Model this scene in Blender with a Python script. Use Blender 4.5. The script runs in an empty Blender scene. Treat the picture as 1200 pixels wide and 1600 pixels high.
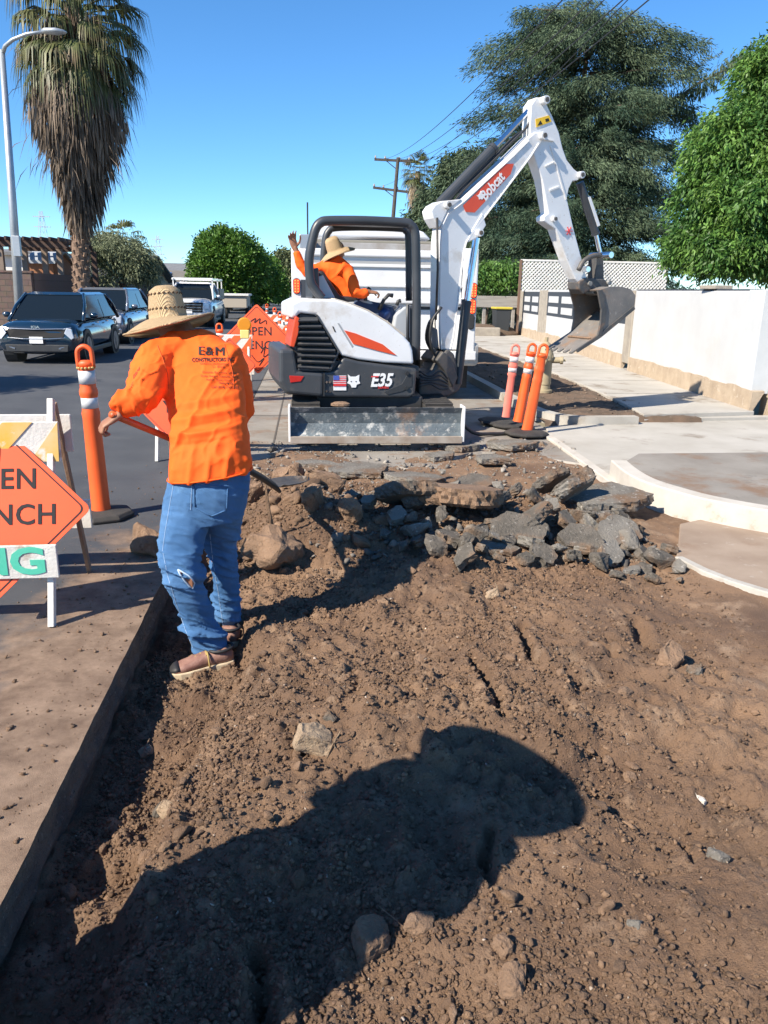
import bpy, bmesh, math, random
import numpy as np
from mathutils import Vector, Matrix, Euler
from mathutils.bvhtree import BVHTree
random.seed(7); RNG = np.random.default_rng(7)
scene = bpy.context.scene
COL = scene.collection
rad = math.radians

# ------------------------------------------------------------------ camera
CAM_H = 1.65; FPX = 1200.0
def basis(p, y, r):
    f = np.array([math.sin(y)*math.cos(p), math.cos(y)*math.cos(p), -math.sin(p)])
    rt = np.array([math.cos(y), -math.sin(y), 0.0]); up = np.cross(rt, f)
    c, s = math.cos(r), math.sin(r)
    return c*rt+s*up, -s*rt+c*up, f
PITCH, YAW, ROLL = rad(16.0775), rad(5.7638), rad(1.0)
BR, BU, BF = basis(PITCH, YAW, ROLL)
cam_data = bpy.data.cameras.new('camera'); cam = bpy.data.objects.new('camera', cam_data); COL.objects.link(cam)
cam.matrix_world = Matrix(((BR[0], BU[0], -BF[0], 0), (BR[1], BU[1], -BF[1], 0), (BR[2], BU[2], -BF[2], CAM_H), (0, 0, 0, 1)))
cam_data.sensor_fit = 'VERTICAL'; cam_data.sensor_height = 24; cam_data.lens = 18.0
cam_data.clip_start = 0.05; cam_data.clip_end = 6000
scene.camera = cam
# ------------------------------------------------------------------ light
SUN_EL, SUN_AZ = 40.0, 33.0     # shadows run towards SUN_AZ, measured from +X to +Y
d = Vector((math.cos(rad(SUN_AZ))*math.cos(rad(SUN_EL)), math.sin(rad(SUN_AZ))*math.cos(rad(SUN_EL)), -math.sin(rad(SUN_EL))))
sl = bpy.data.lights.new('sun', 'SUN'); sl.energy = 5.0; sl.angle = rad(0.5); sl.color = (1.0, 0.90, 0.76)
so = bpy.data.objects.new('sun', sl); COL.objects.link(so); so.rotation_euler = d.to_track_quat('-Z', 'Y').to_euler()
world = bpy.data.worlds.new('World'); scene.world = world; world.use_nodes = True
wn = world.node_tree; bg = wn.nodes['Background']
sky = wn.nodes.new('ShaderNodeTexSky'); sky.sky_type = 'NISHITA'; sky.sun_disc = False
sky.sun_elevation = rad(SUN_EL); sky.sun_rotation = math.atan2(-d.x, -d.y)
sky.air_density = 1.0; sky.dust_density = 0.0; sky.ozone_density = 4.0; sky.altitude = 2000
hsv = wn.nodes.new('ShaderNodeHueSaturation'); hsv.inputs['Saturation'].default_value = 1.12; hsv.inputs['Hue'].default_value = .497
wn.links.new(sky.outputs[0], hsv.inputs['Color']); tint = wn.nodes.new('ShaderNodeMix'); tint.data_type = 'RGBA'; tint.blend_type = 'MULTIPLY'; tint.inputs[0].default_value = 1.0; tint.inputs[7].default_value = (.74, .95, 1.06, 1)
wn.links.new(hsv.outputs[0], tint.inputs[6]); wn.links.new(tint.outputs[2], bg.inputs[0]); bg.inputs[1].default_value = 0.106
scene.view_settings.view_transform = 'Standard'; scene.view_settings.look = 'None'
scene.view_settings.exposure = 0.95; scene.view_settings.gamma = 1.0

# ------------------------------------------------------------------ picture helpers (photo pixels -> world points)
O = np.array([0, 0, CAM_H])
def ray(px, py): return (px-600)/FPX*BR-(py-800)/FPX*BU+BF
def G(px, py, z=0.0):
    r = ray(px, py); t = (z-CAM_H)/r[2]; return O+t*r
def AY(px, py, Y):
    r = ray(px, py); return O+Y/r[1]*r
class Plane:   # a vertical plane through (x0,y0) running in direction az (degrees from +X towards +Y)
    def __init__(s, x0, y0, az):
        s.o = np.array([x0, y0, 0.0]); s.u = np.array([math.cos(rad(az)), math.sin(rad(az)), 0]); s.n = np.array([-s.u[1], s.u[0], 0])  # n points away
    def p(s, px, py, off=0.0):
        r = ray(px, py); t = ((s.o-O)@s.n+off)/(r@s.n); return O+t*r

# ------------------------------------------------------------------ noise
def _hash(ix, iy, seed):
    n = (ix.astype(np.int64)*374761393+iy.astype(np.int64)*668265263+seed*1274126177) & 0xffffffff
    n = ((n ^ (n >> 13))*1274126177) & 0xffffffff
    return ((n ^ (n >> 16)) & 0xffff)/65535.0
def vnoise(x, y, seed=0):
    ix, iy = np.floor(x), np.floor(y); fx, fy = x-ix, y-iy
    fx = fx*fx*fx*(fx*(fx*6-15)+10); fy = fy*fy*fy*(fy*(fy*6-15)+10)
    a = _hash(ix, iy, seed); b = _hash(ix+1, iy, seed); c = _hash(ix, iy+1, seed); e = _hash(ix+1, iy+1, seed)
    return (a*(1-fx)+b*fx)*(1-fy)+(c*(1-fx)+e*fx)*fy*1.0
def fbm(x, y, oct=4, seed=0, gain=.5):
    t = 0; a = 1; s = 0
    for o in range(oct):
        t = t+a*(vnoise(x*2**o+17*o, y*2**o-9*o, seed+o)-.5); s += a; a *= gain
    return t/s*2
def noise3(P, sc, seed=0):
    return (vnoise(P[:, 0]*sc+P[:, 2]*sc*.7, P[:, 1]*sc+P[:, 2]*sc*.6, seed)+vnoise(P[:, 2]*sc+P[:, 1]*sc*.3, P[:, 0]*sc-P[:, 1]*sc*.5+5, seed+3)-1.0)

# ------------------------------------------------------------------ materials
def mat(name, c1, c2=None, scale=4.0, rough=.6, metal=0.0, bump=0.0, bscale=60.0, spot=None, coat=0.0, emis=None, estr=0, trans=0.0,
        contrast=(.35, .65), island=0.0, spec=None, stretch=None, detail=6):
    m = bpy.data.materials.new(name); m.use_nodes = True; nt = m.node_tree; N = nt.nodes; L = nt.links
    b = N['Principled BSDF']; b.inputs['Roughness'].default_value = rough; b.inputs['Metallic'].default_value = metal
    if spec is not None: b.inputs['Specular IOR Level'].default_value = spec
    if coat: b.inputs['Coat Weight'].default_value = coat; b.inputs['Coat Roughness'].default_value = .05
    tc = N.new('ShaderNodeTexCoord'); co = tc.outputs['Object']
    if stretch:
        mp = N.new('ShaderNodeMapping'); mp.inputs['Scale'].default_value = stretch; L.new(co, mp.inputs[0]); co = mp.outputs[0]
    def noise(sc, det=detail, rg=.6):
        n = N.new('ShaderNodeTexNoise'); n.inputs['Scale'].default_value = sc; n.inputs['Detail'].default_value = det; n.inputs['Roughness'].default_value = rg
        L.new(co, n.inputs['Vector']); return n.outputs['Fac']
    def ramp(src, a, c):
        r = N.new('ShaderNodeMapRange'); r.inputs[1].default_value = a; r.inputs[2].default_value = c; L.new(src, r.inputs[0]); return r.outputs[0]
    def mix(f, A, B):
        x = N.new('ShaderNodeMix'); x.data_type = 'RGBA'
        if isinstance(f, float): x.inputs[0].default_value = f
        else: L.new(f, x.inputs[0])
        for i, v in ((6, A), (7, B)):
            if isinstance(v, tuple): x.inputs[i].default_value = (*v[:3], 1)
            else: L.new(v, x.inputs[i])
        return x.outputs[2]
    col = tuple(c1)
    if c2 is not None: col = mix(ramp(noise(scale), *contrast), tuple(c1), tuple(c2))
    if spot:
        sp = spot if isinstance(spot, list) else [spot]
        for (sc_, ssc, t0, t1) in sp: col = mix(ramp(noise(ssc, 8, .65), t0, t1), col, tuple(sc_))
    if island:
        g = N.new('ShaderNodeNewGeometry'); hs = N.new('ShaderNodeHueSaturation')
        mr = N.new('ShaderNodeMapRange'); mr.inputs[3].default_value = 1-island; mr.inputs[4].default_value = 1+island
        L.new(g.outputs['Random Per Island'], mr.inputs[0]); L.new(mr.outputs[0], hs.inputs['Value'])
        if isinstance(col, tuple): hs.inputs['Color'].default_value = (*col, 1)
        else: L.new(col, hs.inputs['Color'])
        col = hs.outputs[0]
    if isinstance(col, tuple): b.inputs['Base Color'].default_value = (*col, 1)
    else: L.new(col, b.inputs['Base Color'])
    if bump:
        bp = N.new('ShaderNodeBump'); bp.inputs['Strength'].default_value = bump; bp.inputs['Distance'].default_value = .02
        L.new(noise(bscale, 10, .7), bp.inputs['Height']); L.new(bp.outputs[0], b.inputs['Normal'])
    if emis:
        b.inputs['Emission Color'].default_value = (*emis, 1); b.inputs['Emission Strength'].default_value = estr
    if trans:
        t = N.new('ShaderNodeBsdfTranslucent'); ms = N.new('ShaderNodeMixShader'); ms.inputs[0].default_value = trans
        if isinstance(col, tuple): t.inputs[0].default_value = (*col, 1)
        else: L.new(col, t.inputs[0])
        L.new(b.outputs[0], ms.inputs[1]); L.new(t.outputs[0], ms.inputs[2]); L.new(ms.outputs[0], N['Material Output'].inputs[0])
    return m
def brick_mat(name, c1, c2, mortar, scale, bw=.4, bh=.2, rot=(0, 0, 0), msize=.012, bump=.6):
    m = bpy.data.materials.new(name); m.use_nodes = True; nt = m.node_tree; N = nt.nodes; L = nt.links; b = N['Principled BSDF']
    tc = N.new('ShaderNodeTexCoord'); mp = N.new('ShaderNodeMapping'); mp.inputs['Rotation'].default_value = rot
    br = N.new('ShaderNodeTexBrick'); br.inputs['Color1'].default_value = (*c1, 1); br.inputs['Color2'].default_value = (*c2, 1); br.inputs['Mortar'].default_value = (*mortar, 1)
    br.inputs['Scale'].default_value = scale; br.inputs['Brick Width'].default_value = bw; br.inputs['Row Height'].default_value = bh; br.inputs['Mortar Size'].default_value = msize
    L.new(tc.outputs['Object'], mp.inputs[0]); L.new(mp.outputs[0], br.inputs['Vector'])
    n = N.new('ShaderNodeTexNoise'); n.inputs['Scale'].default_value = 6; L.new(tc.outputs['Object'], n.inputs['Vector'])
    x = N.new('ShaderNodeMix'); x.data_type = 'RGBA'; x.blend_type = 'MULTIPLY'; x.inputs[0].default_value = .35
    L.new(br.outputs[0], x.inputs[6]); L.new(n.outputs['Color'], x.inputs[7]); L.new(x.outputs[2], b.inputs['Base Color'])
    bp = N.new('ShaderNodeBump'); bp.inputs['Strength'].default_value = bump; bp.inputs['Distance'].default_value = -.01; L.new(br.outputs['Fac'], bp.inputs['Height']); L.new(bp.outputs[0], b.inputs['Normal'])
    b.inputs['Roughness'].default_value = .9
    return m

# ------------------------------------------------------------------ objects
ORG = {}
def tag(o, label=None, cat=None, group=None, kind=None):
    if label: o['label'] = label
    if cat: o['category'] = cat
    if group: o['group'] = group
    if kind: o['kind'] = kind
    return o
def thing(name, loc, label, cat, group=None):
    o = bpy.data.objects.new(name, None); COL.objects.link(o); o.location = loc; o.empty_display_size = .2
    ORG[o.name] = np.array(loc, float); return tag(o, label, cat, group)
def _origin(parent):
    return ORG[parent.name] if parent is not None and parent.name in ORG else np.zeros(3)
def link(name, me, m, parent=None, bevel=0, segs=2, smooth=False, org=None):
    o = bpy.data.objects.new(name, me); COL.objects.link(o)
    if m is not None:
        for mm in (m if isinstance(m, (list, tuple)) else [m]): me.materials.append(mm)
    if parent is not None:
        o.parent = parent; ORG[o.name] = _origin(parent)
    else: ORG[o.name] = np.zeros(3) if org is None else np.array(org, float)
    if smooth: me.polygons.foreach_set('use_smooth', [True]*len(me.polygons))
    if bevel:
        b = o.modifiers.new('bevel', 'BEVEL'); b.width = bevel; b.segments = segs; b.limit_method = 'ANGLE'; b.angle_limit = rad(35)
    return o
class MB:
    def __init__(s): s.v = []; s.f = []; s.mi = []; s.cur = 0
    def add(s, vs, fs):
        n = len(s.v); s.v += [tuple(map(float, q)) for q in vs]
        for f in fs: s.f.append(tuple(n+i for i in f)); s.mi.append(s.cur)
        return s
    def box(s, c, size, R=None):
        hx, hy, hz = [q/2 for q in size]; vs = [np.array([a*hx, b*hy, e*hz]) for a in (-1, 1) for b in (-1, 1) for e in (-1, 1)]
        if R is not None: M_ = np.array(R); vs = [M_@q for q in vs]
        return s.add([q+np.array(c) for q in vs], [(0, 1, 3, 2), (4, 6, 7, 5), (0, 4, 5, 1), (2, 3, 7, 6), (0, 2, 6, 4), (1, 5, 7, 3)])
    def box2(s, x0, x1, y0, y1, z0, z1): return s.box(((x0+x1)/2, (y0+y1)/2, (z0+z1)/2), (x1-x0, y1-y0, z1-z0))
    def bar(s, a, b, w, t, up=(0, 0, 1)):   # rectangular bar from a to b, w along side, t along up-ish
        a = np.array(a, float); b = np.array(b, float); ax = b-a; L = np.linalg.norm(ax); ax = ax/L
        side = np.cross(ax, np.array(up, float)); side /= np.linalg.norm(side)+1e-9; u = np.cross(side, ax)
        return s.box((a+b)/2, (w, L, t), np.array([side, ax, u]).T)
    def prism(s, pts, off):                 # closed outline of 3-D points pushed by vector off
        pts = [np.array(q, float) for q in pts]; n = len(pts); off = np.array(off, float)
        vs = pts+[q+off for q in pts]
        return s.add(vs, [tuple(range(n)), tuple(range(2*n-1, n-1, -1))]+[(i, i+n, (i+1) % n+n, (i+1) % n) for i in range(n)])
    def loft(s, rings, cap=True):
        n = len(rings[0]); base = len(s.v); vs = [q for r in rings for q in r]; fs = []
        for k in range(len(rings)-1):
            for i in range(n): fs.append((k*n+i, k*n+(i+1) % n, (k+1)*n+(i+1) % n, (k+1)*n+i))
        if cap: fs += [tuple(range(n-1, -1, -1)), tuple(range((len(rings)-1)*n, len(rings)*n))]
        return s.add(vs, fs)
    def tube(s, pts, r, n=10, sq=1.0):      # swept round tube; r scalar or list
        pts = [np.array(q, float) for q in pts]; R_ = list(np.interp(np.linspace(0, 1, len(pts)), np.linspace(0, 1, len(r)), r)) if hasattr(r, '__len__') else [r]*len(pts); rings = []; prev = None
        for i, q in enumerate(pts):
            t = pts[min(i+1, len(pts)-1)]-pts[max(i-1, 0)]; t = t/(np.linalg.norm(t)+1e-9)
            if prev is None:
                a = np.array([0, 0, 1.0]) if abs(t[2]) < .9 else np.array([0, 1.0, 0]); u = np.cross(t, a)
            else: u = prev-t*(prev@t)
            u /= np.linalg.norm(u); w = np.cross(t, u); prev = u
            rings.append([q+R_[i]*(math.cos(2*math.pi*k/n)*u+sq*math.sin(2*math.pi*k/n)*w) for k in range(n)])
        return s.loft(rings)
    def cyl(s, a, b, r, n=16, r2=None): return s.tube([a, b], [r, r if r2 is None else r2], n)
    def lathe(s, prof, c, n=24, axis=None, sx=1, sy=1):   # prof: (r, h) along axis
        c = np.array(c, float)
        if axis is None: u, w, t = np.array([1., 0, 0]), np.array([0, 1., 0]), np.array([0, 0, 1.])
        else:
            t = np.array(axis, float); t /= np.linalg.norm(t); a = np.array([0, 0, 1.0]) if abs(t[2]) < .9 else np.array([0, 1.0, 0]); u = np.cross(a, t); u /= np.linalg.norm(u); w = np.cross(t, u)
        return s.loft([[c+t*h+r*(sx*math.cos(2*math.pi*k/n)*u+sy*math.sin(2*math.pi*k/n)*w) for k in range(n)] for r, h in prof])
    def ball(s, c, r, n=12, R=None):
        r = np.array([r]*3 if not hasattr(r, '__len__') else r, float); rings = []
        for j in range(1, n):
            th = math.pi*j/n; rings.append([np.array([math.sin(th)*math.cos(2*math.pi*k/(2*n)), math.sin(th)*math.sin(2*math.pi*k/(2*n)), math.cos(th)])*r for k in range(2*n)])
        if R is not None: rings = [[np.array(R)@q for q in rr] for rr in rings]
        return s.loft([[q+np.array(c) for q in rr] for rr in rings])
    def mesh(s, name, org=(0, 0, 0)):
        me = bpy.data.meshes.new(name); v = np.array(s.v)-np.array(org)
        me.from_pydata([tuple(q) for q in v], [], s.f)
        bm = bmesh.new(); bm.from_mesh(me); bmesh.ops.recalc_face_normals(bm, faces=bm.faces); bm.to_mesh(me); bm.free()
        if any(s.mi): me.polygons.foreach_set('material_index', s.mi)
        me.update(); return me
    def build(s, name, m, parent=None, bevel=0, smooth=False, org=None, segs=2, auto=False):
        og = _origin(parent) if parent is not None else (np.zeros(3) if org is None else np.array(org, float))
        me = s.mesh(name, og); o = link(name, me, m, parent, bevel, segs, smooth, org)
        if parent is None and org is not None: o.location = org
        if auto:
            bm = bmesh.new(); bm.from_mesh(me)
            for f in bm.faces: f.smooth = True
            for e in bm.edges: e.smooth = not (len(e.link_faces) == 2 and e.calc_face_angle(0) > rad(38))
            bm.to_mesh(me); bm.free()
        return o
def npmesh(name, V, F, m, parent=None, smooth=False, org=None, mi=None):
    og = _origin(parent) if parent is not None else (np.zeros(3) if org is None else np.array(org, float))
    V = np.asarray(V, float)-og; F = np.asarray(F, np.int32); k = F.shape[1]; me = bpy.data.meshes.new(name)
    me.vertices.add(len(V)); me.vertices.foreach_set('co', V.ravel()); me.loops.add(F.size); me.loops.foreach_set('vertex_index', F.ravel())
    me.polygons.add(len(F)); me.polygons.foreach_set('loop_start', np.arange(len(F))*k); me.polygons.foreach_set('loop_total', np.full(len(F), k))
    if mi is not None: me.polygons.foreach_set('material_index', mi)
    me.update(calc_edges=True); me.validate()
    o = link(name, me, m, parent, smooth=smooth, org=org)
    if parent is None and org is not None: o.location = org
    return o
def copy_tree(o, parent=None):
    c = o.copy(); COL.objects.link(c); c.parent = parent
    for ch in list(o.children): copy_tree(ch, c)
    return c
def structure(o): o['kind'] = 'structure'; return o
def fuse(mb, voxel, smooth=3, fac=.5):
    me = mb.mesh('tmp'); o = bpy.data.objects.new('tmp', me); COL.objects.link(o)
    r = o.modifiers.new('r', 'REMESH'); r.mode = 'VOXEL'; r.voxel_size = voxel
    if smooth: q = o.modifiers.new('s', 'SMOOTH'); q.iterations = smooth; q.factor = fac
    dg = bpy.context.evaluated_depsgraph_get(); dg.update(); me2 = bpy.data.meshes.new_from_object(o.evaluated_get(dg))
    bpy.data.objects.remove(o); bpy.data.meshes.remove(me); return me2
def co_of(me):
    a = np.empty(len(me.vertices)*3); me.vertices.foreach_get('co', a); return a.reshape(-1, 3)
def nrm_of(me):
    a = np.empty(len(me.vertices)*3); me.vertices.foreach_get('normal', a); return a.reshape(-1, 3)
def put_fused(me, name, m, parent, disp=None, smooth=True):
    V = co_of(me)
    if disp is not None: V = V+nrm_of(me)*disp(V)[:, None]
    V = V-_origin(parent); me.vertices.foreach_set('co', V.ravel()); me.name = name; me.materials.clear(); me.update()
    return link(name, me, m, parent, smooth=smooth)
def text_verts(body, size=1.0, extrude=0.0, offset=0.0, align='CENTER', shear=0.0, space=1.0):
    cu = bpy.data.curves.new('t', 'FONT'); cu.body = body; cu.size = size; cu.extrude = extrude; cu.offset = offset
    cu.align_x = align; cu.align_y = 'CENTER'; cu.shear = shear; cu.space_character = space; cu.resolution_u = 3
    o = bpy.data.objects.new('t', cu); COL.objects.link(o); dg = bpy.context.evaluated_depsgraph_get(); dg.update()
    me = bpy.data.meshes.new_from_object(o.evaluated_get(dg)); bpy.data.objects.remove(o)
    V = co_of(me); F = [tuple(p.vertices) for p in me.polygons]; bpy.data.meshes.remove(me); return V, F
def text(body, c, u, v, size, m, parent, name='lettering', offset=0.0, xs=1.0, extrude=.0015, shear=0.0, align='CENTER', space=1.0):
    V, F = text_verts(body, 1.0, extrude/size, offset, align, shear, space); u = np.array(u, float); u /= np.linalg.norm(u); v = np.array(v, float); v = v-u*(u@v); v /= np.linalg.norm(v); w = np.cross(u, v)
    mb = MB(); mb.add([np.array(c)+u*q[0]*size*xs+v*q[1]*size+w*q[2]*size for q in V], F); return mb.build(name, m, parent)
def flat(pts, z=0.0): return [(q[0], q[1], z) for q in pts]
def leafmesh(C, D, ln, wd, side=None, bend=0.25):
    """diamond leaves: base C, direction D (N,3), length ln (N,), width wd (N,)"""
    n = len(C); D = D/(np.linalg.norm(D, axis=1)[:, None]+1e-9)
    if side is None: side = RNG.normal(size=(n, 3))
    S = np.cross(D, side); S /= (np.linalg.norm(S, axis=1)[:, None]+1e-9)
    ln = np.broadcast_to(ln, (n,))[:, None]; wd = np.broadcast_to(wd, (n,))[:, None]
    mid = C+D*ln*.5; tip = C+D*ln; tip = tip-np.array([0, 0, 1])*ln*bend
    V = np.stack([C, mid+S*wd*.5, tip, mid-S*wd*.5], 1).reshape(-1, 3); F = np.arange(n*4).reshape(-1, 4); return V, F
# ------------------------------------------------------------------ ground materials
m_asph = mat('asphalt', (.052, .054, .058), (.075, .077, .08), 1.6, .9, bump=.5, bscale=220, spot=[((.11, .105, .095), .9, .56, .72), ((.1, .08, .062), 3.5, .6, .75)])
m_asph_far = mat('asphalt_edge', (.10, .085, .07), (.20, .145, .10), 7, .95, bump=1.0, bscale=70, spot=[((.28, .22, .17), 40, .6, .68), ((.045, .04, .036), 30, .62, .7), ((.24, .17, .115), 2.5, .54, .66)])
m_conc = mat('concrete', (.43, .41, .37), (.35, .33, .29), 1.3, .9, bump=.35, bscale=120, spot=[((.2, .165, .125), 1.1, .55, .68), ((.42, .4, .37), 9, .62, .75)])
m_conc2 = mat('concrete_dusty', (.27, .25, .22), (.2, .18, .155), 1.8, .92, bump=.4, bscale=110, spot=[((.2, .13, .085), 2.2, .52, .66), ((.12, .115, .105), 5, .62, .72)])
m_conc_white = mat('concrete_new', (.52, .49, .44), (.43, .40, .35), 3, .85, bump=.25, bscale=140, spot=[((.33, .25, .18), 6, .6, .75)])
m_soil = mat('dirt', (.275, .172, .104), (.145, .086, .053), 1.3, .97, bump=1.0, bscale=120, spot=[((.38, .262, .172), 4.5, .54, .72), ((.12, .075, .048), 2.2, .56, .72), ((.36, .29, .23), 75, .68, .74), ((.08, .05, .035), 48, .66, .74)])
m_clod = mat('dirt_clod', (.27, .172, .106), (.16, .098, .062), 9, .97, bump=.9, bscale=160, island=.32, spot=[((.31, .22, .155), 30, .58, .75)])
m_grit = mat('grit', (.2, .15, .11), (.33, .28, .23), 20, .9, island=.45)
m_park = mat('parkway_soil', (.16, .105, .07), (.09, .065, .045), 4, .97, bump=.8, bscale=60, spot=[((.25, .2, .15), 14, .6, .72)])
m_lot = mat('far_ground', (.24, .2, .14), (.16, .15, .1), .4, .95, bump=.3, bscale=10)

# asphalt of the traffic lane with the dusty brown stain beside the cut
def road_mat():
    m = mat('road', (.05, .054, .062), (.072, .076, .083), 1.2, .88, bump=.45, bscale=230, spot=[((.1, .1, .098), 2.0, .60, .78), ((.125, .12, .115), 40, .66, .74)])
    nt = m.node_tree; N = nt.nodes; L = nt.links; b = N['Principled BSDF']; src = b.inputs['Base Color'].links[0].from_socket
    tc = N.new('ShaderNodeTexCoord'); sx = N.new('ShaderNodeSeparateXYZ'); L.new(tc.outputs['Object'], sx.inputs[0])
    def math_(op, a, c=None):
        n = N.new('ShaderNodeMath'); n.operation = op
        for i, v in enumerate([a, c]):
            if v is None: continue
            if isinstance(v, (int, float)): n.inputs[i].default_value = v
            else: L.new(v, n.inputs[i])
        return n.outputs[0]
    n1 = N.new('ShaderNodeTexNoise'); n1.inputs['Scale'].default_value = 2.2; n1.inputs['Detail'].default_value = 9; n1.inputs['Roughness'].default_value = .62; L.new(tc.outputs['Object'], n1.inputs[0])
    # stain strength grows towards the cut edge (x -> -0.85) and towards the camera
    gx = N.new('ShaderNodeMapRange'); gx.inputs[1].default_value = -1.95; gx.inputs[2].default_value = -1.05; L.new(sx.outputs[0], gx.inputs[0])
    gy = N.new('ShaderNodeMapRange'); gy.inputs[1].default_value = 6.3; gy.inputs[2].default_value = 4.4; L.new(sx.outputs[1], gy.inputs[0])
    s = math_('MULTIPLY', gx.outputs[0], gy.outputs[0]); s = math_('ADD', math_('MULTIPLY', s, 1.15), math_('MULTIPLY', math_('SUBTRACT', n1.outputs[0], .5), 1.7))
    r = N.new('ShaderNodeMapRange'); r.inputs[1].default_value = .42; r.inputs[2].default_value = .8; L.new(s, r.inputs[0])
    n2 = N.new('ShaderNodeTexNoise'); n2.inputs['Scale'].default_value = 6; n2.inputs['Detail'].default_value = 14; n2.inputs['Roughness'].default_value = .72; L.new(tc.outputs['Object'], n2.inputs[0])
    dc = N.new('ShaderNodeMix'); dc.data_type = 'RGBA'; dc.inputs[6].default_value = (.135, .088, .058, 1); dc.inputs[7].default_value = (.27, .19, .132, 1)
    mr2 = N.new('ShaderNodeMapRange'); mr2.inputs[1].default_value = .38; mr2.inputs[2].default_value = .64; L.new(n2.outputs[0], mr2.inputs[0]); L.new(mr2.outputs[0], dc.inputs[0])
    x = N.new('ShaderNodeMix'); x.data_type = 'RGBA'; L.new(r.outputs[0], x.inputs[0]); L.new(src, x.inputs[6]); L.new(dc.outputs[2], x.inputs[7]); L.new(x.outputs[2], b.inputs['Base Color'])
    return m
m_road = road_mat()

EDGE = -0.86
# ------------------------------------------------------------------ ground sheet with a hole where the street is dug up
V = []; xs = [-3000, EDGE-.25, 6.3, 3000]; ys = [-3000, -3, 9.0, 4000]
mb = MB()
for i in range(3):
    for j in range(3):
        if (i, j) == (1, 1): continue
        mb.add([(xs[i], ys[j], -.03), (xs[i+1], ys[j], -.03), (xs[i+1], ys[j+1], -.03), (xs[i], ys[j+1], -.03)], [(0, 1, 2, 3)])
structure(mb.build('ground', m_lot))

# road slab: ragged saw-cut edge along the dug strip
mb = MB(); ed = []
yy = np.concatenate([np.arange(-3, 8.6, .045)])
for y in yy: ed.append((EDGE+.006*fbm(np.array([y*3]), np.array([0.3]), 3, 5)[0]+.004*fbm(np.array([y*14]), np.array([2.3]), 3, 6)[0], y))
ed.append((EDGE, 600.0)); n = len(ed)
mb.add([(-8.0, y, 0) for x, y in ed]+[(-1.6, y, 0) for x, y in ed]+[(x, y, 0) for x, y in ed], [(k*n+i, (k+1)*n+i, (k+1)*n+i+1, k*n+i+1) for k in (0, 1) for i in range(n-1)]); ed = ed[:-1]
road = structure(mb.build('road', m_road))
mb = MB(); n = len(ed); vs = []; rows = 14
for k in range(rows+1):
    z = -.0-k*.3/rows
    for i, (x, y) in enumerate(ed):
        o = 0 if k == 0 else .012*fbm(np.array([y*6.0]), np.array([k*.55]), 4, 71)[0]+.006*(random.random()-.5)-.0015*k+(.012 if 5 < k < 8 else 0)
        vs.append((x+o, y, z))
fs = [(k*n+i, k*n+i+1, (k+1)*n+i+1, (k+1)*n+i) for k in range(rows) for i in range(n-1)]
structure(mb.add(vs, fs).build('road_edge', m_asph_far, smooth=False))

# concrete parking lane beyond the dig, with a broken near edge
def broken(pts_x, y0, amp, seed):
    return [(x, y0+amp*fbm(np.array([x*1.6]), np.array([.7]), 4, seed)[0]) for x in pts_x]
bx = np.arange(EDGE+.012, 2.95, .05); near = broken(bx, 7.55, .9, 11)
mb = MB(); pts = [(x, y, .0) for x, y in near]
mb.add(pts+[(2.98, 9.0, 0), (3.06, 12, 0), (3.06, 300, 0), (EDGE+.012, 300, 0)], [tuple(range(len(pts)+4))])
structure(mb.build('parking_lane', m_conc2))
mb = MB(); pts2 = [(x, y, -.16) for x, y in near]; n = len(pts)
structure(mb.add(pts+pts2, [(i, i+1, n+i+1, n+i) for i in range(n-1)]).build('parking_lane_edge', m_conc))
mb = MB()   # joints in the lane
for y in (10.4, 13.6, 17.0, 21, 25, 30): mb.add([(EDGE+.02, y, .004), (3.04, y, .004), (3.04, y+.03, .004), (EDGE+.02, y+.03, .004)], [(0, 1, 2, 3)])
mb.add([(.42, 8.3, .004), (.445, 8.3, .004), (.445, 60, .004), (.42, 60, .004)], [(0, 1, 2, 3)])
mb.add([(-.40, 8.5, .004), (-.38, 8.5, .004), (-.38, 60, .004), (-.40, 60, .004)], [(0, 1, 2, 3)])
structure(mb.build('lane_joints', mat('joint', (.09, .08, .07), rough=1)))

# ------------------------------------------------------------------ dug ground as a real height field
def gauss(x, y, cx, cy, sx, sy, rot=0):
    c, s = math.cos(rad(rot)), math.sin(rad(rot)); u = (x-cx)*c+(y-cy)*s; v = -(x-cx)*s+(y-cy)*c
    return np.exp(-(u/sx)**2-(v/sy)**2)
def seg_dist(x, y, a, b):
    ax, ay = a; bx_, by = b; dx, dy = bx_-ax, by-ay; t = np.clip(((x-ax)*dx+(y-ay)*dy)/(dx*dx+dy*dy), 0, 1)
    return np.hypot(x-ax-t*dx, y-ay-t*dy)
def sst(a, b, x): t = np.clip((x-a)/(b-a), 0, 1); return t*t*(3-2*t)
CR = []
for pl, w, dp in (([(735, 1050), (752, 1075), (772, 1115), (786, 1155)], .022, .06), ([(765, 1310), (758, 1345), (768, 1395)], .016, .045), ([(812, 1005), (818, 1035), (835, 1058)], .022, .06),
               ([(395, 1500), (408, 1545), (412, 1620)], .022, .06), ([(545, 1075), (560, 1110), (600, 1105)], .022, .04), ([(990, 985), (1010, 1010)], .035, .06), ([(930, 1030), (960, 1050)], .025, .05),
               ([(1070, 1320), (1085, 1350)], .015, .03), ([(1060, 1045), (1095, 1055)], .02, .04), ([(1115, 1060), (1128, 1075)], .02, .04), ([(880, 1260), (905, 1300)], .012, .02)):
    q = [G(a, b, -.1) for a, b in pl]
    for i in range(len(q)-1): CR.append((tuple(q[i][:2]), tuple(q[i+1][:2]), w, dp))
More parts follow.
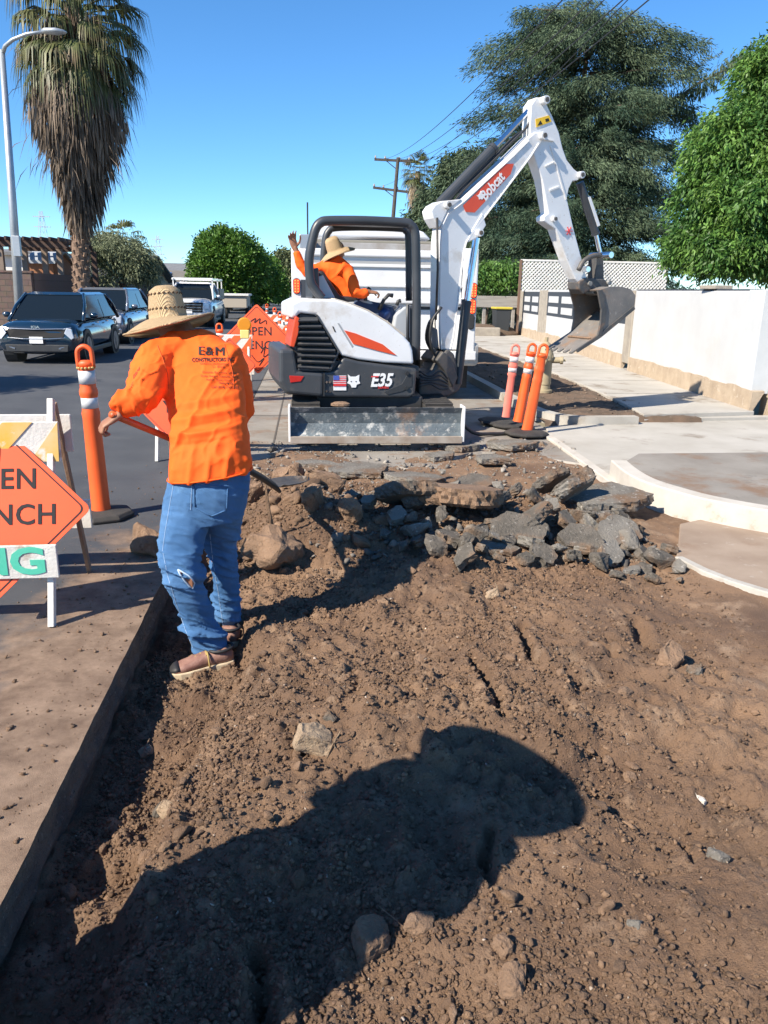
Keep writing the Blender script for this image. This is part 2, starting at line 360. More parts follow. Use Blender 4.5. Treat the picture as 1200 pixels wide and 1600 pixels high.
def H(x, y, fine=True):
    x = np.asarray(x, float); y = np.asarray(y, float)
    wx = x+.06*fbm(x*2.2, y*2.2, 3, 31); wy = y+.06*fbm(x*2.2+9, y*2.2, 3, 32)
    h = -.10+0*x
    # floor beside the cut edge: deeper, wider around the worker's feet
    edge = -.57+.30*gauss(wx, wy, -.6, 3.45, 9, .75)+.05*fbm(wx*2, wy*4, 3, 33)-.02*(wy-1.5)
    h = h-.125*(1-sst(-.05, .06, wx-edge))
    h = h-.10*(1-sst(0.0, .10, wx-edge+.25*sst(4.3, 5.5, wy)))*sst(4.4, 5.2, wy)*0
    h += .075*fbm(wx*.9, wy*.9, 3, 1)+.055*fbm(wx*2.3, wy*2.3, 4, 2)
    h += .05*gauss(wx, wy, .1, 2.9, .6, .35, 20)+.04*gauss(wx, wy, 1.1, 3.3, .35, .8, -30)+.03*gauss(wx, wy, -.2, 2.3, .35, .5)
    # spoil heaps behind the worker and under the rubble
    h += .34*gauss(wx, wy, -.12, 5.35, .42, .5)+.22*gauss(wx, wy, -.55, 5.9, .32, .38)+.16*gauss(wx, wy, .35, 4.9, .55, .38, 15)
    h += .17*gauss(wx, wy, 1.25, 5.5, 1.0, .45, 5)+.10*gauss(wx, wy, .75, 4.35, .55, .3, 35)+.08*gauss(wx, wy, .1, 6.3, .8, .3)
    h -= .05*gauss(wx, wy, .9, 4.72, .5, .2, 30)
    h = h+(.03+0*h)*sst(6.2, 7.0, y)
    # right side: packed and smooth, with raked furrows running down towards the right
    sm = sst(.9, 1.6, x)*(1-sst(3.6, 4.4, y))
    fur = np.sin((wx*math.cos(rad(52))+wy*math.sin(rad(52)))*26+2*fbm(wx, wy, 2, 8))
    h += .011*fur*sst(.5, 1.0, x)*sst(-.2, .5, fbm(wx*.8, wy*.8, 2, 44)+.3)
    rough = (1-.62*sm*sst(-.35, .15, fbm(wx*.9+5, wy*.9, 2, 66)))
    r1 = 1-np.abs(fbm(wx*5, wy*5, 3, 4))*2.2; h += .022*rough*np.clip(r1, -1, 1)*np.abs(fbm(wx*1.3, wy*1.3, 2, 6))*2
    if fine:
        patch = sst(-.25, .3, fbm(x*1.8+3, y*1.8, 3, 77))
        h += (.004+.016*patch)*rough*fbm(x*13, y*13, 4, 12, .6)
        if x.ndim == 2 or x.size > 50:
            xa, ya = x+.012*fbm(x*30, y*30, 2, 201), y+.012*fbm(x*30+4, y*30, 2, 202)
            for sc_, am in ((4.5, .050), (10, .026), (22, .015), (48, .0075)):
                mk = sst(-.2, .35, fbm(x*1.5+sc_, y*1.5, 3, int(sc_)))
                h += am*rough*(.16+.84*mk)*np.clip(1-cell(xa*sc_, ya*sc_, int(sc_))*1.55, 0, 1)**.7
        lump = vnoise(x*95, y*95, 18); h += .0035*rough*np.clip(lump-.4, 0, 1)*2
        h += .0022*fbm(x*120, y*120, 2, 14)
    for a, b, w, dp in CR:
        dd = seg_dist(wx, wy, a, b) if False else seg_dist(x+.02*fbm(x*14, y*14, 2, 3), y+.02*fbm(x*14+3, y*14, 2, 3), a, b)
        h -= dp*np.exp(-(dd/w)**2)-.25*dp*np.exp(-((dd-w*2.2)/w)**2)
    # blend to the lane, gutter slab and driveway
    lane = sst(6.3, 7.4, y); h = h*(1-lane)+lane*(.008+.03*fbm(x*1.7, y*1.7, 4, 55)+.008*fbm(x*20, y*20, 3, 56))
    h = h-.09*sst(7.9, 8.5, y+.8*fbm(x*1.3, y*1.3, 3, 58))
    rr = sst(1.9, 2.6, x+.12*(4.5-np.clip(y, 3.5, 6))*.5); h = h*(1-.7*rr)+.7*rr*(-.035+.012*fbm(x*6, y*6, 3, 57))
    under = sst(2.9, 3.2, x)*sst(3.6, 4.2, y); h = h*(1-under)+under*(-.06)
    slab = sst(2.50, 2.62, x+.55*(y-4.2)*(y < 4.2))*sst(3.2, 3.5, y); h = h-(.03*slab)*(y < 4.4)+.016*sst(2.1, 2.45, x)*(1-slab)*sst(3.0, 3.6, y)
    return h
def cell(x, y, seed):
    ix, iy = np.floor(x), np.floor(y); best = np.full(x.shape, 9.0)
    for dx in (-1, 0, 1):
        for dy in (-1, 0, 1):
            cx, cy = ix+dx, iy+dy; px_ = cx+_hash(cx, cy, seed); py_ = cy+_hash(cx, cy, seed+5); rr = .35+.65*_hash(cx, cy, seed+9)
            best = np.minimum(best, np.hypot(x-px_, y-py_)/rr)
    return best
def grid_axis(parts):
    a = []
    for s, e, st in parts: a.append(np.arange(s, e, st))
    return np.concatenate(a)
gx = grid_axis([(EDGE-.10, EDGE-.005, .03), (EDGE+.0, 1.7, .0085), (1.7, 3.1, .014), (3.1, 6.3, .06)]); gy = grid_axis([(-3, 1.2, .07), (1.2, 3.6, .0075), (3.6, 6.6, .012), (6.6, 9.01, .028)])
XX, YY = np.meshgrid(gx, gy); ZZ = H(XX, YY); nx, ny = len(gx), len(gy)
I = np.arange(nx*ny).reshape(ny, nx); F = np.stack([I[:-1, :-1], I[:-1, 1:], I[1:, 1:], I[1:, :-1]], -1).reshape(-1, 4)
structure(npmesh('dug_dirt', np.stack([XX, YY, ZZ], -1).reshape(-1, 3), F, m_soil, smooth=True))

# clods and grit: nobody could count them
def ico(sub):
    bm = bmesh.new(); bmesh.ops.create_icosphere(bm, subdivisions=sub, radius=1); V = np.array([v.co[:] for v in bm.verts]); F = np.array([[v.index for v in f.verts] for f in bm.faces]); bm.free(); return V, F
def rand_rot(n):
    q = RNG.normal(size=(n, 4)); q /= np.linalg.norm(q, axis=1)[:, None]; w, x, y, z = q.T
    return np.stack([1-2*(y*y+z*z), 2*(x*y-z*w), 2*(x*z+y*w), 2*(x*y+z*w), 1-2*(x*x+z*z), 2*(y*z-x*w), 2*(x*z-y*w), 2*(y*z+x*w), 1-2*(x*x+y*y)], -1).reshape(n, 3, 3)
def frag_bases(sub, n=10):
    out = []
    for k in range(n):
        r = np.random.default_rng(900+k+50*sub); bm = bmesh.new(); P = r.normal(size=(11 if sub == 1 else 15, 3)); P /= np.linalg.norm(P, axis=1)[:, None]; P *= r.uniform(.75, 1.1, size=(len(P), 1))
        for p in P: bm.verts.new(p)
        bmesh.ops.convex_hull(bm, input=bm.verts); bmesh.ops.delete(bm, geom=[v for v in bm.verts if not v.link_faces], context='VERTS')
        if sub > 1:
            for _ in range(2): bmesh.ops.subdivide_edges(bm, edges=[e for e in bm.edges if e.calc_length() > .35], cuts=1, use_grid_fill=True)
            bmesh.ops.triangulate(bm, faces=bm.faces[:]); bmesh.ops.smooth_vert(bm, verts=bm.verts[:], factor=.45, use_axis_x=True, use_axis_y=True, use_axis_z=True); bm.normal_update()
            V = np.array([v.co[:] for v in bm.verts]); dd = .10*noise3(V+k, 2.6, k)+.07*noise3(V+k, 6.5, k+3)
            for v, q in zip(bm.verts, dd): v.co += v.normal*q
        bmesh.ops.triangulate(bm, faces=bm.faces[:])
        out.append((np.array([v.co[:] for v in bm.verts]), np.array([[v.index for v in f.verts] for f in bm.faces]))); bm.free()
    return out
FR = {1: frag_bases(1), 2: frag_bases(2)}
def scatter(name, P, S, m, sub=1, jag=.28, bury=.25, label=None, cat=None, smooth=False, flatz=.8):
    n = len(P); R_ = rand_rot(n); which = RNG.integers(0, len(FR[sub]), n); VV = []; FF = []; base = 0; st = RNG.uniform(.65, 1.3, size=(n, 1, 3))
    for k, (V0, F0) in enumerate(FR[sub]):
        id_ = np.where(which == k)[0]
        if not len(id_): continue
        V = V0[None]*st[id_]; V = np.einsum('nij,nkj->nki', R_[id_], V)*S[id_][:, None, None]; V[:, :, 2] *= flatz
        V = V+P[id_][:, None, :]; V[:, :, 2] += (S[id_]*(1-2*bury)*.6)[:, None]
        VV.append(V.reshape(-1, 3)); FF.append((F0[None]+(base+np.arange(len(id_))*len(V0))[:, None, None]).reshape(-1, 3)); base += len(id_)*len(V0)
    o = npmesh(name, np.concatenate(VV), np.concatenate(FF), m, smooth=smooth); return tag(o, label, cat, kind='stuff')
def spots(n, x0, x1, y0, y1, dens=None, power=1.0):
    x = RNG.uniform(x0, x1, n*4); y = y0+(y1-y0)*RNG.uniform(0, 1, n*4)**power
    w = sst(-.35, .35, fbm(x*1.7, y*1.7, 3, 91))*.75+.25
    w *= (1-.72*sst(.7, 1.4, x)*(1-sst(3.8, 4.5, y)))
    k = RNG.uniform(0, 1, n*4) < w; x, y = x[k][:n], y[k][:n]; return x, y
x, y = spots(70000, EDGE+.03, 2.4, 1.3, 6.5, power=1.35); s = .0034*(1-RNG.uniform(0, 1, len(x))**1)**-.5; s = np.clip(s, .0032, .013)
scatter('dirt_crumbs', np.stack([x, y, H(x, y)], 1), s, m_clod, 1, .2, .2, 'loose crumbs of brown dirt scattered over the dug ground', 'dirt')
x, y = spots(1100, EDGE+.05, 2.4, 1.4, 6.3, power=1.1); s = np.clip(.009*(1-RNG.uniform(0, 1, len(x)))**-.42, .009, .036)
scatter('dirt_clods', np.stack([x, y, H(x, y)], 1), s, m_clod, 2, .085, .3, 'fist sized brown clods lying over the dug ground', 'dirt', smooth=False)
x, y = spots(420, -.5, .9, 4.4, 6.3); s = np.clip(.013*(1-RNG.uniform(0, 1, len(x)))**-.5, .013, .07)
scatter('heap_clods', np.stack([x, y, H(x, y)], 1), s, m_clod, 2, .09, .35, 'larger dark clods covering the spoil heap behind the worker', 'dirt')
x, y = spots(2600, EDGE+.03, 3.0, 1.3, 7.6, power=1.2); s = np.clip(.0022*(1-RNG.uniform(0, 1, len(x)))**-.5, .0025, .009)
scatter('grit', np.stack([x, y, H(x, y)], 1), s, m_grit, 1, .2, .2, 'pale grit and pebbles sprinkled over the brown dirt', 'gravel')
x = EDGE-.02-RNG.exponential(.35, 1100); y = RNG.uniform(1.8, 7.5, 1100); s = np.clip(.0025*(1-RNG.uniform(0, 1, len(x)))**-.5, .003, .013)
scatter('road_crumbs', np.stack([x, y, 0*x], 1), s, m_clod, 1, .2, .15, 'crumbs of soil lying on the road beside the cut', 'dirt')
x = RNG.uniform(-.7, 2.9, 2200); y = RNG.uniform(6.0, 8.6, 2200); z = np.maximum(H(x, y), np.where(y > 8.0, 0, -1)); s = np.clip(.006*(1-RNG.uniform(0, 1, len(x)))**-.5, .006, .035)
scatter('broken_bits', np.stack([x, y, z], 1), s, mat('bits', (.17, .15, .13), (.26, .24, .21), 8, .95, island=.4), 1, .22, .15, 'small broken bits of pavement in front of the excavator blade', 'rubble')
x = RNG.uniform(0, 2.4, 900); y = RNG.uniform(4.5, 6.2, 900); s = np.clip(.012*(1-RNG.uniform(0, 1, len(x)))**-.45, .012, .05)
scatter('rubble_fines', np.stack([x, y, H(x, y)], 1), s, mat('fines', (.10, .095, .088), (.18, .15, .12), 10, .95, island=.4), 1, .22, .2, 'small pieces of broken asphalt between the big chunks', 'rubble')

def catmull(P, n=8):
    P = [np.array(p, float) for p in P]; P = [2*P[0]-P[1]]+P+[2*P[-1]-P[-2]]; out = []
    for i in range(1, len(P)-2):
        for k in range(n):
            t = k/n; out.append(.5*((2*P[i])+(-P[i-1]+P[i+1])*t+(2*P[i-1]-5*P[i]+4*P[i+1]-P[i+2])*t*t+(-P[i-1]+3*P[i]-3*P[i+1]+P[i+2])*t**3))
    return out+[P[-2]]
# ------------------------------------------------------------------ asphalt and concrete chunks, one by one
m_chunk = mat('broken_asphalt', (.095, .086, .074), (.16, .142, .12), 12, .95, bump=1.0, bscale=55, spec=.2, spot=[((.27, .25, .22), 34, .58, .66), ((.02, .02, .02), 22, .62, .7), ((.20, .13, .085), 3.4, .50, .64)])
m_chunk2 = mat('broken_concrete', (.22, .205, .18), (.15, .138, .12), 7, .95, bump=1.0, bscale=50, spec=.2, spot=[((.19, .12, .075), 3, .50, .64), ((.36, .34, .31), 32, .58, .66), ((.07, .065, .06), 26, .62, .7)])
m_clodbig = mat('big_clod', (.31, .20, .128), (.19, .12, .076), 7, .97, bump=1.0, bscale=90, spot=[((.33, .225, .15), 14, .54, .7), ((.09, .055, .036), 20, .60, .72)])
m_stone = mat('stone', (.44, .33, .22), (.28, .2, .135), 14, .9, bump=1.0, bscale=70, spot=[((.45, .37, .28), 25, .6, .7)])
def hull_mesh(size, seed, rough=.03, sub=2, n=13):
    r = np.random.default_rng(seed); bm = bmesh.new()
    P = r.uniform(-1, 1, size=(n, 3)); P /= np.maximum(np.abs(P).max(1), .6)[:, None]; P *= r.uniform(.75, 1, size=(n, 1))
    for p in P*np.array(size)/2: bm.verts.new(p)
    bmesh.ops.convex_hull(bm, input=bm.verts); loose = [v for v in bm.verts if not v.link_faces]; bmesh.ops.delete(bm, geom=loose, context='VERTS')
    bmesh.ops.bevel(bm, geom=bm.edges[:], offset=min(size)*.06, segments=1, affect='EDGES')
    bmesh.ops.triangulate(bm, faces=bm.faces[:])
    for _ in range(sub): bmesh.ops.subdivide_edges(bm, edges=[e for e in bm.edges if e.calc_length() > min(size)*.14], cuts=1, use_grid_fill=True)
    bmesh.ops.triangulate(bm, faces=bm.faces[:]); bm.normal_update()
    V = np.array([v.co[:] for v in bm.verts]); dd = rough*max(size)*(noise3(V+seed, 9/max(size)*.5, seed % 97)+.6*noise3(V+seed, 22/max(size)*.5, seed % 89))
    for v, q in zip(bm.verts, dd): v.co += v.normal*q
    me = bpy.data.meshes.new('chunk'); bm.to_mesh(me); bm.free(); return me
def slab_mesh(size, seed, rough=.02):
    r = np.random.default_rng(seed); k = int(r.integers(5, 8)); A_ = np.sort((np.arange(k)+r.uniform(-.32, .32, k))/k*2*math.pi); R_ = r.uniform(.78, 1.08, k); pol = np.stack([np.cos(A_)*R_*size[0]/2, np.sin(A_)*R_*size[1]/2], 1)
    ed_ = []
    for i in range(k):
        a, b = pol[i], pol[(i+1) % k]; L_ = np.linalg.norm(b-a); m_ = max(2, int(L_/.022)); nn = np.array([b[1]-a[1], a[0]-b[0]])/L_
        off = .35*size[2]*fbm(np.arange(m_)*.35+seed, np.zeros(m_)+i*3.1, 3, seed % 50)*np.sin(np.linspace(0, math.pi, m_))**.4
        for j in range(m_): ed_.append(a+(b-a)*j/m_+nn*off[j])
    n_ = len(ed_); rows = 5; vs = []
    for q in range(rows+1):
        f = q/rows
        for i, e in enumerate(ed_): j = 0 if q in (0,) else .25*size[2]*(_hash(np.array([i*1.0]), np.array([q*1.0]), seed)[0]-.5); c = 1+(j-.3*size[2]*(f > .9))/max(np.linalg.norm(e), .03); vs.append((e[0]*c, e[1]*c, size[2]*(.5-f)))
    bm = bmesh.new(); bv = [bm.verts.new(v) for v in vs]
    for q in range(rows):
        for i in range(n_): bm.faces.new((bv[q*n_+i], bv[q*n_+(i+1) % n_], bv[(q+1)*n_+(i+1) % n_], bv[(q+1)*n_+i]))
    bm.faces.new(bv[:n_][::-1]); bm.faces.new(bv[-n_:]); bmesh.ops.recalc_face_normals(bm, faces=bm.faces); me = bpy.data.meshes.new('slab'); bm.to_mesh(me); bm.free(); return me
def chunk(name, px, py, zoff, size, rot, m, seed, label, cat, group=None, rough=.03, loc=None, sub=2, n=13, sink=.22):
    rough = rough*1.5
    me = slab_mesh(size, seed) if ('slab' in name or (name == 'asphalt_chunk' and seed % 2)) else hull_mesh(size, seed, rough, sub, n)
    if loc is None: p = G(px, py, -.08+zoff); x, y = p[0], p[1]; z = float(H(p[0], p[1], False))+zoff
    else: x, y, z = loc
    o = bpy.data.objects.new(name, me); COL.objects.link(o); me.materials.append(m)
    o.location = (x, y, z+size[2]*(.5-sink)); o.rotation_euler = [rad(a) for a in rot]; ORG[o.name] = np.array(o.location)
    return tag(o, label, cat, group)
LS = [(858, 772, .14, (.46, .24, .07), (-58, -14, 30), 'leaning asphalt slab at the back left of the three standing slabs'),
      (892, 776, .15, (.50, .26, .07), (-55, -14, 32), 'middle one of the three leaning asphalt slabs'),
      (892, 796, .13, (.46, .30, .08), (-48, -12, 30), 'front leaning asphalt slab resting on the flat slab')]
for i, (px, py, zo, sz, rt, lb) in enumerate(LS): chunk('asphalt_slab', px, py, zo, sz, rt, m_chunk2 if i == 2 else m_chunk, 100+i, lb, 'broken slab', rough=.02, n=18)
chunk('concrete_slab', 945, 800, .07, (.80, .62, .10), (5, -2, 8), m_chunk2, 120, 'wide flat pale slab on the right top of the rubble pile', 'broken slab', rough=.012, n=24)
chunk('asphalt_slab', 632, 822, .12, (.56, .42, .09), (-30, 12, 25), m_chunk, 121, 'tilted dark asphalt slab left of the brown slab', 'broken slab', rough=.02, n=18)
chunk('concrete_slab', 712, 818, .13, (.62, .45, .13), (-8, 3, -5), m_clodbig, 122, 'thick brown dirt caked slab in the middle of the pile', 'broken slab', rough=.02, n=18)
chunk('concrete_slab', 770, 878, .03, (.34, .26, .05), (8, 3, 10), m_chunk2, 123, 'thin pale slab lying flat at the front of the pile', 'broken slab', rough=.015, n=22)
chunk('concrete_slab', 805, 848, .1, (.46, .34, .07), (38, 6, -8), m_chunk, 124, 'slab tipped up in the middle of the pile', 'broken slab', rough=.015, n=20)
chunk('concrete_slab', 800, 712, .02, (.62, .42, .07), (0, 0, 12), m_chunk2, 125, 'flat broken slab in front of the delineator posts', 'broken slab', rough=.012, n=22)
chunk('concrete_slab', 720, 714, .02, (.42, .2, .07), (4, 0, -6), m_chunk2, 126, 'long pale slab lying under the right end of the blade', 'broken slab', rough=.015, n=20)
for i, (px, py, zo, sz, rt, lb) in enumerate([(560, 752, .03, (.75, .5, .06), (2, 1, 20), 'long flat grey slab between the blade and the rubble'), (650, 760, .03, (.6, .42, .06), (-3, 2, -12), 'flat grey slab behind the brown thick slab'), (735, 768, .04, (.45, .36, .07), (4, -6, 30), 'flat grey slab left of the three leaning slabs'),
      (590, 706, .035, (.55, .12, .05), (0, 0, 8), 'narrow pale strip of pavement under the middle of the blade'), (500, 742, .03, (.5, .3, .05), (0, 2, -20), 'flat dusty slab right of the shovel blade'), (690, 725, .03, (.5, .3, .06), (1, 0, 40), 'flat slab under the right end of the blade, nearest the pile'), (770, 735, .03, (.42, .3, .06), (2, 3, 10), 'small flat slab between the pile and the leaning posts'),
      (960, 845, .06, (.42, .3, .08), (30, -8, 20), 'tilted slab below the wide flat pale slab'), (905, 862, .05, (.36, .26, .07), (35, 10, -20), 'tilted dark slab at the right front of the pile'), (830, 835, .1, (.45, .3, .07), (-35, -10, 60), 'steep slab in the middle of the pile left of the wide flat one'), (680, 872, .04, (.34, .24, .07), (28, 5, 15), 'dark slab at the left front of the pile')]): chunk('broken_slab', px, py, zo, sz, rt, m_chunk if i in (2, 8, 9, 10) else m_chunk2, 180+i, lb, 'broken slab')
PC = [(650, 855, .15), (700, 850, .16), (745, 865, .15), (620, 845, .13), (680, 880, .13), (725, 895, .12), (760, 850, .15), (645, 830, .13), (600, 815, .14), (575, 830, .11), (780, 812, .14), (690, 812, .12), (668, 848, .12), (700, 868, .14), (640, 845, .1), (735, 848, .11), (690, 838, .1), (655, 868, .1), (760, 820, .12), (775, 835, .13), (790, 860, .12), (826, 862, .13), (845, 845, .14), (845, 880, .15),
      (870, 868, .14), (895, 880, .12), (935, 890, .15), (950, 878, .16), (1030, 886, .2), (1003, 868, .15), (975, 850, .15), (985, 835, .14), (955, 836, .16), (925, 835, .16), (905, 822, .16), (880, 835, .15),
      (940, 822, .15), (968, 818, .14), (908, 850, .13), (860, 820, .12), (832, 812, .14), (800, 800, .12), (775, 795, .1), (750, 880, .1), (725, 875, .1), (705, 800, .12), (655, 800, .1), (610, 800, .1),
      (1060, 895, .09), (1045, 868, .09), (960, 903, .1), (985, 895, .09), (820, 890, .09), (720, 890, .07), (550, 800, .11), (520, 795, .1), (583, 790, .09), (480, 770, .1), (425, 715, .09), (452, 757, .07),
      (690, 745, .06), (770, 690, .12), (805, 697, .16), (850, 700, .1), (630, 870, .08), (600, 860, .06), (1062, 908, .06), (1020, 905, .08), (1005, 890, .1), (915, 868, .12), (965, 865, .12), (780, 888, .07)]
REF = [(858, 772, 'back leaning slab'), (892, 796, 'front leaning slab'), (945, 800, 'wide pale slab'), (632, 822, 'tilted left slab'), (712, 818, 'thick brown slab'), (770, 878, 'thin pale slab at the front'), (805, 848, 'tipped slab mid pile'),
       (800, 712, 'flat slab before the leaning posts'), (505, 815, 'clod topping the spoil heap'), (1080, 880, 'corner of the gutter slab'), (560, 752, 'long flat grey slab'), (735, 768, 'flat slab left of the leaning three'), (430, 735, 'shovel blade')]
for i, (px, py, s) in enumerate(PC):
    r = np.random.default_rng(300+i); s *= 1.12; sz = (s*r.uniform(1.0, 1.6), s*r.uniform(.8, 1.2), s*r.uniform(.35, .6) if i % 2 == 1 else s*r.uniform(.55, .8))
    up = 0.02+.05*math.exp(-((px-830)/170)**2-((py-840)/45)**2)+(.04 if px < 790 else 0)
    best = min(REF, key=lambda q: math.hypot(px-q[0], (py-q[1])*1.6)); dx, dy = px-best[0], (py-best[1])*1.6
    side_ = ('right of' if dx > 0 else 'left of') if abs(dx) > abs(dy) else ('in front of' if dy > 0 else 'behind')
    if math.hypot(dx, dy) < 16: side_ = 'touching'
    lb = '%s %s %s chunk %s the %s' % ('large' if s > .17 else 'small' if s < .115 else 'middling', 'dark' if i % 3 else 'pale', 'flat' if i % 2 else 'blocky', side_, best[2])
    chunk('asphalt_chunk', px, py+4, up, sz, r.uniform(-40, 40, 3)*np.array([1, 1, 4]), m_chunk if i % 3 else m_chunk2, 300+i, lb, 'rubble chunk', 'broken pavement chunks heaped in the dug strip', rough=.035)
# bigger clods on the heap
CB = [(505, 815, .30, 'big rounded brown clod at the top of the spoil heap'), (430, 880, .34, 'largest brown clod low on the heap beside the jeans'), (405, 760, .26, 'pale tan lump of soil beside the shovel blade'),
      (455, 815, .22, 'brown clod just under the shovel blade'), (395, 820, .2, 'brown clod touching the right trouser leg'), (490, 850, .18, 'brown clod on the sunny side of the heap'), (545, 855, .2, 'brown clod right of the heap'), (235, 845, .26, 'brown clod with roots on the road by the trouser leg')]
for i, (px, py, s, lb) in enumerate(CB):
    chunk('dirt_clod', px, py+6, .03, (s, s*.9, s*.7), (20*i, 15, 50*i), m_clodbig if i != 2 else m_stone, 500+i, lb, 'clod', rough=.05, n=44, loc=(*G(px, py+18, 0.0)[:2], .0) if i == 7 else None)
# stones one can point to
ST = [(490, 1183, .125, 'pale tan knobbly rock in the sunlit middle of the dirt', m_stone), (578, 1462, .10, 'rounded brown clod half in the shadow at the bottom', m_clodbig), (1098, 1240, .038, 'smooth white pebble in the dirt on the right', mat('pebble', (.6, .55, .48), rough=.7)),
      (1120, 1342, .055, 'flat grey stone in the dirt near the right edge', m_chunk2), (990, 1459, .034, 'small round pale stone low on the right', m_chunk2), (768, 952, .075, 'pale stone lying in front of the rubble shadow', m_stone),
      (1042, 1040, .13, 'wide brown clod beside a deep hole on the right', m_clodbig), (800, 1540, .07, 'brown clod near the bottom edge right of centre', m_clodbig), (785, 1490, .05, 'upright brown clod above the bottom edge', m_clodbig),
      (262, 1255, .06, 'tan stone beside the shaded trench floor', m_stone), (236, 1330, .062, 'round brown clod near the left shadow edge', m_clodbig), (250, 1228, .06, 'grey stone above the tan stone on the left', m_chunk),
      (620, 1030, .055, 'round clod behind the middle of the dirt', m_clodbig), (655, 1040, .05, 'brown clod right of the round clod', m_clodbig), (600, 962, .06, 'clod at the sunlit rim below the rubble shadow', m_clodbig), (225, 1130, .05, 'light clod at the corner of the trench floor shadow', m_stone),
      (950, 1185, .045, 'clod beside the tip of the hat shadow', m_clodbig), (985, 1205, .04, 'small clod right of the tip of the hat shadow', m_clodbig), (1150, 1240, .035, 'small clod right of the white pebble', m_clodbig), (655, 1450, .07, 'pointed clod at the lower rim of the shadow', m_clodbig),
      (905, 1145, .05, 'clod with a hole beside it above the hat shadow', m_clodbig), (975, 1100, .06, 'grey brown clod amid the loose patch', m_clodbig), (515, 1150, .05, 'grey clod above the pale rock', m_chunk), (452, 1010, .05, 'grey clod behind the grit patch', m_chunk2), (1085, 1060, .06, 'grey lump near the big hole', m_chunk2)]
for i, (px, py, s, lb, m_) in enumerate(ST):
    chunk('rock', px, py, 0, (s*1.25, s*1.05, s*.9), (10*i, 20, 37*i), m_, 600+i, lb, 'rock', rough=.045, n=44, sink=.22)

# ------------------------------------------------------------------ right side: driveway, kerbs, gutter slab, sidewalk, parkway
mb = MB(); dz = .02
drive = [(2.90, 9.0), (2.84, 7.4), (2.80, 6.45), (3.0, 5.9), (6.3, 5.6), (14, 5.6), (14, 10.0), (6.1, 10.1), (4.46, 9.95), (3.3, 9.6), (3.0, 9.45)]
structure(MB().prism(flat(drive, dz), (0, 0, -.16)).build('driveway', m_conc, bevel=.008))
structure(MB().prism(flat([(2.80, 9.0), (2.74, 7.4), (2.70, 6.52), (2.795, 6.45), (2.835, 7.4), (2.895, 9.0)], .028), (0, 0, -.12)).build('driveway_edge', m_conc_white, bevel=.008))
arc = []
cpts = [(2.80, 6.78), (2.745, 6.35), (2.75, 6.0), (2.84, 5.7), (3.0, 5.38), (3.30, 5.06), (3.75, 4.75), (4.4, 4.45), (5.4, 4.2), (7.5, 4.0)]
kerb = catmull(cpts)
inner = []
for i, q in enumerate(kerb):
    a = kerb[min(i+1, len(kerb)-1)]-kerb[max(i-1, 0)]; a /= np.linalg.norm(a); nn = np.array([-a[1], a[0]]); inner.append(q+nn*.15)
structure(MB().prism([(*q, .17) for q in kerb]+[(*q, .17) for q in inner[::-1]], (0, 0, -.32)).build('driveway_kerb', m_conc_white, bevel=.012, segs=3))
structure(MB().prism([(*q, .166) for q in inner]+[(7.5, 7.1, .166), (4.5, 7.12, .166), (3.2, 7.08, .166)], (0, 0, -.1)).build('raised_apron', m_conc2, bevel=.004))
gut = [(2.39, 4.55), (2.44, 4.30), (2.52, 4.12), (2.63, 3.95), (2.95, 3.55), (3.6, 3.0), (7.5, 2.6), (7.5, 4.1), (5.4, 4.25), (4.4, 4.5), (3.75, 4.8), (3.32, 5.1), (3.02, 5.42), (2.78, 5.3), (2.55, 4.85)]
m_gut = mat('gutter_dusty', (.32, .25, .19), (.25, .185, .135), 2.5, .92, bump=.35, bscale=110, spot=[((.42, .38, .33), 7, .60, .74), ((.22, .14, .09), 1.6, .56, .7)])
structure(MB().prism(flat(gut, .0), (0, 0, -.2)).build('gutter_slab', m_gut, bevel=.01))
structure(MB().prism([(2.385, 4.56, .006), (2.435, 4.29, .006), (2.515, 4.11, .006), (2.625, 3.94, .006), (2.945, 3.54, .006), (3.6, 2.98, .006), (3.64, 3.03, .006), (2.99, 3.59, .006), (2.67, 3.98, .006), (2.56, 4.15, .006), (2.49, 4.33, .006), (2.44, 4.56, .006)], (0, 0, -.15)).build('gutter_edge', m_conc, bevel=.006))
def strip(name, path, w, z0, z1, m, bevel=.01):
    P = [np.array(p, float) for p in path]; L_ = []; R_ = []
    for i, q in enumerate(P):
        a = P[min(i+1, len(P)-1)]-P[max(i-1, 0)]; a /= np.linalg.norm(a); nn = np.array([a[1], -a[0]]); L_.append(q); R_.append(q+nn*w)
    return MB().prism([(*q, z1) for q in L_]+[(*q, z1) for q in R_[::-1]], (0, 0, z0-z1)).build(name, m, bevel=bevel)
structure(strip('kerb', [(3.06, 300), (3.06, 60), (3.06, 20)]+[tuple(q) for q in catmull([(3.06, 12.5), (3.06, 11.6), (3.07, 10.6), (3.13, 10.1), (3.3, 9.75), (3.62, 9.6), (4.3, 9.62)], 14)], -.15, -.2, .12, m_conc, 0))
park = [(3.2, 300), (3.2, 11), (3.26, 10.1), (3.5, 9.75), (4.46, 9.95), (4.75, 12.5), (5.0, 16), (5.0, 22), (5.0, 300)]
gxx = np.arange(3.1, 5.3, .04); gyy = np.concatenate([np.arange(9.5, 18, .045), np.arange(18, 40, .3)]); A, B_ = np.meshgrid(gxx, gyy); Z = .085+.03*fbm(A*3, B_*3, 4, 61)+.012*fbm(A*14, B_*14, 3, 62)
Z = np.where(A < 3.28, .03, Z); Z = np.where(B_ < 9.78, -.05, Z); n1_, n2_ = len(gxx), len(gyy); I = np.arange(n1_*n2_).reshape(n2_, n1_)
structure(npmesh('parkway', np.stack([A, B_, Z], -1).reshape(-1, 3), np.stack([I[:-1, :-1], I[:-1, 1:], I[1:, 1:], I[1:, :-1]], -1).reshape(-1, 4), m_park, smooth=True))
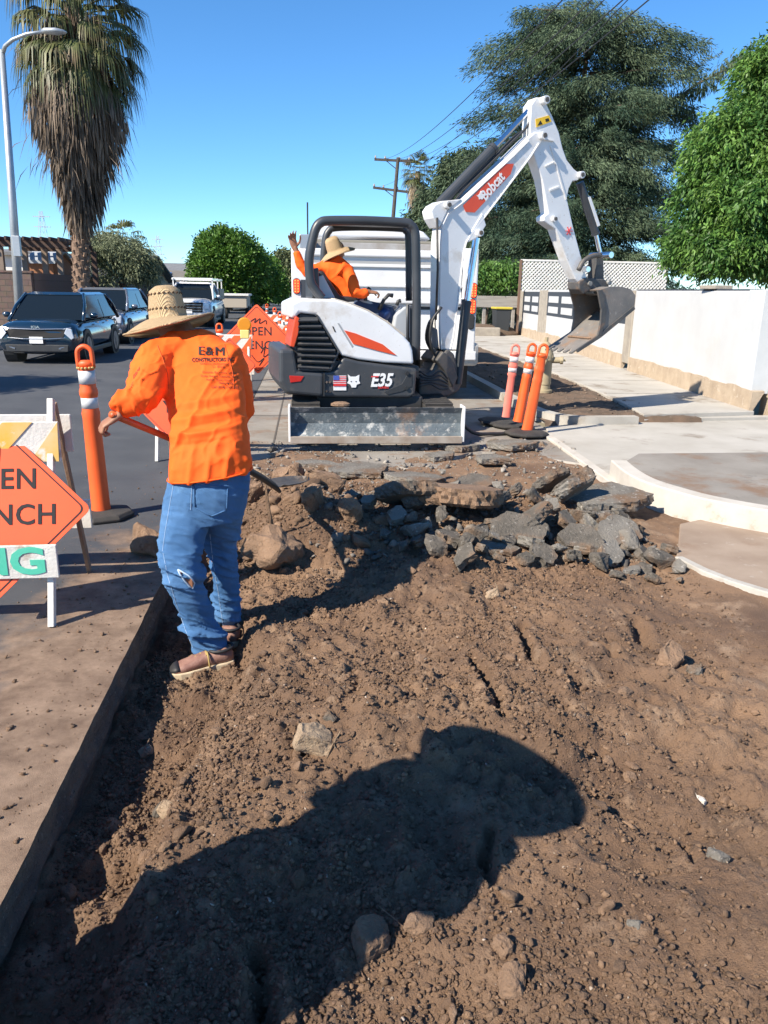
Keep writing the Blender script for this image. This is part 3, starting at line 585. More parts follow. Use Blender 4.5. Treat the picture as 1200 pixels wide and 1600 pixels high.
side = [(4.46, 9.85), (4.62, 11), (4.8, 13.0), (4.97, 16), (5.02, 22), (5.02, 300), (9, 300), (9, 34), (7.6, 24), (6.75, 14), (6.2, 10.15)]
structure(MB().prism(flat(side, .12), (0, 0, -.2)).build('sidewalk', m_conc, bevel=.01))
structure(MB().prism(flat([(4.40, 9.98), (4.46, 9.80), (6.3, 10.0), (14, 9.9), (14, 10.1), (6.2, 10.17)], .06), (0, 0, -.16)).build('driveway_back_edge', m_conc))
mb = MB()
for y in (12.0, 13.9, 15.9, 18, 20.2, 23, 26): mb.add([(4.8, y, .124), (7.3, y, .124), (7.3, y+.02, .124), (4.8, y+.02, .124)], [(0, 1, 2, 3)])
structure(mb.build('sidewalk_joints', mat('joint2', (.14, .13, .11), rough=1)))
x = RNG.uniform(3.3, 4.9, 700); y = RNG.uniform(10, 17, 700); s = np.clip(.006*(1-RNG.uniform(0, 1, len(x)))**-.5, .006, .04)
scatter('parkway_gravel', np.stack([x, y, .09+0*x], 1), s, mat('pgrit', (.22, .17, .13), (.12, .09, .07), 9, .95, island=.4), 1, .2, .2, 'gravel and crumbs covering the bare parkway strip', 'gravel')
# ------------------------------------------------------------------ right: stucco garden wall
m_stucco = mat('stucco_white', (.50, .51, .515), (.455, .465, .47), 2, .9, bump=.25, bscale=80, spot=[((.47, .45, .41), .9, .60, .8)])
m_raw = mat('raw_block', (.38, .34, .28), (.29, .26, .22), 6, .95, bump=.9, bscale=60)
m_found = mat('foundation', (.46, .37, .27), (.36, .28, .2), 4, .95, bump=1.0, bscale=45, spot=[((.6, .53, .43), 9, .6, .72)])
m_dark = mat('dark_gap', (.035, .045, .06), rough=.8)
WP0 = np.array([6.2, 10.28]); WD = np.array([.098, 1.0])
def wpt(y, off=0): t = y-WP0[1]; return WP0+WD*t+np.array([off, 0])
def wall_seg(mb, y0, y1, z0, z1, o0=0.0, o1=.2):
    a, b = wpt(y0, o0), wpt(y1, o0); c, e = wpt(y1, o1), wpt(y0, o1); mb.prism([(*a, z0), (*b, z0), (*c, z0), (*e, z0)], (0, 0, z1-z0))
t = thing('garden_wall', (6.2, 10.28, .1), 'white stucco garden wall with tan footing and raw grey posts along the sidewalk', 'wall')
mb = MB(); wall_seg(mb, 10.75, 15.9, .30, 1.735); mb.build('panel', m_stucco, t, bevel=.01)
mb = MB(); wall_seg(mb, 10.28, 10.75, .34, 1.75, -.025, .24); mb.build('post', mat('stucco_pale', (.50, .52, .53), (.45, .47, .48), 3, .9, bump=.3), t, bevel=.01)
mb = MB(); wall_seg(mb, 15.9, 16.35, .25, 1.74, -.03, .23); mb.build('post', m_raw, t, bevel=.012)
# footing with a ragged top edge
def footing(y0, y1, seed, zt, o=-.05):
    ys_ = np.arange(y0, y1+.01, .09); A_ = []; 
    tops = [zt+.035*fbm(np.array([y*2.5]), np.array([1.]), 4, seed)[0] for y in ys_]
    vs = []; fs = []
    for y, zt_ in zip(ys_, tops):
        jj = .015*fbm(np.array([y*5]), np.array([4.]), 3, seed+2)[0]
        vs += [(*wpt(y, o+jj), .0), (*wpt(y, o+.012+jj), zt_*.55), (*wpt(y, o+.02), zt_), (*wpt(y, .15), zt_)]
    for i in range(len(ys_)-1):
        for k in range(3): a = i*4+k; fs.append((a, a+1, a+5, a+4))
    fs += [(0, 1, 2, 3)]
    return MB().add(vs, fs)
footing(10.2, 15.95, 3, .40).build('footing', m_found, t); footing(16.3, 30.0, 7, .42, -.045).build('footing', m_found, t)
segs = [(16.35, 20.7, 1.05), (21.1, 24.75, .98), (26.05, 29.1, .95)]
posts = [(20.7, 21.1), (24.75, 26.05), (29.1, 29.9)]
for y0, y1, zt in segs:
    mb = MB(); wall_seg(mb, y0, y1, .3, zt); mb.build('panel', m_stucco, t, bevel=.01)
    if y0 > 16:
        f = MB(); wall_seg(f, y0, y1, zt+.003, 1.70, -.006, .17); fr = f.build('vent_opening', m_dark, t)
        g = MB()
        n = 2; st = (y1-y0)/n
        for i in range(n+0):
            for r in range(2):
                z0_ = zt+.09+r*.31
                wall_seg(g, y0+i*st+.22, y0+(i+1)*st-.22, z0_, z0_+.19, -.014, .1)
        g.build('vent_block', m_stucco, fr)
        c = MB(); wall_seg(c, y0, y1, 1.70, 1.76, 0, .2); c.build('cap', m_stucco, t)
for y0, y1 in posts: mb = MB(); wall_seg(mb, y0, y1, .3, 1.75, -.02, .2); mb.build('post', m_raw if y0 > 22 else m_stucco, t, bevel=.01)
mb = MB(); wall_seg(mb, 10.75, 15.9, 1.737, 1.76, .02, .19); mb.build('cap', m_dark, t)
mb = MB(); a = wpt(12.2, .1); mb.box((a[0], a[1], 1.79), (.3, .5, .06)); tag(mb.build('concrete_block', m_raw, bevel=.01), 'loose grey block lying on top of the white wall', 'block')
# short return of the wall by the driveway, in shade
t2 = thing('gate_pier', (6.75, 10.15, .05), 'shaded white pier at the end of the wall by the driveway', 'pier')
MB().box2(6.47, 7.3, 10.17, 10.4, .34, 1.72).build('pier', m_stucco, t2, bevel=.01); MB().box2(6.44, 7.4, 10.13, 10.45, .0, .36).build('base', m_found, t2, bevel=.02)

# lattice fence behind the wall
m_white = mat('white_wood', (.78, .77, .73), (.66, .64, .6), 5, .7, bump=.2)
LY = 28.95; xa = AY(816, 414, LY); xb = AY(1043, 424, LY); zt = 2.78; zb = 1.72
lt = thing('lattice_fence', (xa[0], LY, 1.7), 'white diagonal lattice screen rising behind the garden wall', 'lattice fence')
mb = MB(); w_ = .14; W_ = xb[0]-xa[0]; Hh = zt-zb
for sgn, dy in ((1, 0), (-1, .018)):
    k = -Hh
    while k < W_:
        x0 = max(k, 0); x1 = min(k+Hh, W_)
        if x1-x0 > .02:
            za, zb2 = (x0-k, x1-k) if sgn > 0 else (Hh-(x0-k), Hh-(x1-k))
            mb.bar((xa[0]+x0, LY+dy, zb+za), (xa[0]+x1, LY+dy, zb+zb2), .012, .055, up=(0, 1, 0)) if False else mb.bar((xa[0]+x0, LY+dy, zb+za), (xa[0]+x1, LY+dy, zb+zb2), .05, .012, up=(0, 1, 0))
        k += w_
mb.build('lattice', m_white, lt)
MB().box2(xa[0]-.06, xb[0]+.05, LY-.02, LY+.04, zt, zt+.06).build('rail', m_white, lt); MB().box2(xa[0]-.09, xa[0]-.005, LY-.03, LY+.05, .2, zt+.04).build('post', mat('brown_post', (.16, .1, .07), rough=.9), lt)
# grey board fence + clutter behind the truck on the right
m_grey = mat('weathered_board', (.36, .34, .31), (.26, .24, .22), 3, .9, bump=.6, stretch=(.3, 1, 4))
FY = 30.0; a = AY(742, 462, FY); b = AY(806, 462, FY); c = AY(742, 480, FY)
ft = thing('rail_fence', (a[0], FY, 0), 'weathered grey board rail on posts behind the dump truck', 'fence')
MB().box2(a[0]-3, b[0]+.1, FY, FY+.05, c[2], a[2]).build('board', m_grey, ft, bevel=.01)
for xx in (a[0]-2.4, a[0]+.35, b[0]-.1): MB().box2(xx, xx+.12, FY+.052, FY+.16, -.05, a[2]-.02).build('post', m_grey, ft, bevel=.01)
m_bin = mat('bin_plastic', (.03, .035, .04), rough=.5)
p = G(783, 522, .12); bt = thing('wheelie_bin', (p[0], 29.0, .1), 'dark wheeled bin standing behind the wall end', 'bin'); q = AY(783, 500, 29.0)
MB().loft([[(q[0]+sx*w, 29.0+sy*w, z) for sx, sy in ((-1, -1), (1, -1), (1, 1), (-1, 1))] for w, z in ((.24, .1), (.3, 1.05))]).build('body', m_bin, bt, bevel=.03)
MB().box((q[0], 29.0, 1.1), (.68, .7, .08)).build('lid', mat('lid_yellow', (.5, .4, .05), rough=.5), bt, bevel=.03)
for s_ in (-.3, .3): MB().cyl((q[0]+s_-.04, 29.3, .2), (q[0]+s_+.04, 29.3, .2), .12).build('wheel', m_bin, bt)
mb = MB(); mb.loft([[(6.1+w*math.cos(k*.52)*1.7, 29.5+w*math.sin(k*.52), z) for k in range(12)] for w, z in ((1.25, .0), (1.15, .25), (.9, .42), (.3, .5))])
tag(mb.build('soil_mound', m_park, smooth=True), 'low brown mound of earth behind the truck', 'soil mound')
tag(MB().box2(4.7, 7.0, 28.2, 28.45, .1, .42).build('low_wall', m_raw, bevel=.03), 'low tan block kerb wall behind the truck', 'low wall')

# ------------------------------------------------------------------ trees
m_bark = mat('bark', (.14, .1, .075), (.08, .055, .042), 8, .95, bump=1.0, bscale=25, stretch=(1, 1, .25))
m_cedar = mat('cedar_needles', (.034, .068, .042), (.105, .145, .082), .6, .75, island=.45, trans=.2, contrast=(.4, .6), spec=.3)
m_bright = mat('bright_leaves', (.045, .125, .028), (.15, .27, .055), 1.7, .5, island=.45, trans=.3, spec=.4)
m_ficus = mat('ficus_leaves', (.06, .14, .018), (.10, .2, .028), .6, .55, island=.4, trans=.25)
m_olive = mat('olive_leaves', (.13, .16, .085), (.2, .225, .13), 1.2, .7, island=.35, trans=.2)
m_dull = mat('dull_leaves', (.085, .11, .045), (.13, .15, .065), 1.0, .7, island=.4, trans=.2)
def rotz(v, a): return np.array([v[0]*math.cos(a)-v[1]*math.sin(a), v[0]*math.sin(a)+v[1]*math.cos(a), v[2]])
def trunk_mb(base, top, r0, r1, limbs=(), n=10, wob=.15):
    mb = MB(); base = np.array(base, float); top = np.array(top, float); pts = [base+(top-base)*k/6+np.array([random.uniform(-wob, wob), random.uniform(-wob, wob), 0])*(k > 0) for k in range(7)]
    mb.tube(pts, [r0*1.25]+[r0+(r1-r0)*k/6 for k in range(1, 7)], n)
    for (a, b, ra) in limbs:
        a = np.array(a, float); b = np.array(b, float); mid = (a+b)/2+np.array([0, 0, .06*np.linalg.norm(b-a)]); mb.tube([a, mid, b], [ra, ra*.7, ra*.25], 7)
    return mb
# --- big deodar cedar
def cedar():
    Yc = 37.0; c0 = AY(905, 300, Yc)[0]; base = np.array([c0, Yc, 0]); S = Yc/1190
    tr = thing('cedar_tree', base, 'big dark blue green cedar with drooping layered boughs behind the excavator boom', 'tree')
    # silhouette half extents (left,right) by pixel row
    rows = [(22, 800, 850), (45, 772, 1000), (80, 768, 1070), (110, 770, 1105), (150, 766, 1095), (200, 756, 1060), (250, 745, 1065), (300, 715, 1085), (340, 690, 1085), (380, 680, 1090), (430, 670, 1095), (470, 670, 1095)]
    zs = [AY(905, r[0], Yc)[2] for r in rows][::-1]; Ls = [AY(r[1], r[0], Yc)[0]-c0 for r in rows][::-1]; Rs = [AY(r[2], r[0], Yc)[0]-c0 for r in rows][::-1]
    P = []; D = []; LN = []; limbs = []
    N = 205
    for i in range(N):
        f = (i+.5)/N; z = zs[0]-.9+(zs[-1]-zs[0]+.9)*f; az = i*2.39996+random.uniform(-.3, .3)
        ext_r = np.interp(z, zs, Rs); ext_l = -np.interp(z, zs, Ls); cx = (ext_r-ext_l)/2; hw = (ext_r+ext_l)/2
        R_ = hw*(random.uniform(.5, .95) if random.random() < .7 else random.uniform(.95, 1.22)); dirv = np.array([math.cos(az), math.sin(az)*.85, 0])
        bend = random.uniform(.05, .28)+(.35 if f > .8 else 0); tip_drop = random.uniform(.05, .16)*R_+.1
        def pos(t): return np.array([c0+cx*min(1, t*1.4), Yc, 0])+dirv*R_*t+np.array([0, 0, z+bend*math.sin(t*2.4)*R_*.35-tip_drop*t*t])
        if i % 3 == 0: limbs.append((pos(0.02), pos(.85), .07+.05*(1-f)))
        nsp = int(7+R_*7)
        for s_ in range(nsp):
            t = .25+.78*((s_+random.random())/nsp); lat = (RNG.normal()*.20*R_*(1.15-t*.6)); q = pos(min(t, 1.04))+np.array([-dirv[1], dirv[0], 0])*lat
            n = 60; off = RNG.normal(size=(n, 3))*np.array([.22, .22, .05]); drop = RNG.uniform(0, 1, n)**1.6*.48; pc = q+off; pc[:, 2] -= drop
            sdv = dirv*.9+RNG.normal(size=3)*np.array([.55, .55, .12]); dd = sdv+RNG.normal(size=(n, 3))*np.array([.3, .3, .16]); dd[:, 2] -= .25+drop*1.9; P.append(pc); D.append(dd); LN.append(RNG.uniform(.09, .22, n))
    for _ in range(80):
        f = random.random()*.80; z = zs[0]+(zs[-1]-zs[0])*f; az = random.uniform(0, 6.283); ext_r = np.interp(z, zs, Rs); ext_l = -np.interp(z, zs, Ls); cx = (ext_r-ext_l)/2; hw = (ext_r+ext_l)/2; dirv = np.array([math.cos(az), math.sin(az)*.85, random.uniform(-.05, .3)])
        a = np.array([c0+cx, Yc, z])+dirv*hw*.75; L_ = random.uniform(.8, 1.7)
        for t in np.linspace(0, 1, 12): n = int(34*(1.15-t)); pc = a+dirv*L_*t+RNG.normal(size=(n, 3))*np.array([.13, .13, .05])*(1.3-t); pc[:, 2] -= RNG.uniform(0, .3, n)*(1.2-t); dd = dirv*.9+RNG.normal(size=(n, 3))*.35; dd[:, 2] -= .5; P.append(pc); D.append(dd); LN.append(RNG.uniform(.08, .2, n))
    # the long bare bough reaching right over the roof line
    for k in range(26):
        t = k/25; q = AY(1050+t*120, 150-t*60+10*math.sin(t*5), Yc-1.0)
        n = 34; pc = q+RNG.normal(size=(n, 3))*np.array([.2, .3, .14]); dd = RNG.normal(size=(n, 3))*.4; dd[:, 2] -= 1.2; P.append(pc); D.append(dd); LN.append(RNG.uniform(.15, .35, n))
    limbs.append((AY(1010, 190, Yc), AY(1170, 92, Yc-1.0), .09)); limbs.append((AY(950, 250, Yc), AY(1085, 140, Yc-.5), .12))
    P = np.concatenate(P); D = np.concatenate(D); LN = np.concatenate(LN); V, F = leafmesh(P, D, LN, LN*.21, bend=.12)
    npmesh('crown', V, F, m_cedar, tr)
    trunk_mb(base+[.3, 0, -.2], (c0-.2, Yc, zs[-1]-1.2), .42, .08, limbs).build('trunk', m_bark, tr, smooth=True)
cedar()
# --- leafy crowns made of drooping clusters on lumps
def crown(lumps, nclu, per, ln, wd, spread, mode='droop', inner=.35):
    extra = []
    for c_, r_ in lumps:
        r_ = np.array(r_)
        for _ in range(5):
            u_ = RNG.normal(size=3); u_ /= np.linalg.norm(u_); u_[2] = abs(u_[2])*.8; k_ = RNG.uniform(.16, .34); extra.append((np.array(c_)+u_*r_*RNG.uniform(.85, 1.12), tuple(r_*k_)))
    lumps = list(lumps)+extra
    P = []; D = []; LN = []; cs = np.array([l[0] for l in lumps], float); rs = np.array([l[1] for l in lumps], float); wgt = (rs.prod(1))**.6; wgt /= wgt.sum()
    idx = RNG.choice(len(lumps), nclu, p=wgt); u = RNG.normal(size=(nclu, 3)); u /= np.linalg.norm(u, axis=1)[:, None]; u[:, 2] = np.where(u[:, 2] < -.55, -u[:, 2], u[:, 2])
    lump_n = 1+.22*noise3(u*1.0+cs[idx]*.37, 3.2, 5)+.15*noise3(u+cs[idx], 7, 6); rr = 1-inner*RNG.uniform(0, 1, nclu)**2.2
    C = cs[idx]+u*rs[idx]*(rr*lump_n)[:, None]
    cd = RNG.normal(size=(nclu, 3))*.5; C = np.repeat(C, per, 0); U = np.repeat(u, per, 0)+np.repeat(cd, per, 0); n = len(C); C = C+RNG.normal(size=(n, 3))*spread
    if mode == 'droop': D = U*np.array([1, 1, .5])+RNG.normal(size=(n, 3))*.42; D[:, 2] -= .6
    elif mode == 'up': D = U*.6+RNG.normal(size=(n, 3))*.45; D[:, 2] += .55
    else: D = U+RNG.normal(size=(n, 3))*.8
    return leafmesh(C, D, ln*RNG.uniform(.7, 1.3, n), wd*RNG.uniform(.8, 1.2, n))
Yt = 17.5
def lump(px, py, Y, r): return (AY(px, py, Y), r)
tr = thing('leafy_tree', (AY(1230, 400, Yt)[0], Yt, 0), 'bright green leafy tree overhanging the white wall at the right edge', 'tree')
L_ = [lump(1215, 150, Yt, (1.0, 1.0, 1.05)), lump(1160, 245, Yt, (1.15, 1.1, 1.0)), lump(1230, 260, Yt-.5, (1.3, 1.2, 1.3)), lump(1130, 330, Yt, (1.05, 1.1, .95)), lump(1195, 340, Yt-.8, (1.1, 1, 1.1)), lump(1095, 400, Yt-.2, (.8, .9, .6)), lump(1160, 405, Yt-.9, (1.0, .8, .65)), lump(1235, 400, Yt-1, (1.2, 1, .8)), lump(1280, 220, Yt+.5, (1.6, 1.4, 2.2)), lump(1300, 380, Yt, (1.6, 1.4, 1.4))]
V, F = crown(L_, 8500, 24, .12, .048, .11, inner=.72); npmesh('crown', V, F, m_bright, tr)
bx_ = AY(1240, 400, Yt)[0]; trunk_mb((bx_, Yt, 0), (bx_-.1, Yt, 4.8), .2, .06, [((bx_, Yt, 2.0), L_[3][0], .08), ((bx_, Yt, 2.6), L_[1][0], .07), ((bx_, Yt, 3.3), L_[0][0], .06), ((bx_, Yt, 1.8), L_[5][0], .06)]).build('trunk', m_bark, tr, smooth=True)

def simple_tree(label, Y, lumps, m, ncl, per, ln, wd, spread, mode='droop', trunk_px=None, r=.15, name='tree', group=None, ztop=None):
    ls = [lump(a, b, Y+e, rr) for a, b, e, rr in lumps]; bx = AY(trunk_px or lumps[0][0], 450, Y)[0]
    t = thing(name, (bx, Y, 0), label, 'tree', group); V, F = crown(ls, ncl, per, ln, wd, spread, mode); npmesh('crown', V, F, m, t)
    zt_ = np.mean([l[0][2] for l in ls]); trunk_mb((bx, Y, 0), (bx, Y, zt_), r, r*.4, [((bx, Y, zt_*.55), l[0], r*.4) for l in ls[:5]], wob=.05).build('trunk', m_bark, t, smooth=True); return t
# clipped ficus row on the left of the street
simple_tree('round clipped bright green tree at the near end of the row', 55, [(352, 415, 0, (2.1, 2.2, 2.2)), (335, 432, 0, (1.6, 1.8, 1.9)), (378, 425, 0, (1.7, 1.8, 1.9)), (352, 452, 0, (1.9, 2, 1.3))], m_ficus, 5200, 8, .26, .13, .14, 'up', r=.22, name='clipped_tree')
simple_tree('second clipped tree, darker, just beyond the round one', 66, [(393, 432, 0, (1.9, 2, 2.1)), (402, 452, 0, (1.6, 2, 1.7)), (385, 460, 0, (1.5, 1.6, 1.5))], m_ficus, 3600, 8, .26, .13, .14, 'up', r=.22, name='clipped_tree')
simple_tree('third clipped tree at the far end of the row', 80, [(418, 440, 0, (1.7, 2, 2.0)), (424, 458, 0, (1.5, 1.8, 1.6))], m_ficus, 2400, 8, .28, .14, .14, 'up', r=.2, name='clipped_tree')
simple_tree('dull grey green tree at the end of the street', 120, [(446, 420, 0, (2.6, 3, 2.6)), (440, 440, 0, (2.6, 3, 2.2)), (455, 445, 0, (2.6, 3, 2.2)), (462, 425, 0, (2.3, 3, 2.2))], m_dull, 1500, 7, .5, .25, .3, name='street_end_tree')
simple_tree('wispy grey green olive tree behind the parked cars', 38, [(190, 400, 0, (1.1, 1.5, .8)), (172, 408, 0, (.9, 1.2, .7)), (215, 418, 0, (.7, 1.2, .7)), (198, 428, 0, (1.1, 1.4, .8)), (224, 434, 0, (.5, .8, .4)), (165, 385, .3, (.7, .7, .5)), (150, 392, .4, (.6, .6, .5))], m_olive, 2600, 8, .17, .045, .16, r=.12, name='olive_tree')
# shrubs and trees at the right of the street behind the truck
simple_tree('dark green tree left of the cedar above the dump truck', 44, [(702, 335, 0, (1.5, 2, 1.4)), (672, 362, 0, (1.5, 2, .9)), (720, 300, 0, (1.4, 1.5, 1.7)), (700, 380, 0, (2.6, 2, 2.0)), (735, 262, 0, (.6, .8, .8)), (650, 378, 0, (1.2, 1.5, .8))], m_cedar, 4600, 8, .3, .09, .22, r=.25, name='conifer_tree')
simple_tree('green shrub in the shade behind the truck tail light', 31, [(762, 447, 0, (.8, .8, .5)), (790, 445, 0, (.7, .8, .5)), (775, 430, 0, (.8, .8, .5)), (740, 440, 0, (.7, .7, .6))], m_bright, 700, 8, .16, .06, .1, r=.06, name='shrub')
# ------------------------------------------------------------------ palms
m_frond = mat('palm_frond', (.065, .09, .03), (.13, .13, .05), 1.5, .5, island=.5, trans=.25, spot=[((.22, .16, .09), 1.3, .55, .68)])
m_dryf = mat('dead_frond', (.20, .155, .115), (.11, .085, .065), 1.2, .9, island=.5, trans=.1)
m_pbark = mat('palm_bark', (.25, .165, .115), (.15, .1, .07), 10, .95, bump=1, bscale=18, stretch=(1, 1, 2))
def fan(hub, axis, R_, nb, up, spread=2.3, droop=.35, width=.06):
    """one fan frond: nb narrow blades of 3 segments with drooping tips -> quads"""
    axis = axis/np.linalg.norm(axis); side = np.cross(axis, up); side /= np.linalg.norm(side); V = []; F = []
    for i in range(nb):
        a = (i/(nb-1)-.5)*spread; dv = axis*math.cos(a)+side*math.sin(a); L = R_*(1-.25*abs(a)/spread*2)*random.uniform(.85, 1.1); wv = np.cross(dv, up); wv /= np.linalg.norm(wv)
        p = [hub+dv*L*.12, hub+dv*L*.5, hub+dv*L*.78+np.array([0, 0, -droop*L*.18]), hub+dv*L*.9+np.array([0, 0, -droop*L*(.5+.5*random.random())])]
        ws = [width*.35, width, width*.7, width*.12]; b = len(V)
        for q, w in zip(p, ws): V += [q-wv*w, q+wv*w]
        F += [(b+2*k, b+2*k+1, b+2*k+3, b+2*k+2) for k in range(3)]
    return V, F
def palm_fronds(center, n, rmin, R_, el0, el1, nb, droop, width, zspan=0.0, pet=1.0, seed=1):
    V = []; F = []; pb = MB()
    for i in range(n):
        az = i*2.39996+random.uniform(-.2, .2); f = i/n; el = rad(el0+(el1-el0)*f+random.uniform(-8, 8)); base = center+np.array([0, 0, -zspan*(1-f) if zspan else 0])
        d_ = np.array([math.cos(az)*math.cos(el), math.sin(az)*math.cos(el), math.sin(el)]); hub = base+d_*pet*random.uniform(.85, 1.15); hub[2] -= .1*pet
        dd = d_+np.array([0, 0, -.25]); up = np.array([-d_[0]*math.sin(el), -d_[1]*math.sin(el), math.cos(el)+.3]); v, f_ = fan(hub, dd, R_*random.uniform(.8, 1.1), nb, up, droop=droop, width=width); b = len(V); V += v; F += [tuple(b+q for q in x) for x in f_]
        pb.tube([base, base+d_*pet*.5+np.array([0, 0, .05]), hub+dd*.1], [.035, .028, .02], 5)
    return np.array(V), np.array(F), pb
def fan_palm(px, Y, ybase, ztop, skirt_bot, label):
    b = AY(px, 455, Y); x0 = b[0]; LEAN = .062; t = thing('fan_palm', (x0, Y, 0), label, 'palm tree')
    pts = [(x0+.06*math.sin(k*1.3)+LEAN*ztop*k/14, Y, -.1+(ztop+.1)*k/14) for k in range(15)]; mb = MB()
    mb.tube(pts, [.42]+[.27+.02*math.sin(k*2.1) for k in range(14)], 14)
    for k in range(130):       # cut leaf bases on the bare trunk
        z = .2+k*.035; a = k*2.399; mb.box((x0+LEAN*z+.27*math.cos(a), Y+.27*math.sin(a), z), (.12, .10, .16), np.array(Euler((0, -.45, a)).to_matrix()) if False else np.array((Euler((0, 0, a)).to_matrix() @ Euler((0, .45, 0)).to_matrix())))
    mb.build('trunk', m_pbark, t)
    # skirt of dead fronds
    C = []; D = []; LN = []; n = 9000; z = RNG.uniform(0, 1, n)**.8; zz = skirt_bot+.5+z*(ztop-skirt_bot-.8); az = RNG.uniform(0, 6.283, n)
    prof = np.interp(z, [0, .12, .35, .52, .66, .8, 1], [.34, .6, 1.05, 1.5, 1.25, .85, 1.0]); lob = 1+.22*np.sin(az*3+z*4)+.16*np.sin(az*7+z*9); R_ = prof*lob*RNG.uniform(.35, 1.03, n)
    C = np.stack([x0+LEAN*zz+R_*np.cos(az), Y+R_*np.sin(az), zz], 1); D = np.stack([np.cos(az)*.1, np.sin(az)*.1, -np.ones(n)], 1)+RNG.normal(size=(n, 3))*.10; V, F = leafmesh(C, D, RNG.uniform(.5, 1.15, n), RNG.uniform(.03, .09, n), bend=.0)
    k2 = 420; az = RNG.uniform(0, 6.283, k2); z2 = RNG.uniform(skirt_bot+2.0, ztop-1.0, k2); out = RNG.uniform(1.0, 1.75, k2); C2 = np.stack([x0+LEAN*z2+out*np.cos(az), Y+out*np.sin(az), z2], 1); D2 = np.stack([np.cos(az)*.6, np.sin(az)*.6, -np.ones(k2)], 1)+RNG.normal(size=(k2, 3))*.3
    V2, F2 = leafmesh(C2, D2, RNG.uniform(.3, .95, k2), .028, bend=.35); V = np.concatenate([V, V2]); F = np.concatenate([F, F2+len(V)-len(V2)]); npmesh('dead_skirt', V, F, m_dryf, t)
    V, F, pb = palm_fronds(np.array([x0+LEAN*ztop, Y, ztop]), 66, .3, 1.2, -45, 60, 28, 1.0, .034, 1.3, 1.4); npmesh('green_fronds', V, F, m_frond, t); pb.build('leaf_stalks', m_frond, t)
    V, F, pb = palm_fronds(np.array([x0+LEAN*ztop, Y, ztop-1.2]), 44, .3, 1.3, -80, -30, 20, 1.0, .03, 1.5, 1.25); npmesh('yellowing_fronds', V, F, m_dryf, t)
fan_palm(124, 31.0, 460, 10.9, 3.5, 'tall fan palm with a shaggy grey skirt of dead fronds behind the street lamp')
def small_palm(px, py, Y, R_, label, name='palm', m=m_frond, n=26, ztrunk=None):
    c = AY(px, py, Y); t = thing(name, (c[0], Y, 0), label, 'palm tree'); MB().tube([(c[0], Y, 0), (c[0], Y, c[2]*.5), (c[0], Y, c[2])], [R_*.1, R_*.07, R_*.07], 8).build('trunk', m_pbark, t)
    V, F, pb = palm_fronds(c, n, .2, R_*.6, -55, 65, 12, .7, R_*.03, 0, R_*.5); npmesh('fronds', V, F, m, t)
TX, TY_ = -12.6, 9.4
t = thing('street_tree', (TX, TY_, 0), 'leafy street tree beyond the left edge whose shadow streaks the far road', 'tree'); V, F = crown([((TX, TY_, 6.6), (1.5, 1.3, 1.0)), ((TX+.9, TY_+.4, 5.6), (1.1, 1, .7)), ((TX-.9, TY_-.5, 5.7), (1.1, 1, .8))], 1500, 7, .2, .09, .14, inner=.8); npmesh('crown', V, F, m_olive, t); trunk_mb((TX, TY_, 0), (TX, TY_, 6.4), .16, .05, [((TX, TY_, 4), (TX+1, TY_+.4, 5.9), .06), ((TX, TY_, 4.3), (TX-1, TY_-.4, 6.0), .06)]).build('trunk', m_bark, t)
small_palm(192, 372, 60, 1.9, 'small feathery palm top above the grey olive tree', n=20)
def far_fan_palm():
    Y = 90; c = AY(653, 268, Y); t = thing('fan_palm', (c[0], Y, 0), 'distant fan palm with a tan skirt right of the utility pole', 'palm tree'); MB().tube([(c[0], Y, 0), (c[0], Y, c[2])], [.4, .3], 8).build('trunk', m_pbark, t)
    V, F, pb = palm_fronds(c+np.array([0, 0, .3]), 40, .2, 1.4, -40, 70, 14, .6, .05, .6, 1.0); npmesh('green_fronds', V, F, m_frond, t)
    V, F, pb = palm_fronds(c+np.array([0, 0, -.6]), 44, .2, 1.5, -88, -45, 14, .6, .06, 1.6, .8); npmesh('dead_skirt', V, F, mat('tan_frond', (.3, .24, .15), (.2, .15, .1), 2, .9, island=.4), t)
far_fan_palm()

# ------------------------------------------------------------------ left: block wall, pergola, sheds and houses
m_blockw = brick_mat('block_wall', (.17, .115, .095), (.13, .088, .075), (.09, .07, .062), 1.0, .4, .2, (rad(90), 0, 0))
m_brownw = mat('brown_wood', (.085, .05, .038), (.06, .036, .028), 4, .85, bump=.4)
m_roofg = mat('grey_shingle', (.13, .135, .145), (.18, .185, .19), 3, .9, bump=.6, bscale=20)
m_rooft = mat('tan_shingle', (.17, .155, .135), (.13, .12, .105), 3, .9, bump=.6, bscale=20)
m_beige = mat('beige_stucco', (.55, .47, .37), (.5, .43, .34), 1, .9, bump=.2)
m_cream = mat('white_siding', (.7, .7, .68), (.64, .64, .62), 1, .8)
a = AY(0, 434, 30); wt = thing('block_wall', (-14, 30, 0), 'brown block wall along the left side behind the lamp post', 'wall')
bw = MB(); bw.box2(-22, -9.9, 30, 30.2, -.03, 2.05); bw.build('panel', m_blockw, wt); MB().box2(-22, -9.85, 29.97, 30.23, 2.053, 2.12).build('cap', m_blockw, wt)
MB().box2(-10.05, -9.85, 30.202, 52, -.03, 2.05).build('panel', brick_mat('block_wall_side', (.17, .115, .095), (.13, .088, .075), (.09, .07, .062), 1, .4, .2, (rad(90), 0, rad(90))), wt)
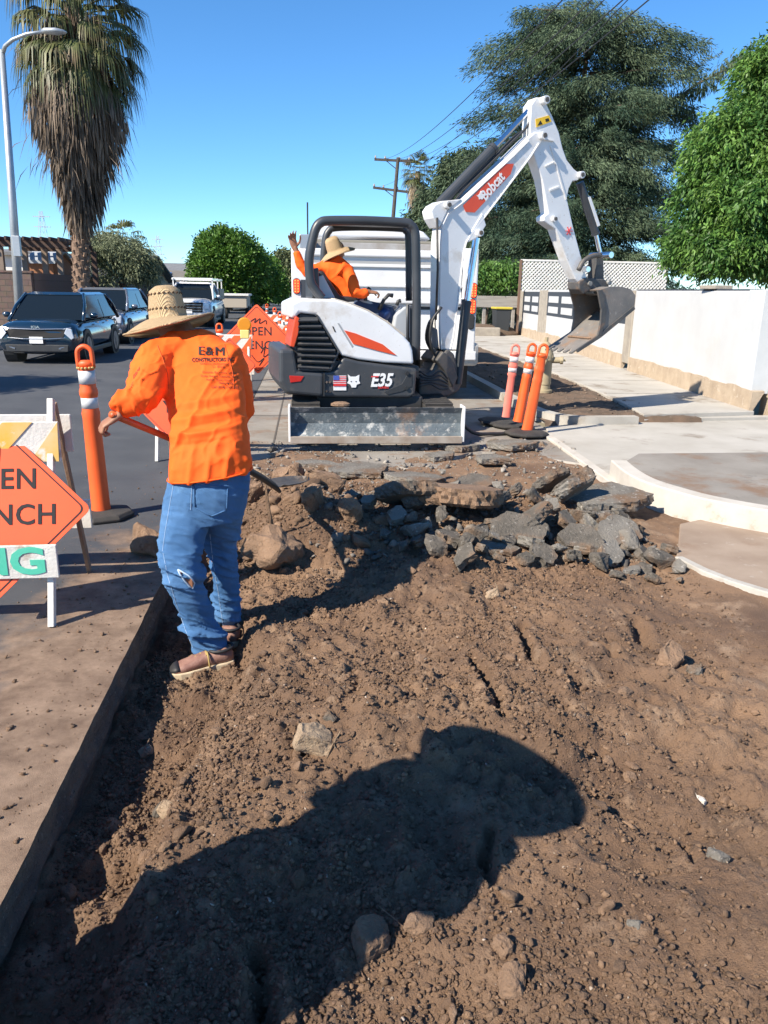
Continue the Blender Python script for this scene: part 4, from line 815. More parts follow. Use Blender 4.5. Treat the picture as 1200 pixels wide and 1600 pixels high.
def pergola():
    Y = 33; pts = [(5, 385), (42, 387), (73, 390), (96, 393), (152, 402)]
    t = thing('pergola', (AY(5, 440, Y)[0], Y, 0), 'dark brown slatted pergola on posts above the block wall', 'pergola')
    x0 = AY(-40, 385, Y)[0]; x1 = AY(153, 400, Y+6)[0]; z = AY(60, 386, Y)[2]
    for i, (px, yy) in enumerate([(6, Y), (43, Y+.5), (74, Y+1), (97, Y+1), (150, Y+3)]):
        q = AY(px, 440, yy); MB().box2(q[0]-.1, q[0]+.1, yy-.1, yy+.1, 0, z-.02).build('post', m_brownw if i == 4 else mat('tan_post', (.25, .19, .15), (.18, .13, .1), 4, .9), t)
    MB().box2(x0, x1+.4, Y-.15, Y-.05, z-.02, z+.22).build('beam', m_brownw, t); MB().box2(x0, x1+.4, Y+3.6, Y+3.7, z-.02, z+.22).build('beam', m_brownw, t)
    s = MB(); k = x0
    while k < x1+.3: s.box2(k, k+.07, Y-.5, Y+4.2, z+.222, z+.36); k += .33
    s.build('slats', m_brownw, t)
pergola()
def gable(name, label, x0, x1, y0, y1, eave, ridge, mw, mr, ov=.35, axis='x', extra=None):
    t = thing(name, ((x0+x1)/2, y0, 0), label, 'house' if 'house' in name else 'shed')
    MB().box2(x0, x1, y0, y1, -.03, eave).build('walls', mw, t)
    if axis == 'x':   # ridge runs in x
        ym = (y0+y1)/2; sl = (ridge-eave)/(ym-y0)
        MB().prism([(x0-ov, y0-ov, eave-ov*sl), (x0-ov, ym, ridge), (x0-ov, y1+ov, eave-ov*sl), (x0-ov, y1+ov, eave-ov*sl+.15), (x0-ov, ym, ridge+.15), (x0-ov, y0-ov, eave-ov*sl+.15)], (x1-x0+2*ov, 0, 0)).build('roof', mr, t)
        MB().prism([(x0+.01, y0+.02, eave), (x0+.01, ym, ridge), (x0+.01, y1-.02, eave)], (x1-x0-.02, 0, 0)).build('gable', mw, t)
    else:
        xm = (x0+x1)/2; sl = (ridge-eave)/(xm-x0)
        r = MB().prism([(x0-ov, y0-ov, eave-ov*sl), (xm, y0-ov, ridge), (x1+ov, y0-ov, eave-ov*sl), (x1+ov, y0-ov, eave-ov*sl+.15), (xm, y0-ov, ridge+.15), (x0-ov, y0-ov, eave-ov*sl+.15)], (0, y1-y0+2*ov, 0)).build('roof', mr, t)
        MB().prism([(x0+.02, y0+.01, eave), (xm, y0+.01, ridge), (x1-.02, y0+.01, eave)], (0, y1-y0-.02, 0)).build('gable', mw, t)
        MB().prism([(x0-ov-.01, y0-ov-.03, eave-ov*sl-.12), (xm, y0-ov-.03, ridge-.12), (x1+ov+.01, y0-ov-.03, eave-ov*sl-.12), (x1+ov+.01, y0-ov-.03, eave-ov*sl+.12), (xm, y0-ov-.03, ridge+.14), (x0-ov-.01, y0-ov-.03, eave-ov*sl+.12)], (0, .028, 0)).build('fascia', m_cream, r)
    return t
def XA(px, Y): return AY(px, 430, Y)[0]
def ZA(px, py, Y): return AY(px, py, Y)[2]
gable('garden_shed', 'white walled outbuilding behind the pergola at the left edge', XA(-30, 40), XA(68, 40), 40, 44, ZA(30, 398, 40), ZA(30, 392, 40), m_cream, m_roofg)
gable('timber_shed', 'orange brown timber shed with a pale roof behind the pergola', XA(47, 36.5), XA(84, 36.5), 36.5, 39.5, ZA(60, 410, 36.5), ZA(60, 394, 38), mat('cedar_boards', (.32, .14, .065), (.24, .1, .05), 5, .8, stretch=(6, 6, .5)), mat('pale_roof', (.33, .36, .4), rough=.7), .15)
Yh = 47; t = gable('house', 'beige house with a long low grey gable roof behind the palm trunk', XA(58, Yh), XA(205, Yh)-0, Yh, Yh+12, ZA(90, 434, Yh), ZA(110, 398, Yh+4), m_beige, m_roofg, .5, 'x')
MB().box2(XA(95, Yh), XA(112, Yh), Yh-.04, Yh-.005, .9, 2.1).build('window', m_dark, t)
gable('house', 'house with a front gable and white trim beside the beige one', XA(84, 46.6)-1.2, XA(120, 46.6)+1.3, 44, 46.9, ZA(90, 432, 44), ZA(95, 402, 44), m_beige, m_rooft, .4, 'y')
Yh = 75; t = gable('house', 'far house with a dark grey roof left of the clipped trees', XA(228, Yh), XA(302, Yh), Yh, Yh+9, ZA(250, 428, Yh), ZA(250, 413, Yh+4), m_beige, m_roofg, .4, 'x')
Yh = 66; t = gable('house', 'nearer house with a tan roof and a blue solar panel', XA(236, Yh), XA(297, Yh), Yh, Yh+8, ZA(250, 446, Yh), ZA(250, 425, Yh+4), m_beige, m_rooft, .4, 'x')
e_, r_ = ZA(250, 446, Yh), ZA(250, 425, Yh+4); sl = (r_-e_)/4
MB().prism([(XA(243, Yh), Yh+.6, e_+.6*sl+.21), (XA(259, Yh), Yh+.6, e_+.6*sl+.21), (XA(259, Yh), Yh+3.0, e_+3.0*sl+.21), (XA(243, Yh), Yh+3.0, e_+3.0*sl+.21)], (0, 0, .05)).build('solar_panel', mat('solar', (.03, .1, .28), rough=.15), t)
gable('house', 'cream gabled house front below the tan roof', XA(243, 60)-1.6, XA(255, 60)+1.2, 60, 64, ZA(250, 452, 60), ZA(250, 434, 60), m_cream, m_rooft, .4, 'y')
# left kerb and strip
structure(MB().box2(-8.16, -8.0, -3, 300, -.1, .13).build('left_kerb', m_conc, bevel=.01)); structure(MB().box2(-9.7, -8.16, -3, 300, -.1, .12).build('left_sidewalk', m_conc))

# ------------------------------------------------------------------ street lamp
m_galv = mat('galvanised', (.42, .45, .48), (.34, .37, .4), 3, .45, .6)
Yl = 21.8; xb_ = AY(27, 470, Yl)[0]; xt_ = AY(3, 78, Yl); lp = thing('street_lamp', (xb_, Yl, .12), 'tall grey street lamp post with a curved arm behind the dark car', 'street lamp')
lean = (xt_[0]-xb_)
MB().tube([(xb_, Yl, .1), (xb_+lean*.5, Yl, xt_[2]*.5), (xt_[0], Yl, xt_[2])], [.125, .10, .065], 16).build('pole', m_galv, lp, smooth=True)
arm = [AY(4, 84, Yl), AY(8, 72, Yl-.1), AY(20, 62, Yl-.2), AY(42, 53, Yl-.3), AY(72, 49, Yl-.4)]
MB().tube(arm, [.05, .048, .045, .04, .035], 10).build('arm', m_galv, lp, smooth=True)
h0 = AY(84, 49, Yl-.45); MB().loft([[np.array(h0)+np.array([xx, w*math.cos(k*.785), hh*math.sin(k*.785)]) for k in range(8)] for xx, w, hh in ((-.27, .04, .04), (-.2, .1, .07), (.05, .14, .08), (.24, .1, .04), (.29, .03, .015))]).build('lamp_head', m_galv, lp, smooth=True)
q = AY(29, 385, Yl-.02); MB().box((q[0], Yl-.13, q[2]), (.18, .12, .5)).build('control_box', m_galv, lp, bevel=.01)

# ------------------------------------------------------------------ utility pole, wires, pylons
m_pole = mat('pole_wood', (.06, .05, .045), (.09, .075, .06), 3, .9)
Yp = 75; b0 = AY(615, 340, Yp); t0 = AY(622, 248, Yp); up = thing('utility_pole', (b0[0], Yp, 0), 'dark wooden utility pole with two crossarms above the excavator', 'utility pole')
MB().tube([(b0[0]-.6, Yp, 0), (t0[0], Yp, t0[2]+.1)], [.22, .15], 10).build('pole', m_pole, up)
for (pa, pb_) in (((585, 249), (641, 252)), ((583, 293), (637, 300))):
    A1, B1 = AY(*pa, Yp), AY(*pb_, Yp); cb = MB().bar(A1, B1, .16, .2).build('crossarm', m_pole, up); im = MB()
    for k in (0.03, .3, .7, .97): q = A1+(B1-A1)*k; im.lathe([(.03, .1), (.09, .14), (.06, .3), (.02, .34)], q, 8)
    im.build('insulators', mat('insulator', (.3, .25, .2), rough=.3), cb)
    MB().tube([A1+(B1-A1)*.3, AY((pa[0]+pb_[0])/2+6, pa[1]+15, Yp)], .04, 5).build('brace', m_pole, up)
m_wire = mat('wire', (.03, .03, .035), rough=.6)
def wire(p0, p1, sag, r, label):
    p0 = np.array(p0); p1 = np.array(p1); P = [p0+(p1-p0)*t-np.array([0, 0, 4*sag*t*(1-t)]) for t in np.linspace(0, 1, 25)]
    mb = MB().tube(P, r, 5); tag(mb.build('power_line', m_wire), label, 'power line', 'power lines running from the utility pole over the cedar')
tops = [AY(585, 247, Yp), AY(604, 247, Yp), AY(625, 248, Yp), AY(641, 249, Yp)]
ends = [(890, -12, 14.5), (935, -10, 14), (1040, -60, 12.5), (1085, -60, 12)]
for i, (px, py, Y) in enumerate(ends): wire(tops[i], AY(px, py, Y), .9, .012, ['leftmost upper power line from the top crossarm over the cedar', 'second power line from the left, from the top crossarm', 'third power line, leaving the frame right of the cedar top', 'rightmost power line from the top crossarm'][i])
for i, (pa, (px, py, Y)) in enumerate(zip([AY(583, 293, Yp), AY(637, 300, Yp)], [(965, -20, 15), (1000, -20, 15)])): wire(pa, AY(px, py, Y), .8, .009, ['thin lower power line from the left end of the lower crossarm', 'thin lower power line from the right end of the lower crossarm'][i])
def pylon(px, ptop, pbot, Y, label):
    m = mat('pylon', (.42, .45, .5), rough=.6); c = AY(px, pbot, Y); zt_ = AY(px, ptop, Y)[2]; t = thing('pylon', (c[0], Y, 0), label, 'pylon'); mb = MB(); hw = zt_*.1
    def leg(s, u, z): w = hw*(1-z/zt_)+.5; return (c[0]+s*w, Y+u*w, z)
    N_ = 9
    for s in (-1, 1):
        for u in (-1, 1): mb.bar(leg(s, u, 0), leg(s, u, zt_), .16, .16, up=(0, 1, 0))
    for k in range(N_):
        z0, z1 = zt_*k/N_, zt_*(k+1)/N_
        for u in (-1, 1): mb.bar(leg(-1, u, z0), leg(1, u, z1), .09, .09, up=(0, 1, 0)); mb.bar(leg(1, u, z0), leg(-1, u, z1), .09, .09, up=(0, 1, 0))
    mb.build('tower', m, t); a = MB()
    for f in (.66, .8, .93): a.bar((c[0]-hw*1.1, Y, zt_*f), (c[0]+hw*1.1, Y, zt_*f), .5, .3)
    a.build('crossarms', m, t)
pylon(251, 368, 455, 420, 'distant lattice power pylon left of the clipped trees'); pylon(76, 330, 455, 380, 'distant lattice power pylon behind the tall palm')
# ------------------------------------------------------------------ mini excavator
m_exw = mat('white_paint', (.74, .75, .76), (.66, .67, .68), 1.5, .32, coat=.3, spot=[((.46, .40, .33), 2.6, .54, .78), ((.42, .36, .3), 26, .63, .73), ((.3, .24, .19), 60, .70, .76)])
m_exw_c = mat('white_paint_worn', (.70, .70, .70), (.62, .62, .61), 2, .4, spot=[((.32, .2, .13), 5, .62, .74), ((.45, .4, .34), 25, .66, .75)])
m_exd = mat('charcoal_paint', (.035, .04, .047), (.055, .058, .063), 2.2, .45, spot=[((.17, .145, .12), 3.2, .54, .80), ((.22, .19, .16), 30, .66, .74)])
m_black = mat('black_plastic', (.02, .021, .023), (.035, .035, .036), 5, .5)
m_steel = mat('dark_steel', (.07, .072, .075), (.12, .11, .1), 6, .55, .3, bump=.3, spot=[((.2, .13, .09), 5, .56, .7)])
m_chrome = mat('chrome', (.75, .77, .8), rough=.12, metal=1.0)
m_exo = mat('orange_panel', (.72, .075, .018), (.62, .06, .015), 3, .35, coat=.3)
m_blade = mat('scratched_steel', (.12, .15, .17), (.07, .09, .105), 5, .55, .2, bump=.5, bscale=40, spot=[((.50, .50, .48), 9, .54, .68), ((.34, .31, .27), 3.2, .56, .72), ((.6, .58, .54), 45, .64, .70), ((.26, .15, .09), 2.2, .62, .74)])
m_rub = mat('rubber', (.022, .022, .023), (.05, .045, .04), 5, .85, bump=.4)
m_dirtysteel = mat('bucket_steel', (.15, .145, .138), (.22, .2, .18), 5, .65, .2, bump=.5, spot=[((.24, .16, .105), 3, .52, .66), ((.3, .28, .26), 18, .60, .7)])
m_lit = mat('lit_red', (.8, .05, .02), rough=.3, emis=(1, .05, .01), estr=.9)
m_redlens = mat('red_lens', (.5, .02, .015), rough=.25, coat=.5)
m_whitedecal = mat('white_decal', (.8, .8, .8), rough=.5); m_bluedecal = mat('blue_decal', (.06, .1, .4), rough=.5); m_reddecal = mat('red_decal', (.65, .04, .04), rough=.5); m_yeldecal = mat('yellow_decal', (.8, .5, .03), rough=.5)
m_blackink = mat('black_ink', (.015, .015, .017), rough=.8)
HP = Plane(-.25, 8.45, 8)
def PX(pl, pts, off=0.0): return [pl.p(a, b, off) for a, b in pts]
ex = thing('mini_excavator', (.8, 9.3, 0), 'white and charcoal compact excavator with its boom raised over the verge', 'excavator')
def plate(name, pl, pts, depth, m, parent, off=0.0, bevel=.012, segs=2): return MB().prism(PX(pl, pts, off), pl.n*depth).build(name, m, parent, bevel=bevel, segs=segs)
low = plate('lower_body', HP, [(437, 560), (437, 598), (446, 616), (505, 621), (640, 622), (649, 617), (652, 576), (560, 564), (536, 558), (524, 579), (508, 581), (466, 578), (461, 560)], 1.35, m_exd, ex, bevel=.03, segs=3)
plate('counterweight', HP, [(436, 546), (437, 597), (447, 616), (506, 621), (507, 582), (466, 579), (460, 545)], 1.3, m_exd, ex, -.02, bevel=.04, segs=3)
plate('seam', HP, [(505.5, 583), (507.5, 583), (507.5, 619), (505.5, 619)], .02, m_black, low, -.024, bevel=0)
cov = plate('engine_cover', HP, [(454, 474), (470, 466.5), (523, 467.5), (548, 475), (575, 486), (605, 504), (632, 526), (641, 536), (645, 547), (647, 569), (600, 567), (560, 562), (535, 556), (528, 549), (494, 492), (468, 489), (462, 497), (454, 497)], .95, m_exw, ex, bevel=.035, segs=3)
plate('top_dust_panel', HP, [(523, 466), (549, 473.5), (577, 484.5), (607, 502.5), (634, 524), (632, 526.5), (605, 505), (575, 487), (548, 476), (523, 468.5)], .9, mat('dusty_panel', (.4, .35, .29), (.5, .46, .4), 5, .8), cov, .02, bevel=.006)
grl = plate('grille', HP, [(468, 490), (493, 492.5), (528, 549), (515, 577), (466, 576), (461, 556), (463, 520)], .9, m_black, ex, .035, bevel=.01)
for k in range(9):
    y = 499+k*9.0
    xr = np.interp(y, [492, 549, 577], [495, 529, 514])-3
    q0 = HP.p(465, y, .005); q1 = HP.p(xr, y-.5+k*.4, .005); MB().bar(q0, q1, .09, .016, up=(0, -.5, 1)).build('louvre', m_exd, grl)
plate('grille_frame', HP, [(493, 491), (496, 491), (531, 549), (517, 580), (466, 579), (466, 576), (515, 577), (528, 549)], .05, m_exd, grl, -.012, bevel=.004)
plate('side_panel', HP, [(463, 494), (468, 497), (467, 520), (460, 543), (453, 541), (456, 520), (461, 496)], .5, m_exo, ex, -.03, bevel=.01)
plate('stripe', HP, [(538, 516), (556, 521), (598, 538), (620, 555.5), (590, 548), (552, 537.5)], .03, m_exo, cov, -.009, bevel=.002)
plate('groove', HP, [(527, 505), (530, 505), (552, 541), (550, 543)], .02, mat('groove', (.3, .32, .34)), cov, -.003, bevel=0)
plate('vent_slot', HP, [(519, 510), (521, 510), (525, 519), (523, 519)], .02, m_black, cov, -.003, bevel=0)
plate('reflector', HP, [(452, 587), (475, 588), (470, 596), (454, 598)], .02, m_redlens, low, -.028, bevel=.003)
plate('side_recess', HP, [(600, 612), (628, 600), (636, 586), (644, 584), (644, 604), (628, 612), (606, 617)], .02, mat('recess', (.03, .033, .037)), low, -.006, bevel=.003)
for (bx_, by_) in ((636, 583), (635, 606), (510, 597), (515, 597), (510, 611), (515, 612)):
    q = HP.p(bx_, by_, -.006); MB().cyl(q, q-HP.n*.015, .022 if bx_ > 600 else .012, 10).build('bolt', m_black if bx_ > 600 else m_chrome, low)
fl = plate('flag_sticker', HP, [(521, 587), (541, 587), (541, 610), (521, 610)], .004, m_whitedecal, low, -.008, bevel=0)
for k in range(4): plate('flag_stripe', HP, [(521, 588+k*2.9), (541, 588+k*2.9), (541, 589.4+k*2.9), (521, 589.4+k*2.9)], .002, m_reddecal, fl, -.011, bevel=0)
plate('flag_canton', HP, [(521, 587), (530, 587), (530, 594), (521, 594)], .002, m_bluedecal, fl, -.0135, bevel=0)
plate('flag_band', HP, [(521, 599.5), (541, 599.5), (541, 603.5), (521, 603.5)], .002, m_reddecal, fl, -.0135, bevel=0)
em = [(543.5, 585), (548, 588.5), (556, 588.5), (561.5, 585.5), (561, 595), (563, 599), (557.5, 601), (556, 605.5), (549.5, 605.5), (547.5, 601), (542.5, 598.5), (545, 594)]
o = plate('emblem', HP, em, .004, m_whitedecal, low, -.009, bevel=0)
for a in (548.5, 556): plate('emblem_eye', HP, [(a-1.2, 596), (a+1.4, 595.2), (a+.6, 597.4)], .002, m_exd, o, -.0115, bevel=0)
q = HP.p(595.5, 595, -.01); text('E35', q, HP.u, (0, 0, 1), .20, m_whitedecal, low, offset=.03, xs=.82, shear=.25)
q = HP.p(599, 605.5, -.01); text('SERIES', q, HP.u, (0, 0, 1), .035, m_reddecal, low, offset=.02, xs=1.3)
plate('badge_bar', HP, [(580, 587.5), (592, 587.5), (591, 589.5), (580, 589.5)], .003, m_reddecal, low, -.012, bevel=0)
# deck, floor and controls
deck = plate('deck', HP, [(470, 560), (655, 572), (655, 582), (470, 580)], 1.45, m_exd, ex, .06, bevel=.01)
m_conso = mat('console_grey', (.36, .39, .42), (.42, .44, .46), 3, .6)
plate('console', HP, [(540, 470), (575, 467), (592, 480), (600, 500), (560, 500), (540, 485)], .22, m_conso, ex, .55, bevel=.03)
plate('console', HP, [(612, 530), (618, 492), (632, 480), (641, 478), (641, 530)], .3, m_conso, ex, .45, bevel=.02)
plate('front_panel', HP, [(634, 480), (655, 480), (655, 560), (634, 560)], .6, m_exd, ex, .5, bevel=.01)
q = HP.p(600, 490, .6); MB().ball(q, (.095, .095, .085), 8).build('blue_jug', mat('blue_plastic', (.015, .04, .14), rough=.4), ex, smooth=True)
for pts in ([(571, 470), (572, 457), (578, 450)], [(592, 484), (600, 468), (607, 461), (614, 462)], [(620, 477), (622, 471), (626, 470)]):
    MB().tube(PX(HP, pts, .5), [.022, .02, .026], 8).build('lever', m_black, ex, smooth=True)
seat = plate('seat', HP, [(497, 466), (495, 425), (505, 422), (517, 440), (532, 462), (560, 464), (560, 474), (505, 474)], .45, m_black, ex, .55, bevel=.03)
plate('seat_trim', HP, [(497, 432), (505, 430), (520, 458), (524, 466), (500, 466)], .03, mat('seat_trim', (.5, .53, .56), rough=.6), seat, .5, bevel=.01)
# roll over frame
m_rops = mat('frame_paint', (.03, .035, .042), (.045, .05, .058), 3, .4)
near = [(503, 466), (492, 452), (485, 438), (483, 405), (489, 372), (494, 356), (501, 348), (514, 345), (570, 345), (630, 348), (642, 352), (648, 361), (650, 385), (651, 470), (650, 562)]
MB().tube(catmull(PX(HP, near, .22), 4), .05, 12).build('roll_frame', m_rops, ex, smooth=True)
far = [(511, 462), (507, 440), (506, 400), (509, 372), (514, 361), (524, 356), (570, 355), (625, 357), (634, 361), (638, 372), (639, 470)]
MB().tube(catmull(PX(HP, far, 1.15), 4), .042, 10).build('roll_frame', m_rops, ex, smooth=True)
A_ = [HP.p(503, 345, .24), HP.p(640, 349, .24)]; B_ = [HP.p(519, 354, 1.15), HP.p(630, 357, 1.15)]
mb = MB(); mb.add([A_[0], A_[1], B_[1], B_[0]]+[q+np.array([0, 0, .035]) for q in (A_[0], A_[1], B_[1], B_[0])], [(0, 1, 2, 3), (7, 6, 5, 4), (0, 4, 5, 1), (1, 5, 6, 2), (2, 6, 7, 3), (3, 7, 4, 0)]); mb.build('canopy_roof', m_rops, ex, bevel=.01)
plate('rear_guard', HP, [(487, 420), (498, 418), (500, 466), (487, 466)], .5, m_rops, ex, .3, bevel=.015)
MB().tube(PX(HP, [(655, 476), (637, 476), (637, 560)], .35), .02, 8).build('handrail', m_rops, ex, smooth=True)
# boom group on its own vertical plane, swung away from the camera
b0 = HP.p(700, 548, .75); BP = Plane(b0[0], b0[1], 20); bt_ = .21
def bplate(name, pts, m, parent, w=bt_, bevel=.01, off=0.0): return MB().prism(PX(BP, pts, off-w/2), BP.n*w).build(name, m, parent, bevel=bevel)
boom = bplate('boom', [(688, 546), (706, 548), (711, 527), (727, 392), (731, 377), (739, 364), (760, 338), (832, 245), (846, 224), (851, 214), (846, 206), (836, 206), (824, 216), (800, 240), (722, 311), (708, 318), (696, 333), (689, 352), (686, 380), (684, 505)], m_exw, ex, bevel=.018)
for nm, pts in (('lug', [(674, 329), (680, 320), (691, 314), (722, 311), (700, 328), (690, 350), (686, 356), (677, 341)]), ('lug', [(731, 379), (747, 371), (760, 352), (754, 333), (747, 344), (734, 366)])): bplate(nm, pts, m_exw, boom, .235)
for pts in ([(690, 546), (687, 500), (688.5, 380), (691.5, 352), (700, 334), (725, 315), (802, 244), (826, 220)], [(704, 546), (709, 525), (725, 392), (729, 378), (738, 364), (762, 333), (828, 246), (842, 224)]):
    MB().tube(PX(BP, pts, -bt_/2-.004), .010, 6).build('weld_flange', m_exw_c, boom)
dec = bplate('name_panel', [(724, 321), (728, 331), (742, 332), (798, 272), (803, 256), (790, 256)], m_exo, boom, .008, .001, -bt_/2-.006)
ua = BP.p(790, 263, -.12)-BP.p(736, 326, -.12); ua /= np.linalg.norm(ua); va = np.cross(BP.n, ua)*-1
if va[2] < 0: va = -va
q = BP.p(770, 291, -bt_/2-.016); text('Bobcat', q, ua, va, .165, m_whitedecal, dec, offset=.025, xs=.8)
c_ = BP.p(751, 306, -bt_/2-.013); sc = .0042
pts = [c_+ua*(x-552.5)*sc+va*(595-y)*sc for x, y in em]; MB().prism(pts, BP.n*.003).build('emblem', m_whitedecal, dec)
arm = bplate('arm', [(838, 152), (845, 152), (852, 158), (864, 183), (874, 208), (879, 230), (886, 250), (897, 264), (905, 270), (907, 277), (903, 282), (895, 283), (889, 295), (886, 310), (896, 355), (909, 404), (918, 440), (908, 448), (899, 436), (886, 407), (868, 358), (856, 350), (850, 345), (850, 338), (857, 333), (847, 280), (834, 242), (829, 218), (828, 201), (830, 164)], m_exw, ex, .17, .012)
ye = bplate('warning_label', [(837, 186), (858, 180), (862, 190), (838, 199)], m_yeldecal, arm, .006, .001, -.089)
bplate('warning_triangle', [(840, 196), (844.5, 188), (848, 194)], m_blackink, ye, .002, 0, -.093)
bplate('warning_bar', [(852, 186), (857, 184.5), (858.5, 189), (853, 190.5)], m_blackink, ye, .002, 0, -.093)
for pts in ([(852, 259), (866, 252), (867, 254), (853, 261)], [(859, 296), (874, 290), (875, 293), (860, 299)], [(847, 215), (866, 219), (866, 221), (847, 218)]): bplate('stiffener', pts, m_exw_c, arm, .02, .002, -.095)
bplate('rib', [(860, 228), (862, 228), (886, 311), (884, 312)], m_exw_c, arm, .012, 0, -.09)
for k in range(3):
    c_ = BP.p(889, 361, -.09); a = k*1.05; v_ = BP.u*math.cos(a)+np.array([0, 0, 1])*math.sin(a); MB().bar(c_-v_*.055, c_+v_*.055, .006, .012, up=tuple(BP.n)).build('spray_mark', m_reddecal, arm)
for (px, py, r, w, par) in ((841, 160, .045, .34, arm), (838, 215, .045, .34, arm), (899, 275, .042, .28, arm), (858, 343, .036, .26, arm), (690, 322, .04, .36, boom), (739, 365, .04, .36, boom)):
    c_ = BP.p(px, py, 0); pn = MB().cyl(c_-BP.n*w/2, c_+BP.n*w/2, r, 16).build('pin', m_exw, par); MB().cyl(c_-BP.n*(w/2+.012), c_-BP.n*(w/2-.01), r*.6, 12).build('pin_cap', m_steel, pn)
def ram(pts, r, rr, tt, m1=m_rops, name='cylinder'):
    P = PX(BP, pts, tt); c = MB().cyl(P[0], P[1], r, 16).build(name, m1, ex, smooth=False); MB().cyl(P[1], P[2], rr, 12).build('rod', m_chrome, c); MB().cyl(P[1]-(P[1]-P[0])*.03, P[1]+(P[2]-P[1])*.02, r*1.12, 16).build('gland', m1, c)
ram([(688, 318), (771, 232), (834, 165)], .062, .034, 0, name='arm_cylinder')
ram([(906, 285), (931, 366), (938, 398)], .05, .028, -.02, name='bucket_cylinder')
ram([(713, 597), (728, 470), (743, 372)], .052, .032, .18, name='boom_cylinder')
ram([(716, 600), (731, 472), (746, 372)], .045, .03, -.16, name='boom_cylinder')
MB().prism(PX(BP, [(919, 308), (923, 307), (938, 352), (934, 354)], -.075), BP.n*.02).build('cylinder_guard', m_exw, ex)
lk_ = MB(); lk_.tube(catmull(PX(BP, [(904, 422), (912, 408), (926, 400), (939, 399)], -.14), 4), .032, 8); lk_.build('curved_link', m_steel, ex, smooth=True)
MB().tube(catmull(PX(BP, [(904, 422), (912, 408), (926, 400), (939, 399)], .12), 4), .032, 8).build('curved_link', m_steel, ex, smooth=True)
c_ = BP.p(939, 399); MB().cyl(c_-BP.n*.2, c_+BP.n*.2, .04, 14).build('link_pin', m_chrome, ex)
c_ = BP.p(905, 421); MB().cyl(c_-BP.n*.18, c_+BP.n*.18, .035, 14).build('link_pin', m_chrome, ex)
bplate('drop_link', [(932, 402), (943, 402), (944, 440), (930, 440)], m_steel, ex, .16, .01)
cp = bplate('coupler', [(905, 440), (915, 434), (945, 436), (952, 445), (950, 458), (935, 462), (925, 452), (912, 460), (905, 452)], m_steel, ex, .24, .015)
for px, py in ((911, 443), (941, 442), (939, 455), (918, 455)): c_ = BP.p(px, py); MB().cyl(c_-BP.n*.15, c_+BP.n*.15, .03, 12).build('coupler_pin', m_blade, cp)
bplate('label', [(940, 453), (954, 453), (953, 462), (941, 462)], mat('cream_label', (.6, .55, .3)), cp, .004, 0, -.125)
# hoses along the boom
for k, off in enumerate((-.05, .02, .08)):
    MB().tube(catmull(PX(BP, [(697+k*2, 330), (722, 300-k), (760, 262-k*2), (800, 222-k*3), (822, 200), (829, 186-k*4)], off), 4), .014, 6).build('hose', m_black, boom, smooth=True)
for k, off in enumerate((-.14, -.05, .04, .12)): MB().tube(catmull(PX(BP, [(690, 480+8*k), (676-k, 500), (672-k*2, 530), (680, 555), (692, 565-k*3)], off), 5), .016, 6).build('hose', m_black, boom, smooth=True)
for k, off in enumerate((-.13, .1)): MB().tube(PX(BP, [(683-k, 340), (684-k, 420), (681, 500)], off), .014, 6).build('hose', m_black, boom, smooth=True)
MB().tube(catmull(PX(BP, [(907, 300), (913, 330), (922, 345), (926, 330)], .05), 4), .012, 6).build('hose', m_black, arm, smooth=True)
# swing bracket
bplate('swing_bracket', [(655, 592), (676, 578), (690, 556), (700, 545), (710, 552), (724, 596), (718, 612), (700, 620), (655, 622)], m_steel, ex, .34, .03, .0)
bplate('swing_link', [(682, 563), (693, 549), (706, 560), (716, 590), (708, 606), (695, 580)], m_steel, ex, .42, .015, -.02)
for k in range(5):
    MB().tube(catmull(PX(BP, [(655, 580+6*k), (672, 588+3*k), (688, 580+7*k), (700, 592+4*k)], -.34-.02*k), 4), .013, 6).build('hose', m_black, ex, smooth=True)
hz_tube = MB().tube(catmull([(1.62, 8.6, .35), (1.9, 8.75, .08), (2.2, 8.9, .03), (2.5, 9.0, .02)], 6), .022, 8); hz_tube.build('ground_hose', m_black, ex, smooth=True)
# bucket
NB = BP.n; W2 = .31
prof = [(937, 453), (952, 448), (972, 448), (986, 452), (993, 462), (991, 479), (975, 493), (955, 509), (936, 526), (902, 548)]
P0 = PX(BP, prof, -W2); shell = MB(); cen = BP.p(950, 480, -W2)
vi = []; th = .02
for q in P0:
    dq = cen-q; dq /= np.linalg.norm(dq); vi.append(q+dq*th)
n = len(P0); vs = P0+vi+[q+NB*2*W2 for q in P0]+[q+NB*2*W2 for q in vi]; fs = []
for i in range(n-1): fs += [(i, i+1, 2*n+i+1, 2*n+i), (n+i, 3*n+i, 3*n+i+1, n+i+1), (i, n+i, n+i+1, i+1), (2*n+i, 2*n+i+1, 3*n+i+1, 3*n+i)]
fs += [(0, 2*n, 3*n, n), (n-1, 2*n-1, 4*n-1, 3*n-1)]
shell.add(vs, fs); bk = shell.build('bucket', m_dirtysteel, ex)
sp = [(937, 453), (952, 448), (972, 448), (986, 452), (993, 462), (991, 479), (975, 493), (955, 509), (939, 523), (943, 503), (944, 482)]
for o_ in (0, 2*W2-.025): MB().prism([q+NB*o_ for q in PX(BP, sp, -W2-.003)], NB*.025).build('side_plate', m_dirtysteel, bk, bevel=.004)
MB().prism(PX(BP, [(934, 453), (942, 453), (948, 482), (946, 504), (940, 524), (935, 523), (939, 503), (940, 484)], -W2-.02), NB*.03).build('cutting_edge', m_steel, bk, bevel=.004)
MB().prism(PX(BP, [(991, 478), (993, 483), (940, 527), (903, 551), (902, 546), (936, 523)], -W2-.016), NB*.03).build('wear_strip', m_steel, bk, bevel=.003)
